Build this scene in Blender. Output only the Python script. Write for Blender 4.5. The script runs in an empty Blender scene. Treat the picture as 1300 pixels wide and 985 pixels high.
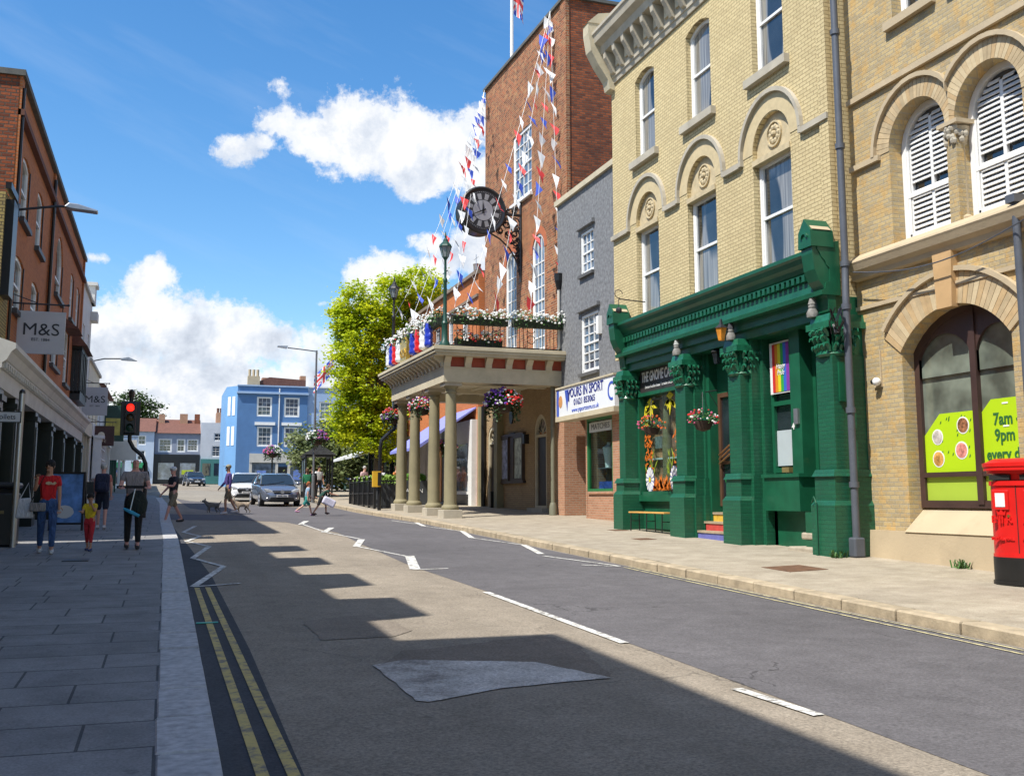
import bpy, bmesh, math, random
from math import sin, cos, pi, radians, sqrt, atan2, hypot
from mathutils import Vector, Matrix, Euler
random.seed(7)
R = radians
SC = bpy.context.scene
COL = SC.collection
# ------------------------------------------------------------------ camera
EYE = 1.6; SL = 0.0248; FOC = 1330.0; CXP, CYP = 650.0, 448.0
PITCH = math.atan(184 / FOC); YAW = R(18.1443)
cd = bpy.data.cameras.new('camera'); cam = bpy.data.objects.new('camera', cd); COL.objects.link(cam)
cam.location = (0, 0, EYE); cam.rotation_euler = (pi/2 + PITCH, 0, -YAW)
cd.sensor_width = 36; cd.lens = FOC / 1300 * 36; cd.shift_y = -(492.5 - CYP) / 1300
cd.clip_start = .1; cd.clip_end = 3000
SC.camera = cam
# ------------------------------------------------------------------ light
SUN_EL = 57.0
SH = Vector((sin(R(67)), cos(R(67))))          # where shadows fall on the ground
sd = bpy.data.lights.new('sun', 'SUN'); sun = bpy.data.objects.new('sun', sd); COL.objects.link(sun)
sd.energy = 5.0; sd.angle = R(.53); sd.color = (1, .955, .88)
sun.location = (-20, -10, 40)
sun.rotation_euler = Vector((SH.x*cos(R(SUN_EL)), SH.y*cos(R(SUN_EL)), -sin(R(SUN_EL)))).to_track_quat('-Z', 'Y').to_euler()
SC.view_settings.view_transform = 'Standard'; SC.view_settings.look = 'None'
SC.view_settings.gamma = 1; SC.view_settings.use_curve_mapping = False
SC.view_settings.exposure = 0.48

FW = Vector((sin(YAW)*cos(PITCH), cos(YAW)*cos(PITCH), sin(PITCH))); RT = Vector((cos(YAW), -sin(YAW), 0)); UPV = RT.cross(FW)
def azel(px, py):
    d = (FW*FOC + RT*(px-CXP) - UPV*(py-CYP)).normalized()
    return math.degrees(atan2(d.x, d.y)), math.degrees(math.asin(d.z))

class NT:
    """small node-building helper"""
    def __init__(s, t): s.t = t; t.nodes.clear()
    def n(s, typ, **k):
        o = s.t.nodes.new(typ)
        for a, b in k.items(): setattr(o, a, b)
        return o
    def l(s, a, b): s.t.links.new(a, b)
    def m(s, op, a, b=None, c=None, clamp=False):
        o = s.n('ShaderNodeMath', operation=op, use_clamp=clamp)
        for i, v in enumerate((a, b, c)):
            if v is None: continue
            if isinstance(v, (int, float)): o.inputs[i].default_value = v
            else: s.l(v, o.inputs[i])
        return o.outputs[0]
    def mix(s, f, a, b, typ='MIX'):
        o = s.n('ShaderNodeMix', data_type='RGBA', blend_type=typ)
        for i, v in ((0, f), (6, a), (7, b)):
            if isinstance(v, (int, float)): o.inputs[i].default_value = v
            elif isinstance(v, tuple): o.inputs[i].default_value = (*v[:3], 1)
            else: s.l(v, o.inputs[i])
        return o.outputs[2]
    def noise(s, vec, scale, detail=4, rough=.55, out=0, dist=0):
        o = s.n('ShaderNodeTexNoise'); o.inputs['Scale'].default_value = scale
        o.inputs['Detail'].default_value = detail; o.inputs['Roughness'].default_value = rough
        o.inputs['Distortion'].default_value = dist
        if vec is not None: s.l(vec, o.inputs['Vector'])
        return o.outputs[out]
    def ramp(s, f, stops):
        o = s.n('ShaderNodeValToRGB'); e = o.color_ramp.elements
        while len(e) < len(stops): e.new(.5)
        for k, (p, c) in zip(e, stops):
            k.position = p; k.color = (*c, 1) if isinstance(c, tuple) else (c, c, c, 1)
        s.l(f, o.inputs[0]); return o.outputs[0]
    def xyz(s, v):
        o = s.n('ShaderNodeSeparateXYZ'); s.l(v, o.inputs[0]); return o.outputs
    def comb(s, *a):
        o = s.n('ShaderNodeCombineXYZ')
        for i, v in enumerate(a):
            if isinstance(v, (int, float)): o.inputs[i].default_value = v
            else: s.l(v, o.inputs[i])
        return o.outputs[0]

def make_world():
    w = bpy.data.worlds.new('World'); SC.world = w; w.use_nodes = True
    N = NT(w.node_tree)
    sky = N.n('ShaderNodeTexSky', sky_type='NISHITA'); sky.sun_disc = False
    sky.sun_elevation = R(SUN_EL); sky.sun_rotation = atan2(-SH.x, -SH.y)
    sky.air_density = 1.05; sky.dust_density = .35; sky.ozone_density = 2.6
    tc = N.n('ShaderNodeTexCoord'); v = tc.outputs['Generated']
    x, y, z = N.xyz(v)
    az = N.m('MULTIPLY', N.m('ARCTAN2', x, y), 57.2958)
    el = N.m('MULTIPLY', N.m('ARCSINE', z), 57.2958)
    p = N.comb(az, el, 0)
    n1 = N.noise(p, .16, 9, .6, dist=.25); n2 = N.noise(p, .55, 5, .6)
    # cloud banks: centre and half-size in photo pixels (measured), turned into azimuth / elevation
    blobs = [(185,365,30,28,1.1),(150,420,75,50,1.15),(235,430,80,48,1.15),(330,430,70,42,1.15),(400,440,50,38,1.12),(120,470,90,60,1.2),(250,500,150,60,1.3),(400,500,90,60,1.25),
             (195,400,45,40,1.15),(197,352,24,22,1.15),(290,430,60,50,1.2),(460,355,30,26,1.0),(500,345,38,28,1.15),(545,310,35,20,.95),(480,385,60,30,.9),
             (305,190,34,20,.95),(330,178,30,18,.95),(352,160,42,26,.98),(356,112,22,16,.75),(400,178,55,30,1.1),(455,175,55,48,1.2),(520,180,50,58,1.3),(565,190,55,60,1.3),(600,160,35,40,1.1),(535,240,42,20,1.0),(325,195,28,14,.72),(600,220,35,30,1.1),
             (122,328,16,10,.72),(407,385,14,7,.72),(352,118,22,14,.6),(330,138,18,9,.6),(600,320,40,40,1.1),(560,340,50,20,.9),(240,555,320,35,1.2),(560,440,80,60,1.1),
             (1000,560,500,60,1.0)]
    acc = None
    for (cx, cy, sx, sy, a) in blobs:
        ca, ce = azel(cx, cy); k = .0435
        dx = N.m('MULTIPLY', N.m('SUBTRACT', az, ca), 1/(sx*k)); dy = N.m('MULTIPLY', N.m('SUBTRACT', el, ce), 1/(sy*k))
        r2 = N.m('ADD', N.m('MULTIPLY', dx, dx), N.m('MULTIPLY', dy, dy))
        g = N.m('MULTIPLY', N.m('POWER', 2.718, N.m('MULTIPLY', r2, -.75)), a)
        acc = g if acc is None else N.m('MAXIMUM', acc, g)
    # scattered cloud elsewhere in the sky (behind the viewer)
    n3 = N.noise(v, 2.2, 6, .55)
    away = N.m('MULTIPLY', N.m('GREATER_THAN', N.m('ABSOLUTE', N.m('SUBTRACT', az, 18)), 45.), N.m('MULTIPLY', N.m('SUBTRACT', n3, .32), 2.4))
    acc = N.m('MAXIMUM', acc, away)
    d = N.m('ADD', acc, N.m('MULTIPLY', N.m('SUBTRACT', n1, .5), 1.9))
    d = N.m('ADD', d, N.m('MULTIPLY', N.m('SUBTRACT', n2, .5), 1.0))
    d = N.m('ADD', d, N.m('MULTIPLY', N.m('SUBTRACT', N.noise(p, 1.6, 6, .7), .5), .8))
    mask = N.ramp(d, [(.47, 0.), (.60, .35), (.74, .85), (1.0, 1.)])
    o = N.n('ShaderNodeVectorMath', operation='ADD'); N.l(p, o.inputs[0]); o.inputs[1].default_value = (1.2, -1.6, 0)
    n1b = N.noise(o.outputs[0], .16, 6, .6, dist=.25)
    shade = N.m('ADD', N.m('MULTIPLY', N.m('SUBTRACT', n1b, n1), 2.2), .78)
    low = N.ramp(el, [(0, 0.), (1, 1.)])
    ea = azel(250, 455)[1]
    band = N.m('POWER', 2.718, N.m('MULTIPLY', N.m('POWER', N.m('MULTIPLY', N.m('SUBTRACT', el, ea), .55), 2), -1.))
    shade = N.m('SUBTRACT', shade, N.m('MULTIPLY', band, .30)); shade = N.m('ADD', shade, N.m('MULTIPLY', N.m('SUBTRACT', N.noise(p, .42, 6, .65), .5), 1.3))
    cc = N.ramp(shade, [(.08, (.42, .47, .56)), (.46, (.63, .68, .76)), (.74, (.83, .84, .855))])
    vs_ = N.n('ShaderNodeVectorMath', operation='SCALE'); N.l(cc, vs_.inputs[0]); vs_.inputs['Scale'].default_value = 10.4; cc = vs_.outputs[0]
    hs = N.n('ShaderNodeHueSaturation'); hs.inputs['Saturation'].default_value = 1.30; hs.inputs['Value'].default_value = 1.66
    N.l(sky.outputs[0], hs.inputs['Color'])
    # wispy thin cirrus
    ci = N.noise(N.comb(N.m('MULTIPLY', az, .03), N.m('MULTIPLY', N.m('ADD', el, N.m('MULTIPLY', az, .35)), .16), 0), 2.2, 5, .6)
    skyc = N.mix(N.m('MULTIPLY', N.ramp(ci, [(.5, 0.), (.85, 1.)]), .14), hs.outputs[0], (6.5, 7.4, 8.8))
    c = N.mix(mask, skyc, cc)
    bg = N.n('ShaderNodeBackground'); bg.inputs['Strength'].default_value = .085; N.l(c, bg.inputs['Color'])
    out = N.n('ShaderNodeOutputWorld'); N.l(bg.outputs[0], out.inputs[0])
make_world()

# ------------------------------------------------------------------ materials
MT = {}
def base(name):
    m = bpy.data.materials.new(name); m.use_nodes = True; N = NT(m.node_tree)
    b = N.n('ShaderNodeBsdfPrincipled'); o = N.n('ShaderNodeOutputMaterial'); N.l(b.outputs[0], o.inputs[0]); MT[name] = m
    tc = N.n('ShaderNodeTexCoord')
    return m, N, b, tc.outputs['Object']
def bump(N, b, h, strength=.3, dist=.01):
    o = N.n('ShaderNodeBump'); o.inputs['Strength'].default_value = strength; o.inputs['Distance'].default_value = dist
    N.l(h, o.inputs['Height']); N.l(o.outputs[0], b.inputs['Normal'])
def mat(name, c, rough=.6, var=.12, scale=3., metal=0., bmp=0., spec=None, emit=None, coat=0, grime=0.):
    if name in MT: return MT[name]
    m, N, b, P = base(name)
    n = N.noise(P, scale, 5, .6)
    lo = tuple(max(0, v*(1-var)) for v in c); hi = tuple(min(1, v*(1+var)) for v in c)
    col = N.ramp(n, [(.3, lo), (.7, hi)])
    if grime:
        g = N.noise(P, 1.1, 6, .7)
        col = N.mix(N.m('MULTIPLY', N.ramp(g, [(.5, 0.), (.75, 1.)]), grime), col, tuple(v*.45 for v in c))
    N.l(col, b.inputs['Base Color']); b.inputs['Roughness'].default_value = rough; b.inputs['Metallic'].default_value = metal
    if spec is not None: b.inputs['Specular IOR Level'].default_value = spec
    if coat: b.inputs['Coat Weight'].default_value = coat; b.inputs['Coat Roughness'].default_value = .04
    if bmp: bump(N, b, N.noise(P, scale*8, 3, .6), bmp, .01)
    if emit: b.inputs['Emission Color'].default_value = (*emit[0], 1); b.inputs['Emission Strength'].default_value = emit[1]
    return m
def brick(name, c1, c2, mortar, w=.225, h=.075, ms=.010, bmp=.6, blot=.25, dark=(.05,.045,.04), warm=None, painted=False, rough=.85):
    if name in MT: return MT[name]
    m, N, b, P = base(name)
    x, y, z = N.xyz(P)
    v = N.comb(N.m('ADD', x, y), z, 0)
    wob = N.noise(P, 6, 2, .5, out=1)
    vm = N.n('ShaderNodeVectorMath', operation='MULTIPLY_ADD'); N.l(wob, vm.inputs[0]); vm.inputs[1].default_value = (.008, .008, 0); N.l(v, vm.inputs[2])
    t = N.n('ShaderNodeTexBrick'); N.l(vm.outputs[0], t.inputs['Vector'])
    t.inputs['Scale'].default_value = 1; t.inputs['Brick Width'].default_value = w; t.inputs['Row Height'].default_value = h
    t.inputs['Mortar Size'].default_value = ms; t.inputs['Mortar Smooth'].default_value = .25; t.inputs['Bias'].default_value = -.1
    t.inputs['Color1'].default_value = (*c1, 1); t.inputs['Color2'].default_value = (*c2, 1); t.inputs['Mortar'].default_value = (*mortar, 1)
    col = t.outputs['Color']
    if warm: col = N.mix(N.m('MULTIPLY', N.ramp(N.noise(v, 3.2, 4, .7), [(.5, 0.), (.62, 1.)]), .75), col, warm)
    n = N.noise(v, .55, 7, .65); col = N.mix(N.m('MULTIPLY', N.ramp(n, [(.45, 0.), (.75, 1.)]), blot), col, dark)
    # rain streaks: long in z, short along the wall
    st = N.noise(N.comb(N.m('MULTIPLY', N.m('ADD', x, y), 2.5), N.m('MULTIPLY', z, .22), 0), 1.6, 4, .6)
    col = N.mix(N.m('MULTIPLY', N.ramp(st, [(.52, 0.), (.8, 1.)]), blot*.9), col, dark)
    f = N.noise(v, 26, 3, .7); col = N.mix(.28, col, N.ramp(f, [(.25, .15), (.75, .95)]), 'SOFT_LIGHT')
    N.l(col, b.inputs['Base Color']); b.inputs['Roughness'].default_value = rough
    b.inputs['Specular IOR Level'].default_value = .5 if painted else .25
    hh = N.m('SUBTRACT', N.m('MULTIPLY', f, .5), N.m('MULTIPLY', t.outputs['Fac'], 1.2))
    bump(N, b, hh, bmp, .012)
    return m
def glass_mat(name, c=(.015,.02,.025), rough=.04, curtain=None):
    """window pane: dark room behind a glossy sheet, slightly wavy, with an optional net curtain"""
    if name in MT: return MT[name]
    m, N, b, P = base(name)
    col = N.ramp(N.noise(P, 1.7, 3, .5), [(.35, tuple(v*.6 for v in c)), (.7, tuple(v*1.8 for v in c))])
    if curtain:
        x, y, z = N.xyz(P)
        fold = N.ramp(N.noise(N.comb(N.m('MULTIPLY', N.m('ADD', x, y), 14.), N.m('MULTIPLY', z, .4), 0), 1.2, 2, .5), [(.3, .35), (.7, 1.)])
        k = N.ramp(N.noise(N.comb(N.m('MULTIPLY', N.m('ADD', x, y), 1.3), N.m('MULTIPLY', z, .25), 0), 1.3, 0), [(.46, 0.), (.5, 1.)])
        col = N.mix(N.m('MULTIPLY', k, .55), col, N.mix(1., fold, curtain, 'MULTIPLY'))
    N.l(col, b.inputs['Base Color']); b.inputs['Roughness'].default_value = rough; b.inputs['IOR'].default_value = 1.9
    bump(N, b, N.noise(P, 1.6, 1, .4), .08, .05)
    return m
def clear_glass(name, tint=(.8,.9,.9)):
    if name in MT: return MT[name]
    m, N, b, P = base(name)
    tr = N.n('ShaderNodeBsdfTransparent'); tr.inputs[0].default_value = (*tint, 1)
    gl = N.n('ShaderNodeBsdfGlossy'); gl.inputs['Roughness'].default_value = .03
    lw = N.n('ShaderNodeLayerWeight'); lw.inputs['Blend'].default_value = .5
    mx = N.n('ShaderNodeMixShader'); N.l(N.m('ADD', N.m('MULTIPLY', N.m('POWER', lw.outputs['Facing'], 4.), .6), .05), mx.inputs[0]); N.l(tr.outputs[0], mx.inputs[1]); N.l(gl.outputs[0], mx.inputs[2])
    out = [n for n in N.t.nodes if n.type == 'OUTPUT_MATERIAL'][0]; N.l(mx.outputs[0], out.inputs[0])
    return m
def asphalt(name, c, agg=.5, crack=.5, stain=.3):
    m, N, b, P = base(name)
    big = N.noise(P, .35, 6, .6); fine = N.noise(P, 38, 4, .85); med = N.noise(P, 3.5, 5, .65)
    col = N.ramp(big, [(.3, tuple(v*.82 for v in c)), (.7, tuple(v*1.12 for v in c))])
    col = N.mix(.35, col, N.ramp(med, [(.3, .3), (.7, .75)]), 'SOFT_LIGHT')
    col = N.mix(agg, col, N.ramp(fine, [(.34, .02), (.5, .5), (.66, 1.)]), 'OVERLAY')
    # tyre-polished tracks and drips running along the street
    x, y, z = N.xyz(P)
    tr = N.noise(N.comb(N.m('MULTIPLY', x, 1.1), N.m('MULTIPLY', y, .05), 0), 1.5, 3, .5)
    col = N.mix(N.m('MULTIPLY', N.ramp(tr, [(.48, 0.), (.62, 1.)]), stain*.6), col, tuple(v*.6 for v in c))
    sp = N.ramp(N.noise(P, 5.5, 2, .5), [(.70, 0.), (.74, 1.)])
    col = N.mix(N.m('MULTIPLY', sp, stain), col, tuple(v*.45 for v in c))
    vo = N.n('ShaderNodeTexVoronoi', feature='DISTANCE_TO_EDGE'); vo.inputs['Scale'].default_value = .45
    wv = N.n('ShaderNodeVectorMath', operation='MULTIPLY_ADD'); N.l(N.noise(P, 1.5, 4, .6, out=1), wv.inputs[0]); wv.inputs[1].default_value = (.7,.7,0); N.l(P, wv.inputs[2])
    N.l(wv.outputs[0], vo.inputs['Vector'])
    ck = N.m('LESS_THAN', vo.outputs[0], .004); ck = N.m('MULTIPLY', ck, N.m('GREATER_THAN', N.noise(P, .3, 2), .55))
    col = N.mix(N.m('MULTIPLY', ck, crack), col, (.02,.02,.02))
    N.l(col, b.inputs['Base Color']); b.inputs['Roughness'].default_value = .9; b.inputs['Specular IOR Level'].default_value = .25
    bump(N, b, fine, .35, .006)
    return m
def slabs(name, c1, c2, joint, w, h, ms, rot=True, stain=.3):
    m, N, b, P = base(name)
    x, y, z = N.xyz(P)
    v = N.comb(x, y, 0)
    t = N.n('ShaderNodeTexBrick'); N.l(v, t.inputs['Vector']); t.inputs['Scale'].default_value = 1
    t.inputs['Brick Width'].default_value = w; t.inputs['Row Height'].default_value = h; t.inputs['Mortar Size'].default_value = ms
    t.offset = .43; t.offset_frequency = 2; t.squash = 1.35; t.squash_frequency = 3
    t.inputs['Color1'].default_value = (*c1, 1); t.inputs['Color2'].default_value = (*c2, 1); t.inputs['Mortar'].default_value = (*joint, 1)
    col = N.mix(.5, t.outputs['Color'], N.ramp(N.noise(P, 2.2, 6, .65), [(.3, .2), (.7, .8)]), 'SOFT_LIGHT')
    col = N.mix(.35, col, N.ramp(N.noise(P, 60, 2, .7), [(.3, .2), (.7, .85)]), 'OVERLAY')
    gum = N.ramp(N.noise(P, 9, 1, .4), [(.72, 0.), (.75, 1.)])
    col = N.mix(N.m('MULTIPLY', gum, stain), col, (.06,.055,.05))
    bl = N.ramp(N.noise(P, .5, 5, .6), [(.5, 0.), (.8, 1.)]); col = N.mix(N.m('MULTIPLY', bl, stain), col, tuple(k*.5 for k in c1))
    N.l(col, b.inputs['Base Color']); b.inputs['Roughness'].default_value = .8; b.inputs['Specular IOR Level'].default_value = .3
    bump(N, b, N.m('SUBTRACT', 1., t.outputs['Fac']), .5, .006)
    return m

WHITE = mat('white_paint', (.78,.78,.76), .4, .05, 4, grime=.15)
CREAM = mat('cream_render', (.66,.60,.45), .75, .08, 1.5, bmp=.15, grime=.25)
OFFW = mat('off_white_render', (.62,.61,.57), .75, .08, 1.5, bmp=.15, grime=.3)
GREEN = brick('green_painted_brick', (.008,.090,.044), (.011,.105,.051), (.007,.078,.038), bmp=.38, blot=.34, dark=(.012,.045,.030), painted=True, rough=.42)
GREENP = mat('green_gloss_paint', (.008,.092,.044), .38, .2, 2.5, bmp=.1, grime=.4)
GREEND = mat('dark_green_iron', (.012,.06,.04), .4, .1, 3)
YBRICK = brick('yellow_gault_brick', (.60,.49,.27), (.52,.42,.23), (.30,.23,.12), h=.078, ms=.009, blot=.2, dark=(.25,.19,.10), bmp=.5)
BBRICK = brick('mottled_stock_brick', (.50,.38,.19), (.34,.27,.16), (.36,.31,.22), h=.075, ms=.010, blot=.30, dark=(.17,.135,.085), warm=(.52,.33,.12), bmp=.7)
BUFF = mat('buff_stone', (.46,.37,.24), .85, .14, 2.2, bmp=.35, grime=.35)
STONE = mat('grey_stone', (.42,.38,.30), .85, .14, 2, bmp=.35, grime=.4)
RBRICK = brick('weathered_red_brick', (.38,.115,.045), (.11,.04,.025), (.34,.24,.15), w=.26, h=.092, ms=.015, blot=.38, dark=(.07,.035,.025), warm=(.42,.24,.12), bmp=.9)
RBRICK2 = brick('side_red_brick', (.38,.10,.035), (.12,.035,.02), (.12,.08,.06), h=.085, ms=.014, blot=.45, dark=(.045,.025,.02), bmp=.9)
OBRICK = brick('orange_brick', (.50,.165,.052), (.38,.12,.04), (.38,.21,.12), blot=.2, dark=(.14,.06,.035), bmp=.5)
OBRICK2 = brick('bright_orange_brick', (.55,.17,.05), (.45,.13,.04), (.40,.18,.09), blot=.12, dark=(.18,.07,.04), bmp=.5)
LBRICK = brick('pale_portico_brick', (.40,.28,.15), (.33,.22,.12), (.24,.18,.11), blot=.25, dark=(.12,.085,.05), bmp=.6)
PBRICK = brick('shop_pier_brick', (.44,.22,.13), (.34,.16,.09), (.38,.30,.22), blot=.2, dark=(.15,.08,.05), bmp=.6)
OLDY = brick('dark_yellow_brick', (.42,.33,.12), (.30,.23,.10), (.10,.08,.05), blot=.35, dark=(.06,.045,.03), bmp=.6)
RUBRED = mat('red_oxide_panel', (.30,.055,.025), .7, .18, 3, bmp=.1)
PEBBLE = mat('grey_pebbledash', (.175,.18,.187), .95, .4, 9, bmp=.8, grime=.25)
DARK = mat('dark_interior', (.012,.011,.010), .8, .3, 1)
BLACK = mat('black_paint', (.012,.012,.013), .35, .2, 3)
BLKGRN = mat('black_green_paint', (.012,.017,.014), .32, .2, 3)
IRON = mat('black_iron', (.018,.018,.02), .45, .2, 5)
LEAD = mat('grey_downpipe_paint', (.085,.095,.115), .45, .12, 3, grime=.2)
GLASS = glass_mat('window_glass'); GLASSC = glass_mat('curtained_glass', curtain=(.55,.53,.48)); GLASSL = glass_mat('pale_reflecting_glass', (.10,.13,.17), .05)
CLEAR = clear_glass('clear_shop_glass')
TILE = mat('clay_roof_tile', (.15,.065,.045), .9, .3, 6, bmp=.5, grime=.4)
SLATE = mat('roof_slate', (.09,.09,.10), .8, .25, 6, bmp=.4)
GOLD = mat('gold_tinsel', (.60,.42,.10), .3, .45, 30, metal=.6, bmp=.6)
COLM = mat('olive_stone_column', (.245,.215,.125), .75, .1, 2, bmp=.12, grime=.25)
CORN = mat('cream_stone_cornice', (.50,.44,.31), .8, .12, 2, bmp=.2, grime=.45)
RUST = mat('rusty_iron', (.12,.06,.03), .9, .4, 8)
RED_PB = mat('post_box_red', (.60,.012,.010), .36, .12, 2.5, coat=.3, grime=.22, bmp=.05)
TIN = mat('brushed_metal', (.45,.46,.48), .35, .1, 5, metal=.8)

# ------------------------------------------------------------------ mesh builder
class MB:
    def __init__(s): s.v = []; s.f = []; s.mi = []; s.k = 0
    def add(s, vs, fs):
        o = len(s.v); s.v += [tuple(p) for p in vs]; s.f += [tuple(o+i for i in f) for f in fs]; s.mi += [s.k]*len(fs); return s
    def box(s, x0, x1, y0, y1, z0, z1):
        if x0 > x1: x0, x1 = x1, x0
        if y0 > y1: y0, y1 = y1, y0
        if z0 > z1: z0, z1 = z1, z0
        return s.add([(x0,y0,z0),(x1,y0,z0),(x1,y1,z0),(x0,y1,z0),(x0,y0,z1),(x1,y0,z1),(x1,y1,z1),(x0,y1,z1)],
              [(0,3,2,1),(4,5,6,7),(0,1,5,4),(1,2,6,5),(2,3,7,6),(3,0,4,7)])
    def cham(s, x0, x1, y0, y1, z0, z1, c):
        """box whose upper edges slope in by c (plinth top)"""
        return s.add([(x0,y0,z0),(x1,y0,z0),(x1,y1,z0),(x0,y1,z0),(x0+c,y0+c,z1),(x1-c,y0+c,z1),(x1-c,y1,z1),(x0+c,y1,z1)],
              [(0,3,2,1),(4,5,6,7),(0,1,5,4),(1,2,6,5),(2,3,7,6),(3,0,4,7)])
    def prism(s, prof, axis, a, b):
        """closed 2D profile extruded from a to b; axis x: profile (y,z); y: (x,z); z: (x,y)"""
        n = len(prof)
        def P(p, t): return {'x': (t, p[0], p[1]), 'y': (p[0], t, p[1]), 'z': (p[0], p[1], t)}[axis]
        return s.add([P(p, a) for p in prof]+[P(p, b) for p in prof],
              [tuple(range(n)), tuple(range(2*n-1, n-1, -1))]+[(i, i+n, (i+1)%n+n, (i+1)%n) for i in range(n)])
    def tube(s, pts, r, n=8, cap=True):
        pts = [Vector(p) for p in pts]; rs = r if isinstance(r, (list, tuple)) else [r]*len(pts)
        vs = []; prev = None
        for i, p in enumerate(pts):
            d = (pts[min(i+1, len(pts)-1)]-pts[max(i-1, 0)])
            if d.length < 1e-9: d = Vector((0,0,1))
            d.normalize()
            a = prev if prev is not None else (Vector((0,0,1)) if abs(d.z) < .9 else Vector((1,0,0)))
            u = (a - d*a.dot(d))
            if u.length < 1e-6: u = d.orthogonal()
            u.normalize(); prev = u; w = d.cross(u)
            vs += [p+(u*cos(2*pi*k/n)+w*sin(2*pi*k/n))*rs[i] for k in range(n)]
        fs = [(i*n+k, i*n+(k+1)%n, (i+1)*n+(k+1)%n, (i+1)*n+k) for i in range(len(pts)-1) for k in range(n)]
        if cap: fs += [tuple(range(n-1, -1, -1)), tuple((len(pts)-1)*n+k for k in range(n))]
        return s.add(vs, fs)
    def lathe(s, c, prof, n=16, sx=1, sy=1):
        vs = [(c[0]+r*cos(2*pi*k/n)*sx, c[1]+r*sin(2*pi*k/n)*sy, c[2]+z) for r, z in prof for k in range(n)]
        m = len(prof)
        fs = [(i*n+k, i*n+(k+1)%n, (i+1)*n+(k+1)%n, (i+1)*n+k) for i in range(m-1) for k in range(n)]
        return s.add(vs, fs+[tuple(range(n-1, -1, -1)), tuple((m-1)*n+k for k in range(n))])
    def ball(s, c, r, n=8, m=5, sz=(1,1,1)):
        prof = [(r*max(.02, sin(pi*i/m)), -r*cos(pi*i/m)*sz[2]) for i in range(m+1)]
        return s.lathe(c, prof, n, sz[0], sz[1])
    def ring(s, out, inn, y0, y1):
        """frame between two outlines of (x,z) with equal point counts, front y0, back y1"""
        n = len(out)
        vs = [(p[0], y0, p[1]) for p in out]+[(p[0], y0, p[1]) for p in inn]+[(p[0], y1, p[1]) for p in out]+[(p[0], y1, p[1]) for p in inn]
        fs = []
        for i in range(n):
            j = (i+1)%n
            fs += [(i, j, n+j, n+i), (n+i, n+j, 3*n+j, 3*n+i), (j, i, 2*n+i, 2*n+j), (2*n+i, 3*n+i, 3*n+j, 2*n+j)]
        return s.add(vs, fs)
    def build(s, name, m, parent=None, z0=0., smooth=False, bevel=0):
        me = bpy.data.meshes.new(name)
        me.from_pydata([(x, y, z-z0) for x, y, z in s.v], [], s.f)
        for mm in (m if isinstance(m, (list, tuple)) else [m]): me.materials.append(mm)
        me.polygons.foreach_set('material_index', s.mi)
        me.update()
        bm = bmesh.new(); bm.from_mesh(me); bmesh.ops.recalc_face_normals(bm, faces=bm.faces)
        if smooth:
            for f in bm.faces: f.smooth = True
            for e in bm.edges:
                if len(e.link_faces) == 2 and e.calc_face_angle(0) > R(40): e.smooth = False
        bm.to_mesh(me); bm.free()
        o = bpy.data.objects.new(name, me); COL.objects.link(o)
        if parent: o.parent = parent
        if bevel:
            md = o.modifiers.new('bevel', 'BEVEL'); md.width = bevel; md.segments = 2; md.limit_method = 'ANGLE'
        return o
def tag(o, label=None, cat=None, group=None, kind=None):
    if label: o['label'] = label
    if cat: o['category'] = cat
    if group: o['group'] = group
    if kind: o['kind'] = kind
    return o
def thing(name, label, cat, loc, rz=0., group=None):
    o = bpy.data.objects.new(name, None); COL.objects.link(o); o.empty_display_size = .2
    o.location = loc; o.rotation_euler = (0, 0, rz); return tag(o, label, cat, group)
def dup(root, loc=None, rz=None, label=None):
    def cp(o, par):
        c = o.copy(); COL.objects.link(c); c.parent = par
        for ch in list(o.children): cp(ch, c)
        return c
    r = cp(root, None)
    if loc is not None: r.location = loc
    if rz is not None: r.rotation_euler = (0, 0, rz)
    if label: r['label'] = label
    return r
def gz(x, y):
    z = SL*y
    if x > 7.75: return z+.12+.02*(x-7.75)
    if x < .02: return z+.12
    return z
FONTB = {}
def text(s, size, name, m, parent, loc, rot=(pi/2,0,0), depth=.004, sx=1., align='CENTER', shear=0., bold=0.):
    cu = bpy.data.curves.new(name, 'FONT'); cu.body = s; cu.size = size; cu.align_x = align; cu.align_y = 'CENTER'
    cu.extrude = depth; cu.shear = shear; cu.offset = bold; cu.resolution_u = 3; cu.space_line = .9
    t = bpy.data.objects.new(name, cu); COL.objects.link(t)
    dg = bpy.context.evaluated_depsgraph_get(); me = bpy.data.meshes.new_from_object(t.evaluated_get(dg))
    bpy.data.objects.remove(t); me.materials.clear(); me.materials.append(m)
    o = bpy.data.objects.new(name, me); COL.objects.link(o); o.parent = parent; o.location = loc; o.rotation_euler = rot; o.scale = (sx, 1, 1)
    return o

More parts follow.
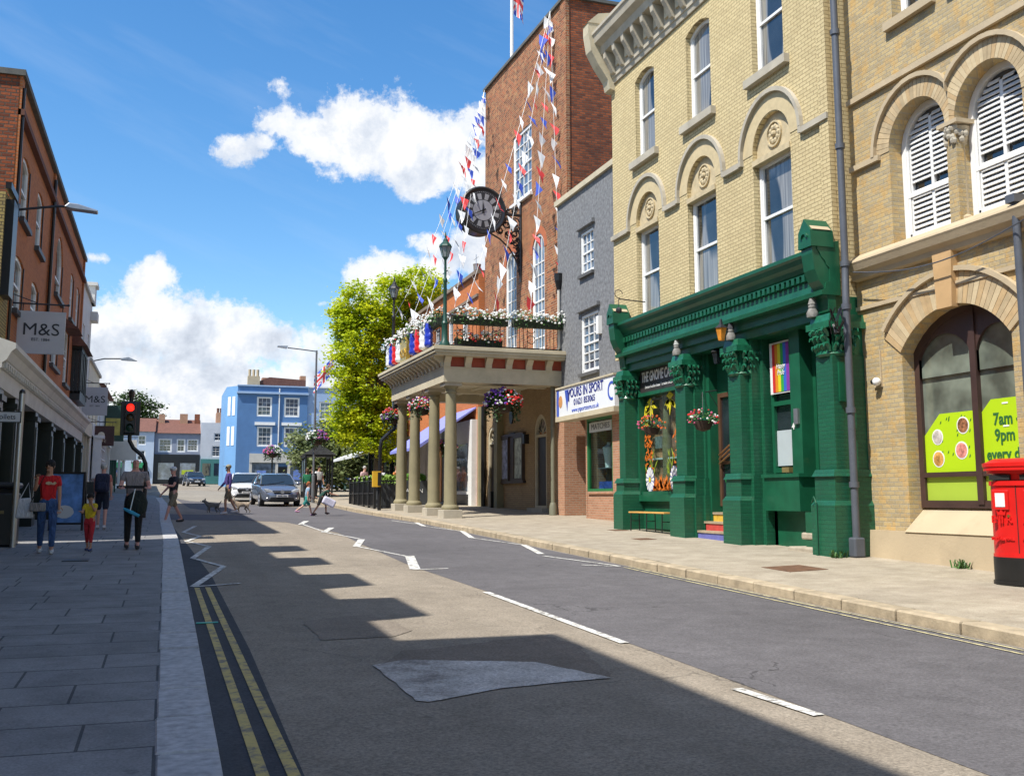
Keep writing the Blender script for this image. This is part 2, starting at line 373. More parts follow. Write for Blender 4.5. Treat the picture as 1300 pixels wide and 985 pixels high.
# openings: dict u0,u1,z0,z1 (z1 = crown), arch: None / 'round' / rise in m
def OP(u0, u1, z0, z1, arch=None):
    rise = 0 if arch is None else ((u1-u0)/2 if arch == 'round' else arch)
    return dict(u0=u0, u1=u1, z0=z0, z1=z1, rise=rise)
def top_at(o, u):
    if o['rise'] <= 0: return o['z1']
    c = (o['u0']+o['u1'])/2; h = (o['u1']-o['u0'])/2; r = o['rise']; t = min(1, abs(u-c)/h)
    if r >= h*.98: return o['z1']-r+r*sqrt(max(0, 1-t*t))
    Rr = (h*h+r*r)/(2*r); return o['z1']-Rr+sqrt(Rr*Rr-(t*h)**2)
def outline(o, ins=0., n=14):
    u0, u1, z0, z1 = o['u0']+ins, o['u1']-ins, o['z0']+ins, o['z1']-ins
    q = dict(u0=u0, u1=u1, z0=z0, z1=z1, rise=max(0, o['rise']-(ins if o['rise'] >= (o['u1']-o['u0'])/2*.98 else 0)))
    pts = [(u0, z0), (u1, z0)]
    if o['rise'] <= 0: return pts+[(u1, z1), (u0, z1)]
    c = (u0+u1)/2; h = (u1-u0)/2
    for i in range(n+1):
        t = pi*i/n; u = c+h*cos(t); pts.append((u, top_at(q, u)))
    return pts
def wall(mb, u0, u1, z0, z1, ops=(), depth=.25, y=0., back=None):
    """street wall at local y with real openings and reveals; the building body goes to y=back"""
    us = {u0, u1}
    for o in ops:
        k = 12 if o['rise'] > 0 else 1
        for i in range(k+1):
            t = i/k if k == 1 else (1-cos(pi*i/k))/2
            us.add(round(o['u0']+(o['u1']-o['u0'])*t, 4))
    us = sorted(u for u in us if u0-1e-6 <= u <= u1+1e-6)
    for a, b in zip(us, us[1:]):
        if b-a < 1e-4: continue
        m = (a+b)/2; hit = sorted([o for o in ops if o['u0'] < m < o['u1']], key=lambda o: o['z0'])
        za, zb = z0, z0
        for o in hit:
            if o['z0'] > max(za, zb)+1e-5 or True:
                if o['z0']-min(za, zb) > 1e-4: mb.add([(a,y,za),(b,y,zb),(b,y,o['z0']),(a,y,o['z0'])], [(0,1,2,3)])
            za, zb = top_at(o, a), top_at(o, b)
        mb.add([(a,y,za),(b,y,zb),(b,y,z1),(a,y,z1)], [(0,1,2,3)])
    for o in ops:
        pts = outline(o); n = len(pts)
        mb.add([(p[0], y, p[1]) for p in pts]+[(p[0], y+depth, p[1]) for p in pts], [(i, (i+1)%n, n+(i+1)%n, n+i) for i in range(n)])
    if back is not None:   # sides, back, top
        mb.add([(u0,y,z0),(u0,back,z0),(u0,back,z1),(u0,y,z1),(u1,y,z0),(u1,back,z0),(u1,back,z1),(u1,y,z1)],
               [(0,1,2,3),(5,4,7,6),(1,5,6,2),(3,2,6,7)])
    return mb
def window(par, o, y, z0, fr=.07, bars=(1,1), meet=True, mf=None, mg=None, horn=True, depth=.08, name='window', bt=.022, curtain=None):
    """sash window: frame ring, meeting rail, glazing bars; pane is a sub-part"""
    mf = mf or WHITE; mg = mg or GLASS
    mb = MB(); mb.ring(outline(o, .002), outline(o, fr), y, y+depth)
    q0, q1, a, b = o['u0']+fr, o['u1']-fr, o['z0']+fr, o['z1']-fr
    sp = o['z1']-o['rise']
    zm = (o['z0']+(sp if o['rise'] > .3 else o['z1']))/2 if meet is True else (meet or None)
    if meet: mb.box(q0, q1, y+.012, y+depth, zm-.03, zm+.03)
    # lower sash sits further in, upper sash proud
    mb.box(q0, q0+.04, y+.02, y+depth, a, sp-.02); mb.box(q1-.04, q1, y+.02, y+depth, a, sp-.02); mb.box(q0, q1, y+.02, y+depth, a, a+.05)
    nx, nz = bars
    for i in range(1, nx):
        u = q0+(q1-q0)*i/nx; mb.box(u-bt/2, u+bt/2, y+.03, y+depth-.01, a, top_at(o, u)-fr*.8)
    zs = sp if o['rise'] > .3 else b
    for i in range(1, nz):
        z = a+(zs-a)*i/nz
        if not meet or abs(z-zm) > .05: mb.box(q0, q1, y+.03, y+depth-.01, z-bt/2, z+bt/2)
    w = mb.build(name, mf, par, z0)
    pb = MB(); pts = outline(o, fr*.5); n = len(pts); pb.add([(p[0], y+depth-.02, p[1]) for p in pts]+[(p[0], y+depth+.01, p[1]) for p in pts], [tuple(range(n)), tuple(range(2*n-1, n-1, -1))]+[(i,(i+1)%n,n+(i+1)%n,n+i) for i in range(n)])
    pb.build('pane', mg, w, z0)
    return w
def hood(mb, c, zs, r0, r1, y0, y1, n=18, a0=0, a1=pi, lo=-1e9, hi=1e9):
    """arched moulding centred at (c, zs), radii r0..r1"""
    for i in range(n):
        t0 = a0+(a1-a0)*i/n; t1 = a0+(a1-a0)*(i+1)/n
        P = [(min(hi, max(lo, c+r*cos(t))), zs+r*sin(t)) for r, t in ((r0,t0),(r1,t0),(r1,t1),(r0,t1))]
        if max(p[0] for p in P)-min(p[0] for p in P) < 1e-5 and (P[0][0] in (lo, hi)): continue
        mb.prism(P, 'y', y0, y1)
    return mb
def part_box(name, m, par, z0, *bx, bevel=0):
    mb = MB()
    for b in bx: mb.box(*b)
    return mb.build(name, m, par, z0, bevel=bevel)
# ------------------------------------------------------------------ ground, road, pavements
def sheet(name, pts, dz, m, ragged=0):
    """flat polygon on the sloping street plane, dz above it"""
    if ragged:
        rg = random.Random(len(name)); q = []
        for a, b in zip(pts, pts[1:]+pts[:1]):
            n = max(1, int(hypot(b[0]-a[0], b[1]-a[1])/.12)); q += [(a[0]+(b[0]-a[0])*i/n+rg.gauss(0, ragged), a[1]+(b[1]-a[1])*i/n+rg.gauss(0, ragged)) for i in range(n)]
        pts = q
    mb = MB(); mb.add([(x, y, SL*y+dz) for x, y in pts], [tuple(range(len(pts)))])
    o = mb.build(name, m)
    if o.data.polygons[0].normal.z < 0: o.data.flip_normals()
    return tag(o, kind='structure')
GROUND_M = mat('distant_ground', (.17,.16,.14), .9, .2, .05)
mb = MB(); mb.add([(-700,-300,SL*-300-.12),(700,-300,SL*-300-.12),(700,250,SL*250-.12),(-700,250,SL*250-.12),(-700,1500,SL*250-20),(700,1500,SL*250-20)], [(0,1,2,3),(3,2,5,4)])
tag(mb.build('ground', GROUND_M), kind='structure')
ROAD_TAN = asphalt('worn_tan_asphalt', (.255,.218,.170), .42, .3, .4)
ROAD_GREY = asphalt('grey_asphalt', (.112,.106,.110), .36, .5, .2)
ROAD_DK = asphalt('dark_gutter_asphalt', (.060,.062,.068), .35, .2, .2)
sheet('road', [(-.02,-25),(7.72,-25),(7.76,26),(7.72,33),(7.4,38),(7.3,47),(7.35,52),(7.65,58),(8.4,66),(10,78),(15,87),(40,97),(40,160),(-30,160),(-30,80),(-1.5,66),(-.3,60),(.0,30)], 0, ROAD_TAN)
GL = [(4.32,-25),(4.28,6),(4.2,13.8),(4.05,18),(4.2,24),(4.35,28),(3.2,37.5),(1.0,47),(.6,60),(.2,75)]
sheet('grey_lane', GL+[(9.0,73),(8.1,66),(7.38,58),(7.1,50),(7.1,42),(7.3,38),(7.67,33),(7.69,26),(7.69,-25)], .003, ROAD_GREY)
sheet('gutter_strip', [(.36,-25),(.62,-25),(.78,10),(.72,17),(.5,24),(.2,33),(.13,33),(.15,24),(.3,10)], .0035, ROAD_DK)
sheet('crossing_band', [(-.05,36.2),(2.6,35.2),(4.2,33.2),(7.6,32.2),(7.3,36.6),(4.6,38.6),(-.1,41)], .006, ROAD_GREY, .01)
sheet('road_far_patch', [(1.2,58),(5.9,47),(7.0,48),(7.2,56),(8.2,68),(2,90),(-2,84)], .0065, asphalt('pale_sunlit_asphalt', (.25,.225,.185), .3, .2, .1))  # bright sun on the far road put into a paler asphalt
PATCH, N_, b_, P_ = base('cement_patch')
_c = N_.ramp(N_.noise(P_, 1.8, 7, .7), [(.32, (.17,.15,.13)), (.46, (.38,.35,.31)), (.64, (.56,.52,.47))]); _c = N_.mix(.5, _c, N_.ramp(N_.noise(P_, 38, 4, .8), [(.35, .1), (.65, .95)]), 'OVERLAY')
N_.l(_c, b_.inputs['Base Color']); b_.inputs['Roughness'].default_value = .85; bump(N_, b_, N_.noise(P_, 30, 3, .7), .4, .006)
def line_mat(name, c, wear):
    m, N, b, P = base(name); w = N.ramp(N.noise(P, 9, 6, .75), [(.5-.12*wear, 1.), (.62, .0)])
    col = N.mix(w, (.16,.145,.125), N.ramp(N.noise(P, 2, 3), [(.3, tuple(v*.8 for v in c)), (.7, c)])); N.l(col, b.inputs['Base Color']); b.inputs['Roughness'].default_value = .8; return m
def gp(px, py):      # photo pixel -> point on the street plane, used for the painted lines that were surveyed from the photo
    d = FW*FOC+RT*(px-CXP)-UPV*(py-CYP); t = -EYE/(d.z-SL*d.y); return (d.x*t, d.y*t)
sheet('repair_patch_dark', [gp(*q) for q in [(512,826),(560,822),(690,806),(735,820),(778,860),(690,858),(480,846)]], .005, asphalt('brown_repair_asphalt', (.20,.165,.13), .4, .2, .3), .012)
sheet('repair_patch_pale', [gp(*q) for q in [(474,845),(512,838),(680,841),(776,861),(640,874),(545,892),(528,890)]], .008, PATCH, .005)
sheet('repair_patch_faint', [gp(*q) for q in [(384,789),(470,780),(525,800),(500,808),(409,813)]], .0055, asphalt('faint_repair_asphalt', (.225,.19,.15), .4, .9, .3), .012)
LINEW = line_mat('road_line_white', (.72,.71,.66), .25)
LINEY = line_mat('road_line_yellow', (.58,.44,.14), .25)
LINEY2 = line_mat('road_line_pale_yellow', (.62,.55,.30), .5)
def stroke(mb, a, b, w, dz=.010):
    a = Vector(a); b = Vector(b); d = (b-a).normalized(); n = Vector((-d.y, d.x))*w/2
    P = [a+n, a-n, b-n, b+n]; mb.add([(p.x, p.y, SL*p.y+dz) for p in P], [(3,2,1,0)])
def lines(name, segs, m, dz=.010):
    mb = MB()
    for a, b, w in segs: stroke(mb, gp(*a), gp(*b), w*(.9 if 'left' in name else .68 if 'zigzag' in name else .75), dz)
    o = mb.build(name, m)
    bm = bmesh.new(); bm.from_mesh(o.data)
    for f in bm.faces:
        if f.normal.z < 0: f.normal_flip()
    bm.to_mesh(o.data); bm.free(); return tag(o, kind='structure')
lines('centre_line', [((617,752),(793,817),.13),((935,875),(1040,909),.13)], LINEW)
lines('zigzag_centre_line', [((524,723.5),(569,722),.1),((520,706),(527,723),.26),((454,694),(519,707),.1),((459,685),(452.5,694),.24),((411,675.5),(458,684.5),.1),((421,670),(411,676),.24),((382,665),(411,675),.1),((389,661.5),(381.5,666),.24)], LINEW, .0105)
lines('zigzag_right_line', [((738,717.5),(788,719.5),.1),((690,706),(787,719),.1),((665,692),(687,703.5),.2),((599,683),(664,692),.1),((586,674),(599,683),.2),((538,668),(586,674.5),.1),((528,663.5),(538,668),.2),((497,661),(529,665.5),.1)], LINEW, .011)
lines('zigzag_left_line', [((244,745.5),(305,741),.1),((246,745),(284,719.5),.12),((284,719.5),(244.5,709),.1),((244.5,709),(265.5,694),.12),((265.5,694),(236.5,687.5),.1),((236.5,687.5),(254,681),.12),((254,681),(232.7,675.8),.1),((232.7,675.8),(248,668),.12)], LINEW, .0115)
lines('double_yellow_left', [((250,747),(302,896),.075),((263.5,746),(332,896),.075),((302,896),(336,994),.075),((332,896),(379,998),.075)], LINEY)
lines('double_yellow_right', [((792,720.5),(1300,831.5),.055),((798,719.5),(1300,826.5),.055)], LINEY2)
PAVL = slabs('yorkstone_slabs', (.20,.195,.19), (.245,.238,.23), (.07,.07,.07), .92, .62, .010)
PAVR = slabs('buff_pavement', (.31,.268,.205), (.335,.29,.22), (.26,.225,.17), 1.9, 1.3, .006, stain=.22)
GRAN = mat('granite_kerb', (.42,.415,.41), .75, .3, 14, bmp=.35, grime=.35)
KERBR = mat('sandstone_kerb', (.38,.31,.21), .85, .28, 4, bmp=.5, grime=.55)
mb = MB(); mb.add([(-3.7,-25,SL*-25+.12),(.03,-25,SL*-25+.12),(.03,22,SL*22+.12),(-.2,50,SL*50+.12),(-.3,60,SL*60+.12),(-.6,66,SL*66+.12),(-3.7,72,SL*72+.12)], [(0,1,2,3,4,5,6)])
mb.add([(-14,-25,SL*-25+.11),(-3.69,-25,SL*-25+.11),(-3.69,78,SL*78+.11),(-30,78,SL*78+.11)], [(0,1,2,3)])
tag(mb.build('left_pavement', PAVL), kind='structure')
KR = [(7.74,-25),(7.76,8),(7.78,21),(7.78,27),(7.7,33),(7.35,38),(7.2,42),(7.15,47),(7.2,52),(7.5,58),(8.2,66),(9.5,76),(15,86),(40,94)]
FRX = 14.5
mb = MB()
for (a, b) in zip(KR, KR[1:]):
    def zz(x, y): return SL*y+.12+.02*max(0, x-7.75)
    P = [(a[0]+.26, a[1]), (max(FRX, a[0]+2), a[1]), (max(FRX, b[0]+2), b[1]), (b[0]+.26, b[1])]
    mb.add([(x, y, zz(x, y)) for x, y in P], [(0,1,2,3)])
tag(mb.build('right_pavement', PAVR), kind='structure')
def kerb(name, pts, w, h, m, L=.9, jit=.012, seed=1):
    rnd = random.Random(seed); mb = MB(); run = []
    for a, b in zip(pts, pts[1:]):
        a = Vector(a); b = Vector(b); n = max(1, int((b-a).length/L)); run += [(a+(b-a)*i/n, a+(b-a)*(i+1)/n) for i in range(n)]
    for a, b in run:
        d = (b-a).normalized(); nn = Vector((d.y, -d.x))   # to the right of travel
        a2 = a+d*.014; b2 = b-d*.014; j = rnd.uniform(-jit, jit); top = h+rnd.uniform(-.004, .006)
        q = [a2+nn*j, a2+nn*(w-.006), b2+nn*(w-.006), b2+nn*(j+rnd.uniform(-.006,.006))]; c = .018
        r = [q[0]+nn*c+d*c*.4, q[1]-nn*c*.3+d*c*.4, q[2]-nn*c*.3-d*c*.4, q[3]+nn*c-d*c*.4]
        vs = [(p.x, p.y, SL*p.y-.15) for p in q]+[(p.x, p.y, SL*p.y+top-c) for p in q]+[(p.x, p.y, SL*p.y+top) for p in r]
        mb.add(vs, [(4,5,1,0),(5,6,2,1),(6,7,3,2),(7,4,0,3),(4,5,9,8),(5,6,10,9),(6,7,11,10),(7,4,8,11),(8,9,10,11)])
    return tag(mb.build(name, m), kind='structure')
kerb('right_kerb', KR[:-1], .27, .125, KERBR, .95, .014, 3)
kerb('left_kerb', [(-.02,66),(-.02,-25)][::-1], .34, .122, GRAN, .85, .0, 5) if False else None
mbk = kerb('left_kerb', [(-.02,-25),(.0,6),(-.02,24),(-.14,33),(-.25,50),(-.5,60)], .335, .125, GRAN, .84, .004, 5)
for nm, pts in (('drain_cover', [(9.0,14.0),(9.75,14.1),(9.75,14.9),(9.0,14.8)]), ('drain_cover', [(9.9,21.2),(10.3,21.2),(10.3,21.7),(9.9,21.7)]), ('drain_cover', [(10.7,24.4),(11.1,24.4),(11.1,24.9),(10.7,24.9)])):
    mb = MB(); mb.add([(x, y, gz(x, y)+.006) for x, y in pts]+[(x, y, gz(x, y)-.02) for x, y in pts], [(0,1,2,3),(0,4,5,1),(1,5,6,2),(2,6,7,3),(3,7,4,0)])
    tag(mb.build('drain_cover', RUST), {(9.0,14.0):'large rusty iron cover in the pavement in front of the green cafe pillars',(9.9,21.2):'small iron cover in the pavement by the coloured cafe steps',(10.7,24.4):'small iron cover in the pavement by the wooden bench'}[pts[0]], 'drain cover')
tag(MB().box(-1.55,-1.15,18.6,19.1,SL*18.85+.10,SL*18.85+.127).build('drain_cover', IRON), 'dark metal cover set in the shaded slabs in front of the walking child', 'drain cover')

# ------------------------------------------------------------------ frames for buildings
def bld(name, label, X, Y, rot, cat='building', group=None):
    """building Empty: local x runs along the front, local y into the block; z passed as world height"""
    z0 = gz(X, Y); e = thing(name, label, cat, (X, Y, z0), rot, group); return e, z0
RR = -pi/2; RL = pi/2
ROT_M = R(-88.7)

# ================================================================== BANK (mottled brick, far right)
def bank():
    e, z0 = bld('brick_bank_building', 'mottled yellow brick building with round arched shuttered windows and green posters', 11.87, 15.95, RR)
    G = gz(11.87, 13)-.25; W = 12.5; top = 13.2
    ops = []
    ups = [(1.09,2.5),(2.72,4.13),(5.9,7.3),(7.55,8.95)]
    for a, b in ups: ops.append(OP(a, b, 5.98, 7.65+(b-a)/2, 'round'))
    gw = [(1.15,3.62),(6.6,9.1)]
    for a, b in gw: ops.append(OP(a, b, 1.06, 4.68, .62))
    tp = [(1.35,2.3),(2.9,3.85),(6.1,7.05),(7.8,8.75)]
    for a, b in tp: ops.append(OP(a, b, 9.95, 11.9, .18))
    wb = MB(); wall(wb, 0, W, G, top, ops, .34, 0, 9); w = wb.build('wall', BBRICK, e, z0)
    # plinth and sloping sills
    pb = MB()
    pb.cham(-.02, W, -.16, .02, G, 1.05, .05); pb.build('plinth', BUFF, e, z0)
    for a, b in gw:
        sb = MB(); sb.prism([(-.13,1.04),(.32,1.45),(.34,1.45),(.34,1.04)], 'x', a+.005, b-.005); sb.build('sill', BUFF, e, z0)
    # ledge cornice below first floor windows
    c = MB(); prof = [(0,5.50),(-.10,5.52),(-.12,5.60),(-.20,5.66),(-.24,5.76),(-.26,5.80),(-.24,5.84),(0,5.99)]
    c.prism(prof, 'x', 0.02, W); c.build('ledge', BUFF, e, z0)
    c = MB(); c.box(.02,W,-.05,0,4.96,5.03); c.build('band', BUFF, e, z0)
    # string course and arched hoods
    s = MB(); zs = 7.65; segs = [(0,.86,7.60)]
    s.box(.02,.86,-.07,0,7.56,7.66)
    for a, b in ups:
        m_ = 2.61 if a < 5 else 7.425; lo, hi = (-9, m_) if (a+b)/2 < m_ else (m_, 99)
        hood(s, (a+b)/2, zs, (b-a)/2+.34, (b-a)/2+.42, -.08, 0, lo=lo, hi=hi)
    s.box(.02,W,-.07,0,8.84,8.94); s.box(4.5,5.6,-.07,0,7.56,7.66); s.build('hood_mould', BUFF, e, z0)
    AB = [mat('pale_arch_brick_%d' % k, c_, .85, .16, 5, bmp=.3, grime=.15) for k, c_ in enumerate(((.50,.38,.22),(.44,.34,.20),(.54,.43,.26),(.47,.33,.17)))]
    rv = random.Random(5)
    def voussoirs(c, zc, r0, r1, y0, n, a0=0, a1=pi, lo=-9, hi=99):
        v = MB()
        for i in range(n):
            v.k = rv.randrange(4); g_ = (a1-a0)/n*.04
            hood(v, c, zc, r0, r1, y0, .05, 1, a0+(a1-a0)*i/n+g_, a0+(a1-a0)*(i+1)/n-g_, lo, hi)
        v.build('arch_stones', AB, e, z0)
    for a, b in ups:
        m_ = 2.61 if a < 5 else 7.425; lo, hi = (-9, m_) if (a+b)/2 < m_ else (m_, 99)
        voussoirs((a+b)/2, zs, (b-a)/2, (b-a)/2+.335, -.012, 30, 0, pi, lo, hi)
    for a, b in gw:
        cc = (a+b)/2; h = (b-a)/2; r = .62; Rr = (h*h+r*r)/(2*r); th = math.asin(h/Rr)
        voussoirs(cc, 4.68-Rr, Rr, Rr+.52, -.03, 30, pi/2-th, pi/2+th)
        hood(MB(), cc, 4.68-Rr, Rr+.52, Rr+.60, -.09, 0, 20, pi/2-th*.94, pi/2+th*.94).build('arch_hood', BUFF, e, z0)
    KS = mat('orange_keystone', (.50,.32,.15), .8, .12, 3, bmp=.2)
    for a, b in gw:
        k = MB(); cc = (a+b)/2; k.prism([(cc-.17,4.62),(cc+.17,4.62),(cc+.22,5.52),(cc-.22,5.52)], 'y', -.13, .02); k.build('keystone', KS, e, z0)
    # shuttered windows
    SH_ = mat('white_shutter', (.74,.74,.72), .45, .04, 3)
    for a, b in ups:
        o = OP(a+.0, b-.0, 5.98, 7.65+(b-a)/2, 'round'); ww = window(e, o, .26, z0, .11, (1,1), True, depth=.12)
        sl = MB(); q0, q1 = a+.17, b-.17; mid = (q0+q1)/2
        for lo, hi in ((6.12,6.9),(7.02,8.35)):
            z = lo
            while z < hi:
                for x0, x1 in ((q0+.03, mid-.04), (mid+.04, q1-.03)):
                    m_ = (x0+x1)/2; lim = min(top_at(o, x0), top_at(o, x1))-.2
                    xs0, xs1 = x0, x1
                    if z > lim:
                        hh = (b-a)/2-.2; dz = z-7.65
                        if dz > hh: break
                        ex = sqrt(max(0, hh*hh-dz*dz)); xs0 = max(x0, (a+b)/2-ex); xs1 = min(x1, (a+b)/2+ex)
                    if xs1-xs0 > .05: sl.prism([(.295,z),(.335,z+.066),(.325,z+.076),(.283,z+.010)], 'x', xs0, xs1)
                z += .088
        sl.box(mid-.035, mid+.035, .30, .36, 6.1, 8.1); sl.box(q0-.01, q0+.03, .30, .36, 6.1, 7.65); sl.box(q1-.03, q1+.01, .30, .36, 6.1, 7.65)
        sl.build('shutter', SH_, ww, z0)
    for a, b in tp:
        window(e, OP(a, b, 9.95, 11.9, .18), .2, z0, .08, (1,1), True)
        part_box('sill', BUFF, e, z0, (a-.15, b+.15, -.1, .1, 9.80, 9.95))
    # columns between the pairs
    for cx_ in (2.61, 7.425):
        cb = MB(); cb.lathe((cx_, .16, 0), [(.15,5.98),(.15,6.06),(.115,6.10),(.112,7.25),(.13,7.28)], 16); cb.lathe((cx_, .14, 0), [(.13,7.28),(.17,7.42),(.20,7.55)], 12)
        cl = cb.build('column', BUFF, e, z0, smooth=True)
        ab = MB(); rnd = random.Random(3)
        for k in range(26):
            t = rnd.uniform(pi, 2*pi); z = rnd.uniform(7.3,7.56); ab.ball((cx_+.18*cos(t), .14+.18*sin(t), z), .045, 6, 4, (1,1,1.3))
        ab.build('leaf_carving', STONE, cl, z0); part_box('capital', BUFF, cl, z0, (cx_-.23,cx_+.23,-.08,.34,7.58,7.65))
    # ground floor windows
    BRN = mat('brown_window_frame', (.055,.03,.025), .45, .15, 3)
    LIME = mat('lime_vinyl', (.42,.62,.012), .35, .03, 1); LIMED = mat('pale_lime_vinyl', (.36,.50,.05), .4, .05, 1)
    DKG = mat('poster_green_ink', (.03,.13,.03), .5, .05, 2); PH = [mat('photo_print_a', (.55,.50,.45), .4, .5, 9), mat('photo_print_b', (.30,.13,.06), .4, .9, 14), mat('photo_print_c', (.60,.30,.08), .4, .7, 9), mat('photo_print_d', (.62,.22,.18), .4, .7, 11)]
    for gi, (a, b) in enumerate(gw):
        o = OP(a, b, 1.44, 4.68, .62)
        f = MB(); f.ring(outline(o, .001), outline(o, .12), .24, .34)
        mid = (a+b)/2+.16 if gi == 0 else (a+b)/2
        f.box(mid-.065, mid+.065, .22, .34, 1.5, 4.62); f.box(a+.1, b-.1, .23, .34, 1.94, 2.02)
        wall(f, a-.05, b+.05, 3.6, 4.9, [OP(a+.12, mid-.065, 3.6, 4.30, .38), OP(mid+.065, b-.12, 3.6, 4.30, .38)], .05, .25)
        ff = f.build('window', BRN, e, z0)
        pn = MB(); pts = outline(o, .08); pn.add([(p[0], .30, p[1]) for p in pts], [tuple(range(len(pts)))]); pn.build('pane', glass_mat('bank_shop_glass', (.13,.15,.12), .05), ff, z0)
        y = .285
        def poster(x0, x1, z0_, z1, cut, name='poster'):
            return MB().prism([(x0,z0_),(x1,z0_),(x1,z1),(x0+cut,z1-.0),(x0,z1-cut*.9)], 'y', y, y+.006).build(name, LIME, e, z0)
        poster(a+.12, mid-.065, 2.02, 2.98+.1*0+.0, .38); p2 = poster(mid+.065, b-.12, 2.02, 3.12, .2)
        MB().box(a+.12, mid-.065, y, y+.006, 1.56, 1.94).build('poster', LIMED, e, z0); MB().box(mid+.065, b-.12, y, y+.006, 1.56, 1.94).build('poster', LIMED, e, z0)
        if gi == 0:
            for k, (x, z, r) in enumerate(((1.50,2.60,.13),(2.10,2.76,.14),(1.50,2.24,.14),(2.04,2.36,.145))):
                wr = MB(); n = 20; x += .08
                wr.prism([(x+r*cos(2*pi*i/n), z+r*sin(2*pi*i/n)) for i in range(n)], 'y', y-.004, y-.001); pc = wr.build('photo_circle', WHITE, e, z0)
                wr = MB(); wr.prism([(x+r*.84*cos(2*pi*i/n), z+r*.84*sin(2*pi*i/n)) for i in range(n)], 'y', y-.008, y-.0045); wr.build('food_picture', PH[k], pc, z0)
            lf = MB(); rnd = random.Random(5)
            for k in range(22):
                x = rnd.uniform(1.65, 2.35); z = rnd.uniform(2.15, 2.9); lf.prism([(x,z),(x+.03,z+.02),(x+.035,z+.06),(x+.01,z+.04)], 'y', y-.003, y-.001)
            lf.build('leaf_print', DKG, e, z0)
            text('7am -', .26, 'lettering', DKG, e, (3.11, y-.003, 2.80-z0), bold=.006, sx=.9)
            text('9pm', .26, 'lettering', DKG, e, (3.06, y-.003, 2.55-z0), bold=.006, sx=.9)
            text('every day', .25, 'lettering', DKG, e, (3.10, y-.003, 2.26-z0), bold=.006, sx=.9)
            for z, x in ((3.03,3.1),(2.68,3.1)): MB().box(x-.06, x+.06, y-.006, y-.002, z, z+.025).build('sticker', WHITE, e, z0)
    part_box('parapet', BUFF, e, z0, (0,W,-.35,.3,top,top+.5))
    # hanging telephone cable across the front
    pts = [(.3+i*.25, -.28, 5.62-.28*sin(pi*min(1,(i*.25)/4.2))) for i in range(18)]
    tag_ = MB().tube(pts, .012, 5).build('cable', LEAD, e, z0)
    # signs/pipes
    pp = MB(); pp.tube([(4.02,-.16,5.95),(4.02,-.16,3.0),(4.02,-.16,.5)], .06, 10); pp.box(3.93,4.11,-.26,-.05,5.9,6.02); pp.build('downpipe', LEAD, e, z0, smooth=True)
    return e
bank()
# camera on the bank wall
cc, z0 = bld('security_camera', 'small white dome camera on a bracket left of the green posters', 11.87, 15.39, RR, 'camera')
z0c = 3.62; cc.location.z = z0c
MB().box(-.16,.06,-.03,-.001,-.09,-.06).box(.03,.05,-.03,-.001,-.06,.55).build('bracket', BUFF, cc); m_ = MB().ball((0,-.09,0), .075, 14, 8).build('housing', WHITE, cc, smooth=True); MB().ball((-.05,-.13,0), .045, 12, 6).build('lens', BLACK, cc, smooth=True)

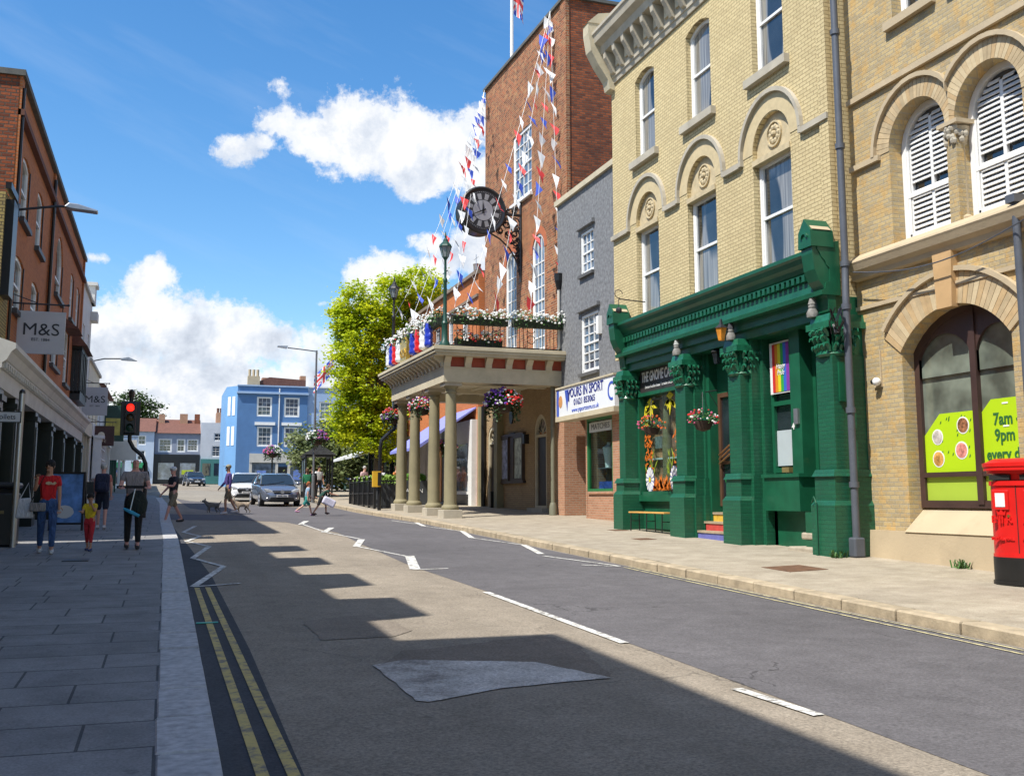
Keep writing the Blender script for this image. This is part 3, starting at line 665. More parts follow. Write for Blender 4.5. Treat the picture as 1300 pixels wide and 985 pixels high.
# ================================================================== YELLOW BUILDING with green cafe front
def cafe():
    e, z0 = bld('yellow_brick_cafe_building', 'tall yellow brick building with a green painted pillared cafe front', 11.5, 26.05, RR)
    W = 10.05; top = 13.1
    ops = []
    tops = [(1.55,2.70),(4.45,5.62),(7.42,8.60)]
    mids = [(1.50,2.80),(4.36,5.72),(7.32,8.72)]
    for a, b in tops: ops.append(OP(a, b, 10.42, 12.78, .17))
    for a, b in mids: ops.append(OP(a, b, 6.2, 9.46, 'round'))
    wb = MB(); wall(wb, 0, W, 5.3, 15.2, ops, .22, 0, 9); wb.add([(W,0,.2),(W,9,.2),(W,9,5.3),(W,0,5.3)], [(0,1,2,3)]); wb.add([(0,.5,.2),(0,9,.2),(0,9,5.3),(0,.5,5.3)], [(0,1,2,3)])
    wb.add([(0,.0,5.3),(W,0,5.3),(W,.7,5.3),(0,.7,5.3)], [(0,1,2,3)])
    wb.build('wall', YBRICK, e, z0)
    # pier at the right end, patched side
    MB().box(W-.28, W+.004, -.05, .05, 5.35, 13.0).build('corner_pier', YBRICK, e, z0)
    for a, b in tops:
        window(e, OP(a, b, 10.42, 12.78, .17), .13, z0, .075, (1,1), True, mg=GLASSC)
        part_box('sill', STONE, e, z0, (a-.2, b+.2, -.13, .13, 10.24, 10.42))
    CARV = mat('carved_tympanum', (.50,.41,.25), .85, .15, 6, bmp=.3, grime=.15)
    for a, b in mids:
        c = (a+b)/2; r = (b-a)/2
        window(e, OP(a+.02, b-.02, 6.2, 8.52), .13, z0, .08, (1,1), True, mg=GLASSC)
        t = MB(); pts = [(c+r*cos(pi*i/16), 8.66+ (9.46-8.66)/r*r*sin(pi*i/16)) for i in range(17)]
        t.prism([(a,8.60),(b,8.60)]+[(c+r*.999*cos(pi*i/16), 8.76+.70*sin(pi*i/16)) for i in range(17)], 'y', .10, .2)
        t.box(a, b, -.03, .2, 8.50, 8.62); tt = t.build('tympanum', CARV, e, z0)
        rs = MB()
        for k in range(10):
            an = 2*pi*k/10; rs.ball((c+.15*cos(an), .09, 9.02+.15*sin(an)), .062, 8, 4, (1,.6,1))
        rs.ball((c,.08,9.02), .07, 8, 5); hood(rs, c, 9.02, .24, .275, .06, .11, 20, 0, 2*pi); rs.build('rosette', CARV, tt, z0)
        v = MB(); hood(v, c, 8.78, r+.0, r+.38, -.012, .04)
        v.build('arch_bricks', mat('buff_arch_brick', (.53,.43,.25), .85, .1, 6, bmp=.25), e, z0)
        h = MB(); hood(h, c, 8.78, r+.38, r+.47, -.09, 0)
        h.box(c-r-.47, c-r-.38, -.085, 0, 8.64, 8.78); h.box(c+r+.38, c+r+.47, -.085, 0, 8.64, 8.78); h.build('hood_mould', STONE, e, z0)
    s = MB(); es = [0]+[x for a, b in mids for x in ((a+b)/2-(b-a)/2-.47, (a+b)/2+(b-a)/2+.47)]+[W]
    for i in range(0, len(es), 2): MB().box(es[i], es[i+1], -.09, 0, 8.62, 8.74).build('string_course', STONE, e, z0)
    # main cornice with brackets
    c = MB(); prof = [(0,13.1),(-.05,13.1),(-.07,13.22),(-.10,13.24),(-.10,13.86),(-.42,13.9),(-.46,14.1),(-.62,14.2),(-.66,14.38),(-.70,14.42),(-.70,14.5),(0,14.6)]
    c.prism(prof, 'x', -.02, W+.15); co = c.build('cornice', STONE, e, z0)
    b = MB()
    for i in range(17):
        u = .45+i*.6; MB().prism([(-.10,13.28),(-.18,13.32),(-.30,13.55),(-.40,13.72),(-.42,13.9),(-.10,13.9)], 'x', u-.08, u+.08).build('cornice_bracket', STONE, co, z0)
        MB().box(u+.2,u+.4,-.16,-.10,13.45,13.75).build('cornice_block', CORN, co, z0)
    b = MB(); b.prism([(0,12.9),(-.16,12.95),(-.22,13.2),(-.5,13.6),(-.72,14.0),(-.8,14.5),(-.8,14.8),(0,14.8)], 'x', -.12, .26); b.prism([(0,14.8),(-.82,14.8),(-.5,15.1),(0,15.2)], 'x', -.14, .28); b.build('cornice_end', CORN, e, z0)
    # ---------------- shopfront
    f = MB(); F0, F1 = .92, 10.14
    prof = [(.0,5.24),(-.40,5.24),(-.41,5.32),(-.33,5.35),(-.31,5.46),(-.22,5.50),(-.22,5.74),(-.28,5.79),(-.31,5.87),(-.38,5.93),(-.42,6.02),(-.46,6.06),(-.46,6.13),(-.0,6.26)]
    f.prism(prof, 'x', F0, F1); fa = f.build('fascia', GREENP, e, z0)
    dt = MB(); P = [(F0+.1,5.745)]
    for i in range(52):
        u = F0+.12+i*(F1-F0-.2)/52; P += [(u,5.73),(u,5.615),(u+.095,5.615),(u+.095,5.73)]
    P += [(F1-.1,5.72),(F1-.1,5.745)]; dt.prism(P, 'y', -.30, -.20); dt.build('dentils', GREENP, fa, z0)
    MB().box(F0+.05, F1-.05, -.24, .55, 5.05, 5.24).box(F0+.05, F1-.05, -.16, .5, 4.86, 5.05).build('beam', GREENP, e, z0)
    for u in (F0-.06, F1-.36):
        k = MB(); k.prism([(-.14,4.9),(-.24,4.95),(-.27,5.2),(-.36,5.4),(-.44,5.5),(-.52,5.7),(-.56,6.0),(-.56,6.42),(-.1,6.42),(-.1,4.9)], 'x', u, u+.34)
        k.prism([(u-.04,6.12),(u+.38,6.12),(u+.36,6.42),(u+.17,6.66),(u-.02,6.42)], 'y', -.60, -.12)
        hood(k, u+.17, 6.30, .07, .11, -.63, -.59, 10); kk = k.build('console', GREENP, e, z0)
        ro = MB(); ro.prism([(u+.17-.2,6.44),(u+.17+.2,6.44),(u+.17,6.62)], 'y', -.56, -.16); ro.build('console_cap', BUFF, kk, z0)
    LF = mat('green_cast_leaf', (.012,.12,.06), .3, .3, 8)
    def pillar(u, w, zb, steps=2, y0=-.30, sw=.12):
        g = gz(11.2, 26.05-u)-.12
        p = MB()
        p.box(u, u+w, y0, .5, 2.05, 4.15)
        p.cham(u-.12, u+w+.10, y0-.14, .5, g, g+1.0, .0); p.cham(u-.12, u+w+.10, y0-.14, .5, g+1.0, g+1.08, .05)
        p.box(u-.06, u+w+.05, y0-.08, .5, g+1.08, 1.98+ (0 if zb else 0)); p.cham(u-.10, u+w+.08, y0-.12, .5, 1.98, 2.10, .05)
        for k in range(1, steps+1):   # stepped returns
            yy = y0+.20*k; ww = u+w+sw*k
            p.box(ww-sw-.01, ww, yy, .5, 1.9, 4.9); p.box(ww-sw, ww+.08, yy-.08, .5, g, g+1.04); p.box(ww-sw, ww+.05, yy-.05, .5, g+1.04, 2.04)
        po = p.build('pillar', GREEN, e, z0)
        c = MB(); c.lathe((u+w/2, y0+w/2, 0), [(w*.62,4.12),(w*.70,4.16),(w*.62,4.22)], 4+8)
        c.box(u+.02, u+w-.02, y0+.02, .5, 4.15, 4.86); c.box(u-.1, u+w+.1, y0-.12, .5, 4.62, 4.74); c.cham(u-.05, u+w+.06, y0-.07, .5, 4.74, 4.88, .03)
        rnd = random.Random(int(u*10))
        def leaf(p, nx_, ny_, s):
            P = [Vector(p)+Vector((nx_*o_, ny_*o_, z_))*s for o_, z_ in ((0,0),(.02,.07),(.07,.13),(.12,.12),(.135,.07))]; c.tube(P, [.030*s,.042*s,.036*s,.024*s,.010*s], 5)
        for row, (z, rr, nn) in enumerate(((4.20,.0,5),(4.34,.02,4),(4.47,.04,5))):
            for k in range(nn):
                uu = u+w*(k+.5)/nn; s_ = rnd.uniform(.85,1.15); leaf((uu, y0-rr, z), rnd.uniform(-.25,.25), -1, s_)
            for k in range(4):
                leaf((u+w+rr, y0+.06+k*.12+.03*(row%2), z), 1, rnd.uniform(-.25,.25), 1); leaf((u-rr, y0+.06+k*.12+.03*(row%2), z), -1, rnd.uniform(-.25,.25), 1)
        c.build('capital', LF, po, z0, smooth=True)
        return po
    pillar(.88, .36, 0, 0); pillar(4.10, .50, 0, 2, sw=.08); pillar(6.54, .50, 0, 3, sw=.11); pillar(9.72, .50, 0, 0)
    part_box('wall_post', GREEN, e, z0, (W-.02, W+.16, -.28, .02, .3, 4.9))
    # shop window bay between first two pillars (at y .12)
    g = gz(11.6, 24)-.1
    part_box('stall_riser', GREENP, e, z0, (1.2,4.1,.16,.5,g,1.52), (1.22,4.08,.02,.5,1.52,1.68), (1.45,4.0,.13,.17,g+.15,1.40))
    fr = MB(); fr.box(1.22,1.34,.06,.3,1.68,5.05); fr.box(3.86,4.12,.06,.3,1.68,5.05); fr.box(1.22,4.12,.04,.3,4.18,4.27); fr.box(1.34,3.86,.10,.3,1.68,1.76)
    fr.build('window_frame', GREENP, e, z0)
    sg = MB().box(1.30,4.05,.10,.3,4.27,4.92).build('sign_panel', mat('charcoal_sign', (.035,.03,.03), .5, .15, 2), e, z0)
    TXW = mat('white_lettering', (.72,.72,.70), .5, .05, 5)
    text('THE GNOME CAFE', .36, 'lettering', TXW, e, (2.36, .095, 4.66-z0), sx=.60, shear=.12, bold=.008)
    text('home of coffee house * creative treats', .12, 'lettering', TXW, e, (2.42, .095, 4.41-z0), sx=.82, shear=.2)
    MB().box(1.30,3.90,.20,.21,1.7,4.2).build('pane', CLEAR, e, z0)
    # painted window display: dark room, curtains, flowers, daisies
    room = MB().box(1.3,4.0,.42,.46,1.4,4.3).box(1.3,4.0,.22,.44,1.66,1.7).build('display_back', mat('brown_interior', (.42,.20,.10), .8, .7, 2.5), e, z0)
    YV = mat('yellow_window_paint', (.62,.55,.02), .5, .15, 5); OV = mat('orange_window_paint', (.62,.15,.015), .5, .25, 7); WV = mat('white_window_paint', (.75,.75,.72), .5, .05, 5); BV = mat('blue_petal_paint', (.06,.08,.35), .5, .2, 5); GV = mat('leaf_window_paint', (.25,.35,.03), .5, .3, 6)
    rnd = random.Random(11); yq = (.188,.194)
    def blade(mb, x, z, L, a, w):
        d = Vector((cos(a), sin(a))); n = Vector((-d.y, d.x)); p = Vector((x, z))
        P = [p, p+d*L*.5+n*w, p+d*L, p+d*L*.5-n*w]; mb.prism([(clampx(q.x), q.y) for q in P], 'y', *yq)
    def clampx(x): return min(3.60, max(1.38, x))
    o1 = MB(); y1 = MB(); g1 = MB()
    for k in range(70):
        side = rnd.choice((0,0,1)); x = rnd.uniform(1.40,1.75) if side == 0 else rnd.uniform(3.0,3.35); z = rnd.uniform(2.3,3.35); blade(o1, x, z, rnd.uniform(.1,.24), rnd.uniform(0,2*pi), .03)
    for k in range(40): blade(o1, rnd.uniform(1.7,3.1), 1.78, rnd.uniform(.15,.42), rnd.uniform(.9,2.2), .04)
    for k in range(26):
        x = rnd.choice((rnd.uniform(1.4,1.85), rnd.uniform(2.6,3.2))); blade(g1, x, rnd.uniform(1.8,2.5), rnd.uniform(.2,.5), rnd.uniform(.7,2.4), .02)
    for cx_, cz_ in ((1.75,3.95),(2.85,4.02)):
        for k in range(9): blade(y1, cx_, cz_, rnd.uniform(.25,.42), rnd.uniform(pi,2*pi), .05)
        blade(y1, cx_-.2, cz_+.08, .4, 0, .1)
    for k in range(14): blade(y1, 1.40, rnd.uniform(3.2,4.0), .22, rnd.uniform(-1.5,1.5), .035)
    o1.build('flame_painting', OV, e, z0); y1.build('leaf_painting', YV, e, z0); g1.build('stem_painting', GV, e, z0)
    for cx_ in (1.66, 3.02):
        d1 = MB(); d2 = MB(); rr_ = .24
        for k in range(14):
            t = 2*pi*k/14; P = [(clampx(cx_+rr_*r*cos(t+da)), 2.06+rr_*1.35*r*sin(t+da)) for r, da in ((.3,-.1),(.85,-.17),(1,0),(.85,.17),(.3,.1))]; d1.prism(P, 'y', .180, .186)
        n = 20; d2.prism([(clampx(cx_+rr_*.97*cos(2*pi*i/n)), 2.06+rr_*1.3*sin(2*pi*i/n)) for i in range(n)], 'y', .187, .1875)
        dd = d1.build('daisy', WV, e, z0); d2.build('daisy_backing', BV, dd, z0)  # blue disc painted on the glass behind the white petals
        c3 = MB(); c3.prism([(cx_+.06*cos(2*pi*i/10), 2.06+.07*sin(2*pi*i/10)) for i in range(10)], 'y', .175, .179); c3.build('daisy_eye', YV, dd, z0)
    MB().box(1.38,3.64,.3,.5,2.56,2.60).build('shelf', WV, e, z0)
    MB().lathe((2.35,.36,1.7), [(.13,0),(.14,1.2),(.10,1.9),(.12,2.5)], 10).build('display_post', mat('khaki_cloth', (.22,.18,.09), .9, .3, 5), e, z0, smooth=True)
    MB().box(1.6,1.95,.36,.40,3.3,3.6).box(1.62,2.0,.36,.40,2.85,3.15).build('framed_picture', mat('picture_grey', (.25,.25,.24), .6, .5, 9), e, z0)
    # recessed entrance door
    g2 = gz(11.6, 20.5)-.1
    part_box('door_reveal', GREENP, e, z0, (4.76,4.90,.15,.55,g2,4.85), (4.90,6.5,.36,.6,3.95,4.85), (6.0,6.6,.30,.6,g2,4.85))
    dr = MB(); dr.ring(outline(OP(4.90,6.0,1.42,3.95)), outline(OP(4.90,6.0,1.42,3.95), .10), .36, .44); dr.box(4.98,5.92,.37,.43,2.35,2.42)
    dd = dr.build('door', mat('brown_door', (.09,.045,.025), .5, .2, 3), e, z0); MB().box(4.98,5.92,.40,.415,1.5,3.84).build('pane', GLASS, dd, z0)
    hd = MB()
    for k in range(3): hd.tube([(4.98,.32,2.36+.1*k),(5.2,.28,2.42+.1*k),(5.5,.28,2.55+.1*k),(5.9,.32,2.62+.1*k)], .022, 6)
    hd.build('push_bar', mat('copper_bar', (.45,.22,.10), .35, .1, 4, metal=.7), dd, z0)
    MB().box(5.2,5.4,.34,.355,1.95,2.12).build('notice', mat('green_notice', (.02,.45,.08), .5, .1, 4), dd, z0)
    SC_ = [mat('step_blue_paint', (.14,.15,.42), .6, .2, 5, grime=.3), mat('step_red_paint', (.50,.06,.05), .6, .2, 5, grime=.3), mat('step_yellow_paint', (.62,.40,.05), .6, .2, 5, grime=.3)]
    TR = mat('worn_step_tread', (.34,.27,.18), .8, .2, 4, bmp=.2)
    for k in range(3):
        zt = g2+.28+.2*k; yk = -.16+.16*k
        s_ = MB().box(4.80 if k else 4.74, 6.50, yk+.02, .50, g2-.1, zt-.05).build('step', SC_[k], e, z0); MB().box(4.78 if k else 4.72, 6.50, yk, .50, zt-.048, zt).build('tread', TR, s_, z0)
    # second window bay and side door
    g3 = gz(11.6, 18)-.1
    part_box('window_apron', GREENP, e, z0, (7.38,8.62,-.02,.6,1.35,2.0), (7.33,8.67,-.06,.6,2.0,2.07), (7.3,8.6,.22,.6,g3,1.35))
    fr = MB(); o = OP(7.32,8.24,2.1,4.86); fr.ring(outline(o), outline(o, .10), .24, .36); fr.box(7.42,8.14,.23,.36,3.45,3.54); fr.box(8.24,8.60,.10,.5,2.05,4.9)
    wf = fr.build('window', GREENP, e, z0); MB().box(7.38,8.18,.31,.32,2.15,4.8).build('pane', GLASS, wf, z0)
    MB().box(7.43,8.13,.285,.305,2.24,2.95).build('frosted_film', mat('frosted_film', (.42,.48,.50), .5, .06, 2), wf, z0)
    # rainbow banner
    rb = thing('rainbow_banner', 'rainbow striped banner hung in the upper cafe window beside the doorway', 'banner', (0,0,0)); rb.location = (11.5+.20, 26.05-7.80, 4.12); rb.rotation_euler = (0,0,RR)
    cols = [(.55,.02,.02),(.62,.22,.01),(.62,.55,.02),(.03,.32,.05),(.03,.12,.5),(.20,.03,.30)]
    sp_ = MB()
    sp_.box(-.42,.42,.0,.012,-.43,.62); rbb = sp_.build('backing', WHITE, rb)
    for k, c_ in enumerate(cols):
        x0 = -.31+k*.1; MB().box(x0, x0+.098, -.012, -.002, -.40,.58).build('stripe', mat('rainbow_%s' % ['red','orange','yellow','green','blue','purple'][k], c_, .6, .08, 5), rb)
    text('Happy\nPride', .15, 'lettering', TXW, rb, (0,-.02,.05), sx=.8, shear=.2)
    # side door with stone steps
    sdm = MB(); sdm.box(8.6,9.75,.45,.52,1.38,3.5); sdm.box(8.6,8.7,.38,.52,1.2,4.85); sdm.box(8.6,9.75,.40,.52,3.5,3.58); sdm.box(8.85,9.6,.43,.46,1.6,2.3); sdm.box(8.85,9.6,.43,.46,2.5,3.3); d2 = sdm.build('side_door', GREENP, e, z0)
    MB().box(8.7,9.7,.46,.50,3.6,4.8).build('transom_pane', GLASS, d2, z0); MB().ball((8.85,.41,2.3), .035, 8, 5).build('knob', mat('brass', (.6,.42,.12), .3, .1, 5, metal=.9), d2, z0)
    STEP = mat('sandstone_step', (.38,.33,.25), .8, .18, 5, bmp=.3, grime=.4)
    g4 = gz(11.5, 16.9)-.08
    for k in range(3):
        MB().box(8.45+.16*k,9.72,-.22+.2*k,.5,g4+.03+.26*k,g4+.16+.26*k).build('step', STEP, e, z0, bevel=.03)
    MB().box(8.75,9.5,-.0,.5,g4-.1,g4+.8).box(9.0,9.5,.2,.5,g4+.8,1.4).build('step_wall', GREENP, e, z0)
    MB().box(8.40,8.54,.05,.10,3.02,3.32).build('intercom', TIN, e, z0); text('4', .17, 'number', TXW, e, (8.32,.09,2.98-z0), bold=.006)
    MB().box(7.85,8.1,.10,.23,2.10,2.2).build('letter_plate', mat('brass_plate', (.4,.3,.12), .4, .2, 5, metal=.6), e, z0)
    # side wall lit returns, downpipes and bits
    MB().box(10.225,10.27,-.2,.1,3.3,4.0).build('alarm_cover', GREENP, e, z0)
    rail = MB(); rail.tube([(9.80,-.47,.55),(9.80,-.47,1.52),(9.74,-.47,1.62),(9.68,-.47,1.52)], .018, 6); rail.build('handrail', GREENP, e, z0)
    return e
cafe()
# downpipe between cafe building and bank
dp = thing('downpipe', 'grey downpipe with an offset bend between the two yellow brick fronts', 'pipe', (11.42, 15.72, gz(11.4,15.7)))
m = MB(); r = .065
m.tube([(.06,0,15),(.06,0,5.2),(.05,0,4.9),(.0,-.06,4.6),(.0,-.06,4.4),(.0,-.06,-.05)], r, 12)
for z in (9.6,7.4,5.2,4.4,2.55,1.25): m.tube([(.06 if z > 5 else 0, 0 if z > 5 else -.06, z-.05),(.06 if z > 5 else 0, 0 if z > 5 else -.06, z+.05)], r+.022, 12)
m.build('pipe', LEAD, dp, smooth=True)
mm = MB(); mm.box(-.11,.11,-.16,.04,.0,.34); mm.build('shoe', LEAD, dp, bevel=.03)
m = MB(); random.seed(4)
for k in range(14):
    a = random.uniform(0, 6.28); m.tube([(-.25+random.uniform(-.06,.06), random.uniform(-.2,0), 3.9),(-.25+.13*cos(a), -.1+.13*sin(a), 4.1),(-.25+.1*cos(a+1), -.1+.1*sin(a+1), 4.35)], .012, 5)
bw = m.build('cable_bundle', BLACK); tag(bw, 'tangled bundle of black cables on the brick beside the bent downpipe', 'cables'); bw.location = dp.location

# bench
b = thing('wooden_bench', 'slim orange topped wooden bench under the painted cafe window', 'bench', (11.2, 23.95, gz(11.2,23.95)), RR)
b.location = (11.18, 24.35, gz(11.2,24.3))
b.rotation_euler = (0,0,RR)
MB().box(0,2.0,-.13,.13,.44,.475).build('seat', mat('orange_plank', (.62,.33,.08), .5, .12, 6), b, bevel=.006)
for x in (.12,1.02,1.86):
    for y in (-.11,.11):
        MB().tube([(x,y,.44),(x,y*1.1,.0)], .014, 6).build('leg', BLACK, b)
    MB().tube([(x,-.11,.25),(x,.11,.25)], .01, 6).build('brace', BLACK, b)

# ---------------- flower things
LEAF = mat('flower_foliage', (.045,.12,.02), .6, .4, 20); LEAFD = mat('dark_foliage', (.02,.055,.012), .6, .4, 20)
FC = {k: mat('petals_'+k, c, .6, .2, 20) for k, c in dict(red=(.62,.03,.03), pink=(.65,.12,.25), white=(.80,.80,.76), purple=(.16,.05,.35), orange=(.70,.14,.03), cream=(.75,.70,.5), lilac=(.45,.2,.5)).items()}
def flowers(par, c, rad, n, keys, seed, low=-.3, leafn=None, fr=.03, bias=None, leafm=None, sy=None):
    rnd = random.Random(seed); rx, ry, rz = rad
    lf = MB()
    for k in range(leafn or n):
        t = rnd.uniform(0,2*pi); z = rnd.uniform(low, 1); q = sqrt(max(0,1-z*z)) if abs(z) < 1 else 0; s = rnd.uniform(.55,.98)
        p = Vector((c[0]+rx*q*cos(t)*s, c[1]+ry*q*sin(t)*s, c[2]+rz*z*s)); w = fr*rnd.uniform(.9,1.7)
        a = Vector((rnd.gauss(0,1), rnd.gauss(0,1), rnd.gauss(0,1))).normalized(); b_ = a.orthogonal().normalized()
        lf.add([p-a*w, p+b_*w*.6, p+a*w, p-b_*w*.6], [(0,1,2,3)])
    lf.build('leaves', leafm or LEAF, par)
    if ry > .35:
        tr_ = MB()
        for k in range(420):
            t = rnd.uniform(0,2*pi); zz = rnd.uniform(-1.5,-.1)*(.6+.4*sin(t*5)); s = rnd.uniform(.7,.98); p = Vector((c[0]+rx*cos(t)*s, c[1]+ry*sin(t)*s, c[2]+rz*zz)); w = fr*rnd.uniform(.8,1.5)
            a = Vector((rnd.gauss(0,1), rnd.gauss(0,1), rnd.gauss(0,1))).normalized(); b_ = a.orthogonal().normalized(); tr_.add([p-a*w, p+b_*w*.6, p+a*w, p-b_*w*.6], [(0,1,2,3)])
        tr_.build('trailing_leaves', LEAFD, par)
    ms = {k: MB() for k in keys}
    for k in range(n):
        t = rnd.uniform(0,2*pi); z = rnd.uniform(low, 1); q = sqrt(max(0,1-z*z)); s = rnd.uniform(.9,1.1)
        p = (c[0]+rx*q*cos(t)*s, c[1]+ry*q*sin(t)*s, c[2]+rz*z*s)
        key = bias(t, z, rnd) if bias else rnd.choice(keys)
        ms[key].ball(p, fr*rnd.uniform(.6,1.15), 6, 3, (1,1,.75))
    for k, mb_ in ms.items():
        if mb_.v: mb_.build('blossom', FC[k], par)
def basket(x, y, z, r, keys, label, seed, chain=.5, n=90, grp=None, bias=None, big=1., col=None):
    t = thing('hanging_basket', label, 'flower basket', (x, y, z), 0, grp)
    MB().lathe((0,0,0), [(.02,-r*.85),(r*.55,-r*.7),(r*.85,-.02),(r*.86,0)], 12).build('basket', col or mat('basket_liner', (.05,.03,.02), .9, .3, 8), t, smooth=True)
    if chain:
        c = MB()
        for k in range(3): c.tube([(r*.8*cos(2.1*k), r*.8*sin(2.1*k), 0),(0,0,chain)], .006, 4)
        c.build('chain', IRON, t)
    flowers(t, (0,0,.02), (r*1.25*big, r*1.25*big, r*.9*big), n, keys, seed, -.35, n*2, .028*max(1, r/.25), bias)
    return t
basket(10.87, 22.55, 3.28, .26, ['red','pink','orange'], 'hanging basket of pink and orange flowers in front of the painted window', 3, .62, 60, 'hanging baskets on the cafe front', bias=lambda t, z, r: 'pink' if sin(t) > .0 else 'orange')
basket(10.80, 19.9, 3.22, .26, ['red','pink','white'], 'hanging basket of red and white flowers beside the cafe doorway', 5, .62, 60, 'hanging baskets on the cafe front')
for (y, z) in ((22.55,3.9),(19.9,3.84)):
    bk = MB().tube([(11.15,y,z+.05),(10.87,y,z)], .012, 6).tube([(11.15,y,z-.3),(10.95,y,z)], .009, 6).build('basket_bracket', IRON)
    tag(bk, 'black iron bracket holding the hanging basket of %s' % ('pink and orange flowers' if y > 21 else 'red and white flowers'), 'bracket')
# scroll bracket and lamp on fascia; warm lantern
bk = MB(); bk.tube([(10.9,22.85,6.32),(10.2,22.85,6.36)], .014, 6); bk.tube([(10.2+.1*cos(a), 22.85, 6.48+.1*sin(a)) for a in [i*.5 for i in range(11)]], .009, 5); bk.tube([(10.2,22.85,6.36),(10.2,22.85,6.14)], .009, 5)
bk.ball((10.2,22.85,6.08), .08, 8, 5); tag(bk.build('scroll_bracket', IRON), 'thin wrought iron scroll bracket sticking out over the cafe fascia', 'bracket')
# figures of gnome heads / lamps above pillars
for i, (x, y) in enumerate(((11.15,21.72),(11.15,19.25),(11.15,16.3))):
    t = thing('gnome_figure', ['small grey gnome figure on the second green pillar near the cafe sign','small dark gnome figure on the third green pillar under the orange lantern','small grey gnome figure on the nearest green pillar'][i], 'figure', (x, y, 4.88), 0, 'gnome figures on the pillars')
    MB().lathe((0,0,0), [(.10,0),(.11,.08),(.07,.16)], 10).ball((0,0,.2), .075, 10, 6).build('body', mat('gnome_grey', (.22,.21,.19), .8, .4, 9), t, smooth=True)
    MB().lathe((0,0,.24), [(.08,0),(.05,.1),(.01,.2)], 8).build('hat', [mat('gnome_pale', (.35,.36,.33), .8, .4, 9), mat('gnome_dark', (.03,.03,.035), .7, .2, 5), mat('gnome_grey', (0,0,0))][i], t)
t = thing('lantern', 'small orange lantern hanging under the green fascia over the third pillar', 'lamp', (10.98,19.35,5.0))
MB().lathe((0,0,0), [(.07,-.12),(.13,.14)], 6).build('lamp_glass', mat('amber_glass', (.65,.25,.03), .4, .3, 5), t); MB().lathe((0,0,.14), [(.15,0),(.05,.08),(.02,.2)], 6).build('cap', IRON, t)
t = thing('lantern', 'small dark lantern hanging under the fascia over the recessed cafe doorway', 'lamp', (11.45,20.4,4.65))
MB().lathe((0,0,0), [(.07,-.12),(.13,.14)], 6).build('lamp_glass', GLASS, t); MB().lathe((0,0,.14), [(.15,0),(.05,.08),(.02,.2)], 6).build('cap', IRON, t)

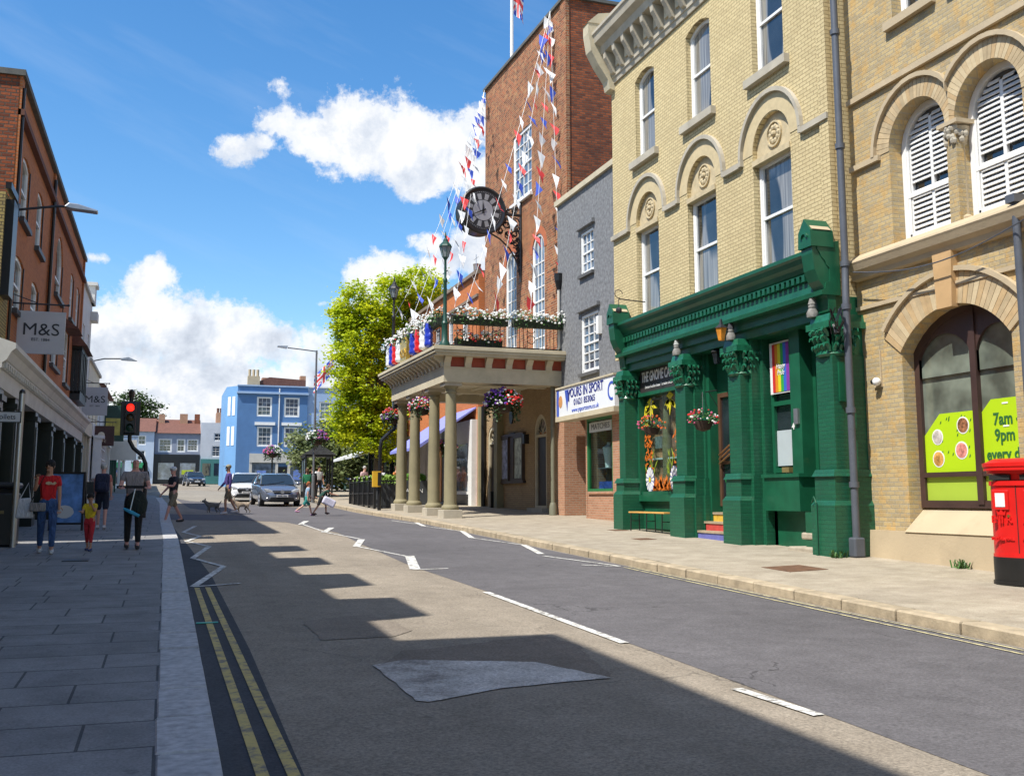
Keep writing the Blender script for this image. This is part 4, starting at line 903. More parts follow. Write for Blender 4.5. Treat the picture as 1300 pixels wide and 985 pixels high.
# ================================================================== GREY PEBBLEDASH shop
def grey():
    e, z0 = bld('grey_pebbledash_building', 'narrow grey pebbledashed building with small white windows over a sports shop', 12.52, 33.15, RR)
    W = 7.0; G = .6
    o1 = OP(2.12,3.22,8.72,10.12); o2 = OP(2.10,3.55,5.52,7.40)
    wb = MB(); wall(wb, 0, W, 5.0, 11.6, [o1,o2], .12, 0, 8); wb.build('wall', PEBBLE, e, z0)
    MB().box(-.06,W,-.10,.3,11.6,11.78).build('coping', CORN, e, z0)
    for o, br in ((o1,(3,4)),(o2,(3,6))):
        window(e, o, .03, z0, .075, br, True, mg=GLASSL, bt=.035); part_box('sill', mat('dark_sill', (.09,.09,.09), .8, .1, 3), e, z0, (o['u0']-.05, o['u1']+.05, -.10, .03, o['z0']-.1, o['z0']))
        part_box('lintel', PEBBLE, e, z0, (o['u0']-.15, o['u1']+.15, -.12, 0, o['z1']+.12, o['z1']+.24))
    MB().box(3.62,3.82,-.12,-.001,6.6,7.15).build('meter_box', WHITE, e, z0)
    # ground floor: brick piers, recessed entrance, shop window
    p = MB(); p.box(0,.65,-.05,8,G,4.2); p.box(4.55,W,-.02,.4,G,4.2); p.box(2.45,4.6,.02,.4,G,1.72); p.box(0.6,2.45,1.5,1.6,G,4.9); p.box(2.4,2.5,.0,1.6,G,4.3)
    p.build('brick_front', PBRICK, e, z0)
    MB().box(2.6,4.55,-.03,.3,1.72,1.80).build('sill', PBRICK, e, z0)
    f = MB(); o = OP(2.52,4.54,1.80,4.05); f.ring(outline(o), outline(o,.08), -.0, .1); wf = f.build('window', mat('bright_green_frame', (.02,.16,.05), .4, .1, 3), e, z0)
    MB().box(2.6,4.5,.05,.06,1.88,3.98).build('pane', CLEAR, wf, z0)
    MB().box(2.6,4.5,.9,.95,1.6,4.0).box(2.6,4.5,.1,.9,1.78,1.84).build('shop_interior', DARK, e, z0)
    MB().box(2.62,4.48,.3,.55,2.5,2.53).build('shelf', TIN, e, z0)
    mn = MB(); mn.lathe((3.2,.45,2.53), [(.12,0),(.15,.3),(.2,.62),(.06,.7),(.06,.78)], 12); mn.build('mannequin', WHITE, e, z0, smooth=True)
    mn = MB(); mn.box(3.05,3.35,.4,.55,1.85,2.5); mn.build('display_trousers', BLACK, e, z0)
    mn = MB(); mn.lathe((4.0,.5,2.53), [(.12,0),(.15,.3),(.2,.62),(.06,.7)], 12); mn.build('display_shirt', mat('maroon_cloth', (.15,.02,.03), .8, .2, 5), e, z0, smooth=True)
    mn = MB(); mn.box(3.0,4.4,.2,.6,1.85,2.1); mn.build('display_goods', mat('blue_goods', (.03,.08,.35), .6, .6, 12), e, z0)
    MB().box(2.66,4.48,.02,.045,3.62,3.92).build('window_sign', mat('pale_sign', (.55,.57,.55), .5, .1, 4), e, z0)
    text('MATCHES', .25, 'lettering', mat('grey_lettering', (.12,.13,.14), .5, .1, 4), e, (3.55,.015,3.77-z0), sx=1.3)
    # projecting sign box
    S0, S1 = 1.05, 5.75
    sb = MB().box(S0,S1,-.46,.0,4.18,5.10).build('shop_sign', mat('sign_white', (.74,.77,.80), .35, .03, 3), e, z0)
    MB().box(S0-.02,S1+.02,-.50,-.0,5.10,5.15).box(S0-.02,S1+.02,-.50,0,4.05,4.20).box(S0-.03,S0,-.49,0,4.2,5.1).build('sign_frame', CORN, sb, z0)
    NV = mat('navy_lettering', (.02,.03,.20), .5, .1, 4); BL = mat('mid_blue_lettering', (.05,.10,.45), .5, .1, 4)
    text('OURS IN SPORT', .40, 'lettering', NV, sb, (3.62,-.465,4.87-z0), sx=.93, bold=.008)
    text('01621 853065', .27, 'lettering', NV, sb, (3.45,-.465,4.57-z0), sx=1.12, bold=.004)
    text('www.ysportstore.co.uk', .2, 'lettering', BL, sb, (3.50,-.465,4.33-z0), sx=1.15)
    v = MB(); v.prism([(1.80,5.02),(2.15,5.02),(2.02,4.34)], 'y', -.468, -.461); v.build('emblem', BL, sb, z0); text('Y', .5, 'lettering', NV, sb, (2.17,-.473,4.80-z0), bold=.012)
    v = MB(); v.prism([(1.42+.17*cos(i*.4), 4.68+.2*sin(i*.4)) for i in range(16)], 'y', -.468, -.461); v.build('ball_emblem', mat('ball_orange', (.55,.27,.10), .6, .1, 6), sb, z0)
    MB().box(S0+.02,S0+.22,-.466,-.461,4.22,5.08).build('stripe', BL, sb, z0)
    v = MB(); hood(v, 5.55, 4.66, .2, .28, -.468, -.461, 14, R(60), R(290)); v.build('ring_emblem', BL, sb, z0)
    return e
grey()
t = thing('downpipe', 'pale downpipe with a black hopper between the red brick hall and the grey building', 'pipe', (12.44,32.85,gz(12.4,33.0)))
m = MB(); m.tube([(0,0,7.6),(0,0,5.6),(-.12,.25,5.3),(-.12,.25,4.5)], .05, 8); m.build('pipe', mat('pale_pipe', (.55,.52,.46), .6, .1, 4), t, smooth=True)
MB().lathe((0,0,7.6), [(.07,0),(.14,.3),(.16,.55)], 10).build('hopper', BLACK, t)
m = MB(); m.tube([(-.15,.25,4.4),(-.15,.25,.0)], .075, 10); m.lathe((-.15,.25,0), [(.14,0),(.13,.3),(.09,.42)], 10); m.lathe((-.15,.25,2.9), [(.1,0),(.1,.06)], 10); m.build('lower_pipe', mat('olive_pipe', (.16,.16,.11), .6, .1, 4), t, smooth=True)
# ================================================================== MOOT HALL with portico and balcony
MOX, MOY = 12.64, 42.3
def mh_world(u, y):
    a = ROT_M; return (MOX+u*cos(a)-y*sin(a), MOY+u*sin(a)+y*cos(a))
def moot():
    e, z0 = bld('red_brick_hall', 'tall weathered red brick hall with a columned portico and balcony over the pavement', MOX, MOY, ROT_M)
    W = 9.3
    tw = OP(3.6,5.75,13.15,15.95); a1 = OP(2.75,4.0,6.9,11.35,'round'); a2 = OP(5.78,7.05,6.9,11.35,'round')
    dA = OP(5.95,7.2,1.2,4.6,'round'); dB = OP(.5,1.5,1.2,4.5,'round')
    w = MB(); wall(w, 0, W, 5.7, 19.3, [tw,a1,a2], .2, 0)
    w.add([(0,0,5.7),(0,10,5.7),(0,10,19.3),(0,0,19.3)], [(0,1,2,3)]); w.add([(0,0,19.2),(W,0,19.2),(W,10,19.2),(0,10,19.2)], [(0,1,2,3)])
    w.build('wall', RBRICK, e, z0)
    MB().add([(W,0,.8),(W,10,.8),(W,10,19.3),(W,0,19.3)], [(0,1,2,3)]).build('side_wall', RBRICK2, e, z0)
    MB().box(W-.5,W+.03,-.04,.1,7,19.3).build('corner_strip', RBRICK, e, z0)
    MB().box(-.08,W+.1,-.10,.35,19.3,19.42).box(W-.25,W+.1,.35,10,19.3,19.42).build('coping', mat('dark_coping', (.10,.10,.09), .8, .2, 4), e, z0)
    g = MB(); wall(g, 0, W, .8, 5.7, [dA,dB], .18, .0); g.build('ground_floor_wall', LBRICK, e, z0)
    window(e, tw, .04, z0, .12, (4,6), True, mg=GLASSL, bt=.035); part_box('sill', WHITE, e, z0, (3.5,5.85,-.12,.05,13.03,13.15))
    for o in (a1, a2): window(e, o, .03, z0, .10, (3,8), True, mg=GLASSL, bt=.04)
    gd = mat('gauged_red_brick', (.40,.12,.05), .85, .15, 8, bmp=.2)
    for o in (a1, a2): hood(MB(), (o['u0']+o['u1'])/2, o['z1']-(o['u1']-o['u0'])/2, (o['u1']-o['u0'])/2, (o['u1']-o['u0'])/2+.28, -.012, .03).build('arch_bricks', gd, e, z0)
    for o in (dA, dB):
        f = MB(); f.ring(outline(o), outline(o,.13), .02, .16); f.box(o['u0']+.1,o['u1']-.1,.03,.15,3.78,3.88); f.build('door_frame', CORN, e, z0)
        f = MB(); f.box(o['u0']+.1,o['u1']-.1,.10,.15,1.2,3.8); d_ = f.build('door', mat('dark_brown_door', (.03,.02,.016), .5, .2, 3), e, z0)
        f = MB(); pts = outline(o,.1); f.add([(p[0],.12,p[1]) for p in pts if p[1] > 3.5]+[], [tuple(range(len([p for p in pts if p[1] > 3.5])))]); f.build('fanlight', GLASS, e, z0)
        f = MB()
        for k in range(5):
            t = pi*(k+.5)/5; cx_ = (o['u0']+o['u1'])/2; f.tube([(cx_,.10,3.9),(cx_+.45*cos(t),.10,3.9+.55*sin(t))], .012, 4)
        f.build('fanlight_bars', CORN, e, z0); part_box('doorstep', STONE, e, z0, (o['u0']-.15,o['u1']+.15,-.25,.1,.9,1.24))
    # notice boards
    for k, (a, b) in enumerate(((2.35,3.35),(3.9,4.95))):
        f = MB(); o = OP(a,b,2.25,3.95); f.ring(outline(o), outline(o,.09), -.12, -.0); nb = f.build('notice_board', mat('oak_frame', (.055,.035,.025), .5, .2, 4), e, z0)
        MB().box(a+.08,b-.08,-.08,-.07,2.33,3.87).build('notices', mat('posters_%d' % k, [(.30,.32,.45),(.38,.42,.36)][k], .5, .7, 4.5), nb, z0)
    f = MB(); f.box(3.35,3.9,-.06,-.001,2.2,4.1); f.box(2.25,5.05,-.13,-.0,3.95,4.05); f.box(2.25,5.05,-.13,-.0,2.15,2.25); f.build('board_surround', mat('oak_frame', (0,0,0)), e, z0)
    MB().prism([(3.5+.2*cos(i*.5),4.75+.3*sin(i*.5)) for i in range(13)], 'y', -.06, -.001).build('oval_plaque', IRON, e, z0)
    MB().box(5.2,5.4,-.2,-.001,3.6,3.95).build('wall_lamp', BLACK, e, z0); MB().box(1.75,1.95,-.35,-.1,1.2,1.85).build('bin', BLACK, e, z0)
    MB().tube([(-.1,-.15,5.4),(-.1,-.15,1.0)], .12, 8).build('downpipe', COLM, e, z0); MB().tube([(.25,-.12,5.4),(.25,-.12,1.0)], .1, 8).build('downpipe', BLACK, e, z0)
    # ---- portico
    CU = (9.1,7.05,4.35,2.3); CY = -4.1
    for u in CU:
        g_ = gz(*mh_world(u, CY)); c = MB()
        c.box(u-.32,u+.32,CY-.32,CY+.32,g_-.1,g_+.26)
        cc_ = c.build('plinth_block', STONE, e, z0, bevel=.015)
        c = MB(); c.lathe((u,CY,0), [(.27,g_+.26),(.29,g_+.31),(.27,g_+.38),(.22,g_+.42),(.205,g_+.5),(.205,2.6),(.175,4.95),(.175,4.99),(.20,5.01),(.20,5.05),(.175,5.07),(.175,5.13),(.23,5.19),(.245,5.22)], 24)
        co = c.build('column', COLM, e, z0, smooth=True)
        MB().box(u-.29,u+.29,CY-.29,CY+.29,5.22,5.33).build('abacus', STONE, co, z0)
    for u in (9.1, 2.3): MB().box(u-.2,u+.2,-.28,0,.9,5.33).build('pilaster', COLM, e, z0)
    A0, A1, AY = 1.95, 9.45, -4.45
    b = MB(); b.box(A0,A1,AY,AY+.6,5.33,5.78); b.box(A1-.6,A1,AY+.6,0,5.33,5.78); b.box(A0,A0+.6,AY+.6,0,5.33,5.78); b.build('architrave', CORN, e, z0)
    b = MB(); b.box(A0+.03,A1-.03,AY+.03,0,5.78,6.16); b.build('frieze', RUBRED, e, z0)
    b = MB(); b.box(A0-.02,A1+.02,AY-.02,0,5.78,5.83)
    n = 16
    for k in range(n):      # brackets on the street side
        u = A0+.1+k*(A1-A0-.2)/(n-1); b.prism([(AY+.04,5.83),(AY-.06,5.83),(AY-.10,5.95),(AY-.32,6.10),(AY-.34,6.16),(AY+.04,6.16)], 'x', u-.09, u+.09)
    m = 7
    for k in range(m):      # triglyph blocks on the near and far ends
        y = AY+.1+k*(-AY-.2)/(m-1)
        for xx, s in ((A1,1),(A0,-1)): b.prism([(xx-.04*s,5.83),(xx+.05*s,5.83),(xx+.07*s,5.95),(xx+.22*s,6.12),(xx+.22*s,6.16),(xx-.04*s,6.16)], 'y', y-.11, y+.11)
    b.build('bracket_row', CORN, e, z0)
    b = MB()
    for z, o in ((6.16,.36),(6.24,.42),(6.33,.46)): b.box(A0-o,A1+o,AY-o,0,z,z+.08 if z < 6.3 else 6.42)
    b.box(A0-.40,A1+.40,AY-.40,0,6.42,6.46); b.build('cornice', CORN, e, z0)
    b = MB(); b.box(A0+.6,A1-.6,AY+.6,0,5.66,5.74)
    for u in (4.35,7.05): b.box(u-.15,u+.15,AY+.6,0,5.48,5.66)
    for k in range(1,4): b.box(A0+.6,A1-.6,AY+.6+k*.95-.05,AY+.6+k*.95+.05,5.58,5.66)
    b.build('soffit', CREAM, e, z0)
    # railings
    r = MB(); RY = -4.42; X1 = 9.42; X0 = 1.98
    def run(P, Q):
        P = Vector(P); Q = Vector(Q); L = (Q-P).length; n = int(L/.135)
        for z in (6.55, 7.52): r.tube([(P.x,P.y,z),(Q.x,Q.y,z)], .022, 4)
        for i in range(n+1):
            p = P+(Q-P)*i/n
            if i % 9 == 4:
                d = (Q-P).normalized()
                for zc, rr in ((7.2,.14),(6.85,.14)): r.tube([(p.x+d.x*rr*cos(a), p.y+d.y*rr*cos(a), zc+rr*sin(a)) for a in [k*.63 for k in range(11)]], .011, 4)
            else: r.tube([(p.x,p.y,6.46),(p.x,p.y,7.52)], .011, 4, False)
    run((X0,RY),(X1,RY)); run((X1,RY),(X1,-.05)); run((X0,RY),(X0,-.05)); r.build('balcony_railing', IRON, e, z0)
    for u, mt in ((X1,GREEND),(X0,IRON)):
        l = MB(); l.lathe((u,RY,0), [(.17,6.46),(.17,6.6),(.11,6.68),(.10,7.2),(.12,7.25),(.07,7.35),(.055,8.6),(.075,8.64),(.075,8.7),(.045,8.75),(.04,9.35),(.10,9.45)], 12)
        l.tube([(u-.28,RY,8.95),(u+.28,RY,8.95)], .018, 5)
        lo = l.build('lamp_standard', mt, e, z0, smooth=True)
        MB().lathe((u,RY,0), [(.10,9.45),(.19,9.80)], 6).build('lamp_glass', mat('lantern_glass', (.25,.28,.28), .15, .2, 3), lo, z0)
        t = MB(); t.lathe((u,RY,0), [(.23,9.80),(.20,9.86),(.09,9.98),(.08,10.04),(.03,10.1),(.035,10.16),(.008,10.32)], 8)
        for k in range(6): t.tube([(u+.10*cos(k*pi/3),RY+.10*sin(k*pi/3),9.45),(u+.2*cos(k*pi/3),RY+.2*sin(k*pi/3),9.80)], .012, 4)
        t.build('lantern_top', mt, lo, z0)
    return e, z0
moot()
def at_mh(u, y, z): x_, y_ = mh_world(u, y); return (x_, y_, z)
# flower troughs on the railing
def trough(u0, y0, u1, y1, label, seed, n, red=0.0, z=7.5, h=.32):
    a = Vector(at_mh(u0, y0, z)); b = Vector(at_mh(u1, y1, z)); c = (a+b)/2; d = b-a; L = d.length; rz = atan2(d.y, d.x)
    t = thing('flower_trough', label, 'flower trough', c, rz, 'flower troughs on the balcony rail')
    MB().prism([(-.16,-.02),(-.11,-.26),(.11,-.26),(.16,-.02)], 'x', -L/2, L/2).build('trough', mat('moss_trough', (.025,.035,.02), .9, .4, 8), t)
    rnd = random.Random(seed); lf = MB(); ws = MB(); rs = MB()
    for k in range(int(n*3.2)):
        x = rnd.uniform(-L/2, L/2); an = rnd.uniform(-.9, pi+.9); r = rnd.uniform(.1,.3)*(1+.25*sin(x*4+seed)); p = Vector((x, r*cos(an), -.05+r*sin(an)*1.0)); w = rnd.uniform(.03,.06)
        q = Vector((rnd.gauss(0,1),rnd.gauss(0,1),rnd.gauss(0,1))).normalized(); o = q.orthogonal().normalized(); lf.add([p-q*w,p+o*w*.6,p+q*w,p-o*w*.6], [(0,1,2,3)])
    for k in range(n):
        x = rnd.uniform(-L/2, L/2); an = rnd.uniform(-.35, pi+.35); r = rnd.uniform(.24,.34)*(1+.22*sin(x*4+seed)+.12*sin(x*11)); (rs if rnd.random() < red else ws).ball((x, r*cos(an), -.03+r*sin(an)), rnd.uniform(.03,.055), 5, 3, (1,1,.7))
    lf.build('leaves', LEAF, t); ws.build('blossom', FC['white'], t)
    if rs.v: rs.build('blossom', FC['red'], t)
    return t
trough(1.9,-4.5,5.55,-4.5, 'long trough of white flowers on the far half of the street side balcony rail', 1, 260, .03)
trough(5.7,-4.5,9.25,-4.5, 'long trough of white flowers on the street side rail by the green lamp', 2, 260)
trough(9.5,-4.2,9.5,-2.3, 'trough of white flowers on the near end balcony rail beside the green lamp post', 3, 150)
trough(9.5,-2.1,9.5,-.2, 'trough of white flowers on the near end balcony rail close to the hall wall', 4, 150)
trough(9.2,-4.0,9.2,-2.4, 'low planter of white and red flowers standing on the balcony floor', 5, 100, .25, 6.80)
trough(2.0,-4.2,2.0,-.3, 'trough of white flowers on the far end balcony rail', 6, 140)
# festive fabric rolls hanging on the street side rail
SATIN = {k: mat('satin_'+k, c, .35, .25, 12, bmp=.3) for k, c in dict(white=(.75,.75,.75), blue=(.02,.04,.40), red=(.60,.015,.02)).items()}
seq = [(2.25,'white'),(2.72,'blue'),(3.25,'red'),(3.85,'white'),(6.0,'blue'),(6.75,'red'),(7.42,'white'),(8.12,'blue')]
nth = {}
for u, k in seq:
    p = at_mh(u, -4.62, 6.62)
    t = MB(); rnd = random.Random(int(u*10)); n = 9
    t.lathe((0,0,0), [(.05,0),(.17,.03)]+[(.22+.025*sin(i*2.2), .06+i*.085) for i in range(n)]+[(.17,.83),(.06,.87)], 12, 1.05, .6)
    o = t.build('fabric_streamer', SATIN[k], smooth=True); o.location = p; o.rotation_euler = (0,0,ROT_M)
    where = 'far of the gold crown' if u < 5 else 'near of the gold crown'
    lab = {2.25:'white puffed fabric streamer at the far end of the balcony rail',2.72:'blue puffed fabric streamer second from the far end of the balcony',3.25:'red puffed fabric streamer between blue and white ones beyond the gold crown',3.85:'white puffed fabric streamer touching the far side of the gold crown',6.0:'blue puffed fabric streamer right beside the gold crown on its near side',6.75:'red puffed fabric streamer between blue and white ones near the green lamp post',7.42:'white puffed fabric streamer between red and blue near the green lamp post',8.12:'blue puffed fabric streamer nearest the green lamp post'}[u]
    tag(o, lab, 'streamer', 'red white and blue streamers on the balcony rail')
t = thing('crown_decoration', 'glittering gold crown decoration hung on the balcony rail', 'decoration', at_mh(4.85,-4.62,6.5), ROT_M)
c = MB(); c.prism([(-.42,0),(.42,0),(.5,.55),(.5,.8),(.35,.7),(.25,.95),(.1,.85),(.06,1.1),(-.06,1.1),(-.1,.85),(-.25,.95),(-.35,.7),(-.5,.8),(-.5,.55)], 'y', -.09, .07); c.build('crown', GOLD, t, bevel=.02)
c = MB()
for x, z, r in ((0,1.18,.09),(-.25,.98,.06),(.25,.98,.06)): c.ball((x,-.02,z), r, 8, 5)
for x in (-.2,.2): hood(c, x, .35, .10, .16, -.14, -.08, 10, 0, 2*pi)
c.build('jewels', GOLD, t)
# baskets under the portico
bk = lambda p: None
bx, by, bz = at_mh(1.9,-4.35,4.72); basket(bx, by, bz, .34, ['red','purple','pink','orange','white'], 'large hanging basket with red above purple flowers at the far portico column', 21, .6, 170, 'hanging baskets under the portico', bias=lambda t, z, r: r.choice(['red','orange','pink']) if z > .25 else r.choice(['purple','purple','white']), big=1.1)
bx, by, bz = at_mh(6.55,-4.40,4.72); basket(bx, by, bz, .34, ['red','purple','pink','orange','white'], 'large hanging basket of mixed pale and red flowers before the third portico column', 22, .6, 190, 'hanging baskets under the portico', bias=lambda t, z, r: r.choice(['red','orange','white','pink','white']) if r.random() > .25 else 'purple', big=1.1)
bx, by, bz = at_mh(9.1,-2.3,4.75); basket(bx, by, bz, .44, ['red','purple','white'], 'widest hanging basket, purple on the left, red on the right, by the notice boards', 23, .7, 280, 'hanging baskets under the portico', bias=lambda t, z, r: (r.choice(['purple','purple','white']) if cos(t) < -.1 else r.choice(['red','red','white'])), big=1.15)
# flagpole
fx, fy, fz = at_mh(1.9,.6,19.3)
t = thing('flagpole', 'tall white flagpole on the roof of the red brick hall', 'flagpole', (13.2, 40.3, 19.25))
MB().tube([(0,0,0),(0,0,6)], [.08,.06], 8).build('pole', WHITE, t)
# clock on bracket
CK = thing('projecting_clock', 'large round black clock with roman numerals on a scrolled iron bracket', 'clock', at_mh(4.62,-.0,12.45), ROT_M)
def clock():
    c = MB(); cy = -1.72; r = .90
    n = 40; 
    def disc(mb, x0, x1, r0, r1=None):
        prof = [(cy+r0*cos(2*pi*i/n), r0*sin(2*pi*i/n)) for i in range(n)]; mb.prism(prof, 'x', x0, x1)
    # drum from layered rims, axis along local x
    def lathx(prof, mat_, name, par=CK):
        mb = MB(); vs = [(x, cy+rr*cos(2*pi*i/n), rr*sin(2*pi*i/n)) for x, rr in prof for i in range(n)]; m = len(prof)
        mb.add(vs, [(a*n+i, a*n+(i+1)%n, (a+1)*n+(i+1)%n, (a+1)*n+i) for a in range(m-1) for i in range(n)]+[tuple(range(n)), tuple((m-1)*n+i for i in range(n))]); return mb.build(name, mat_, par, 0, smooth=True)
    dr = lathx([(-.45,.74),(-.45,.80),(-.38,.86),(-.30,.82),(.28,.82),(.34,.92),(.42,.94),(.46,.88),(.44,.80),(.42,.76)], BLACK, 'drum')
    fa = lathx([(.425,.775),(.432,.77)], mat('clock_face_black', (.02,.02,.022), .5, .1, 4), 'face')
    ce = lathx([(.434,.40),(.440,.40)], mat('clock_face_grey', (.30,.30,.33), .5, .15, 3), 'face_centre', fa)
    nm = MB()
    for k in range(12):
        a0 = 2*pi*k/12+.10; a1 = 2*pi*(k+1)/12-.10
        P = [(.436, cy+rr*cos(a), rr*sin(a)) for rr, a in ((.43,a0),(.66,a0+.03),(.66,a1-.03),(.43,a1))]
        nm.add(P+[(p[0]+.004, p[1], p[2]) for p in P], [(0,1,2,3),(4,5,6,7)])
    nm.build('numeral_panels', mat('clock_panel_grey', (.27,.27,.28), .5, .15, 3), fa)
    st = MB()
    for k in range(60):
        a = 2*pi*k/60; st.box(.434,.440, cy+.715*cos(a)-.012, cy+.715*cos(a)+.012, .715*sin(a)-.012, .715*sin(a)+.012)
    st.build('minute_dots', mat('clock_panel_grey', (0,0,0)), fa)
    hd = MB()
    for a, L, w in ((R(205),.62,.03),(R(92),.40,.045)):
        d = Vector((cos(a), sin(a))); nn = Vector((-d.y, d.x))*w; P = [Vector((cy,0))-d*.12+nn, Vector((cy,0))+d*L, Vector((cy,0))-d*.12-nn]
        hd.add([(.455,p.x,p.y) for p in P]+[(.462,p.x,p.y) for p in P], [(0,1,2),(3,4,5)])
    hd.build('hand', BLACK, fa)
    b = MB()
    b.tube([(0,-.85,.05),(0,-.02,.05)], .06, 6); b.tube([(0,-.85,.15),(0,-.02,.42)], .03, 6); b.tube([(0,-.04,.75),(0,-.04,-2.6)], .05, 6)
    b.tube([(0,-1.3,-.75),(0,-.9,-.95),(0,-.5,-1.3),(0,-.15,-1.9),(0,-.04,-2.5)], .035, 6)
    rnd = random.Random(2)
    def scroll(y, z, r, a0, turns=1.4, s=1):
        b.tube([(0.012*s, y+r*(1-t*.75)*cos(a0+t*turns*2*pi*s), z+r*(1-t*.75)*sin(a0+t*turns*2*pi*s)) for t in [i/14 for i in range(15)]], .027, 4)
    for y, z, r in ((-.30,-.25,.22),(-.62,-.35,.22),(-.28,-.72,.2),(-.25,-1.1,.18),(-.55,-.75,.17),(-.17,-1.5,.13),(-.9,-.62,.16),(-.32,.22,.14),(-.12,-1.9,.1),(-.6,.2,.1),(-.4,-.48,.12),(-.42,-1.02,.12),(-.75,-.15,.16),(-.15,-.5,.13),(-.5,-.12,.13),(-.14,-.95,.11),(-.14,-1.3,.1),(-.13,-1.72,.1),(-.1,-2.15,.08)):
        scroll(y, z, r, rnd.uniform(0,6), 1.4, 1); scroll(y, z, r*.8, rnd.uniform(0,6), 1.2, -1)
    b.build('bracket', IRON, CK)
clock()
# ---------------- bunting
BUN = {'w': mat('bunting_white', (.78,.78,.78), .6, .06, 5), 'b': mat('bunting_blue', (.03,.08,.48), .6, .1, 5), 'r': mat('bunting_red', (.70,.05,.05), .6, .1, 5)}
def bunting(P, Q, n, label, seed, sag=.5, skip=0):
    rnd = random.Random(seed); P = Vector(P); Q = Vector(Q); t = thing('bunting', label, 'bunting', P, 0, 'strings of bunting on the hall')
    def pt(s): return (Q-P)*s+Vector((0,0,-4*sag*s*(1-s)))
    MB().tube([pt(i/20) for i in range(21)], .007, 4).build('line', WHITE, t)
    seqc = rnd.choice(['wbwr','bwrw','wrbw'])
    for k in range(n):
        s = (k+.6+rnd.uniform(-.15,.15))/(n+.4); p = pt(s); a = rnd.uniform(-.7,.7)+atan2(RT.y, RT.x); w = rnd.uniform(.14,.24); L = rnd.uniform(.38,.58); lean = rnd.uniform(-.18,.30)
        d = (pt(min(1, s+.02))-pt(s)).normalized(); dd = Vector((cos(a), sin(a), 0))
        dn = (dd*lean*1.6+Vector((0,0,-1))*.85).normalized(); al = (d*.55+dd*rnd.uniform(.35,.8)).normalized()
        A = -al*w; B = al*w; M_ = dn*L*.5+Vector((rnd.uniform(-.05,.05), rnd.uniform(-.05,.05), 0)); T = dn*L+dd*rnd.uniform(-.05,.1); e_ = Vector((.002,.002,0))
        m = MB(); m.add([A,B,M_+B*.5,M_+A*.5,T]+[v+e_ for v in (A,B,M_+B*.5,M_+A*.5,T)], [(0,1,2,3),(3,2,4),(5,8,7,6),(8,9,7)])
        f = m.build('flag', BUN[seqc[k % 4]], t); f.location = p
T1 = at_mh(.15,-.1,19.3); T2 = at_mh(8.05,-.12,19.35)
bunting(T1, at_mh(2.0,-4.45,8.6), 13, 'string of bunting from the far roof corner to the far balcony lamp post', 1, .9)
bunting(T1, at_mh(9.3,-4.4,8.75), 13, 'bunting string from the far roof corner passing left of the clock to the green lamp', 2, .5)
bunting(T1, at_mh(6.8,-4.42,7.8), 11, 'bunting string from the far roof corner to the middle of the street side rail', 3, .3)
bunting(T1, at_mh(4.4,-4.45,7.8), 11, 'bunting string from the far roof corner to the far part of the street side rail', 8, .6)
bunting(T1, at_mh(9.45,-4.1,7.8), 14, 'bunting string from the far roof corner ending just right of the green lamp', 9, .2)
bunting(T2, at_mh(9.45,-3.75,7.75), 18, 'bunting string from the near roof top crossing the clock face to the rail', 4, .3)
bunting(T2, at_mh(9.45,-2.75,7.75), 18, 'string of bunting from the near roof top passing right of the clock to the rail', 5, .3)
bunting(T2, at_mh(9.45,-1.45,7.75), 18, 'string of bunting from the near roof top hanging between the two arched windows', 6, .3)
bunting(T2, at_mh(9.45,-.35,7.75), 17, 'string of bunting from the near roof top hanging straight down by the hall corner', 7, .1)
def jack(par, L, H, dx, droop, n=18, m=12):
    bu = {k: MB() for k in 'rwb'}
    def pt(i, j):
        u = i/n; v = j/m; return Vector((dx*L*u, .12*sin(u*7+v*2)*u+.05*sin(v*6), (v-1)*H-droop*u*L))
    for i in range(n):
        for j in range(m):
            u = (i+.5)/n-.5; v = (j+.5)/m-.5; a = abs(u)*1.0; b_ = abs(v)
            k = 'b'
            if abs(abs(u)-abs(v)) < .10: k = 'w'
            if abs(abs(u)-abs(v)) < .045: k = 'r'
            if a < .13 or b_ < .19: k = 'w'
            if a < .07 or b_ < .11: k = 'r'
            q = [pt(i,j),pt(i+1,j),pt(i+1,j+1),pt(i,j+1)]; bu['rwb'['rwb'.index(k)]].add(q+[p+Vector((0,.004,0)) for p in q], [(0,1,2,3),(7,6,5,4)])
    mb = MB()
    for idx, k in enumerate('rwb'):
        mb.k = idx; mb.add(bu[k].v, bu[k].f)
    return mb.build('cloth', [BUN[k] for k in 'rwb'], par)
fr = thing('union_flag', 'small red white and blue flag at the top of the roof flagpole', 'flag', (13.2,40.3,23.7))
jack(fr, .55, 1.5, 1, .9)

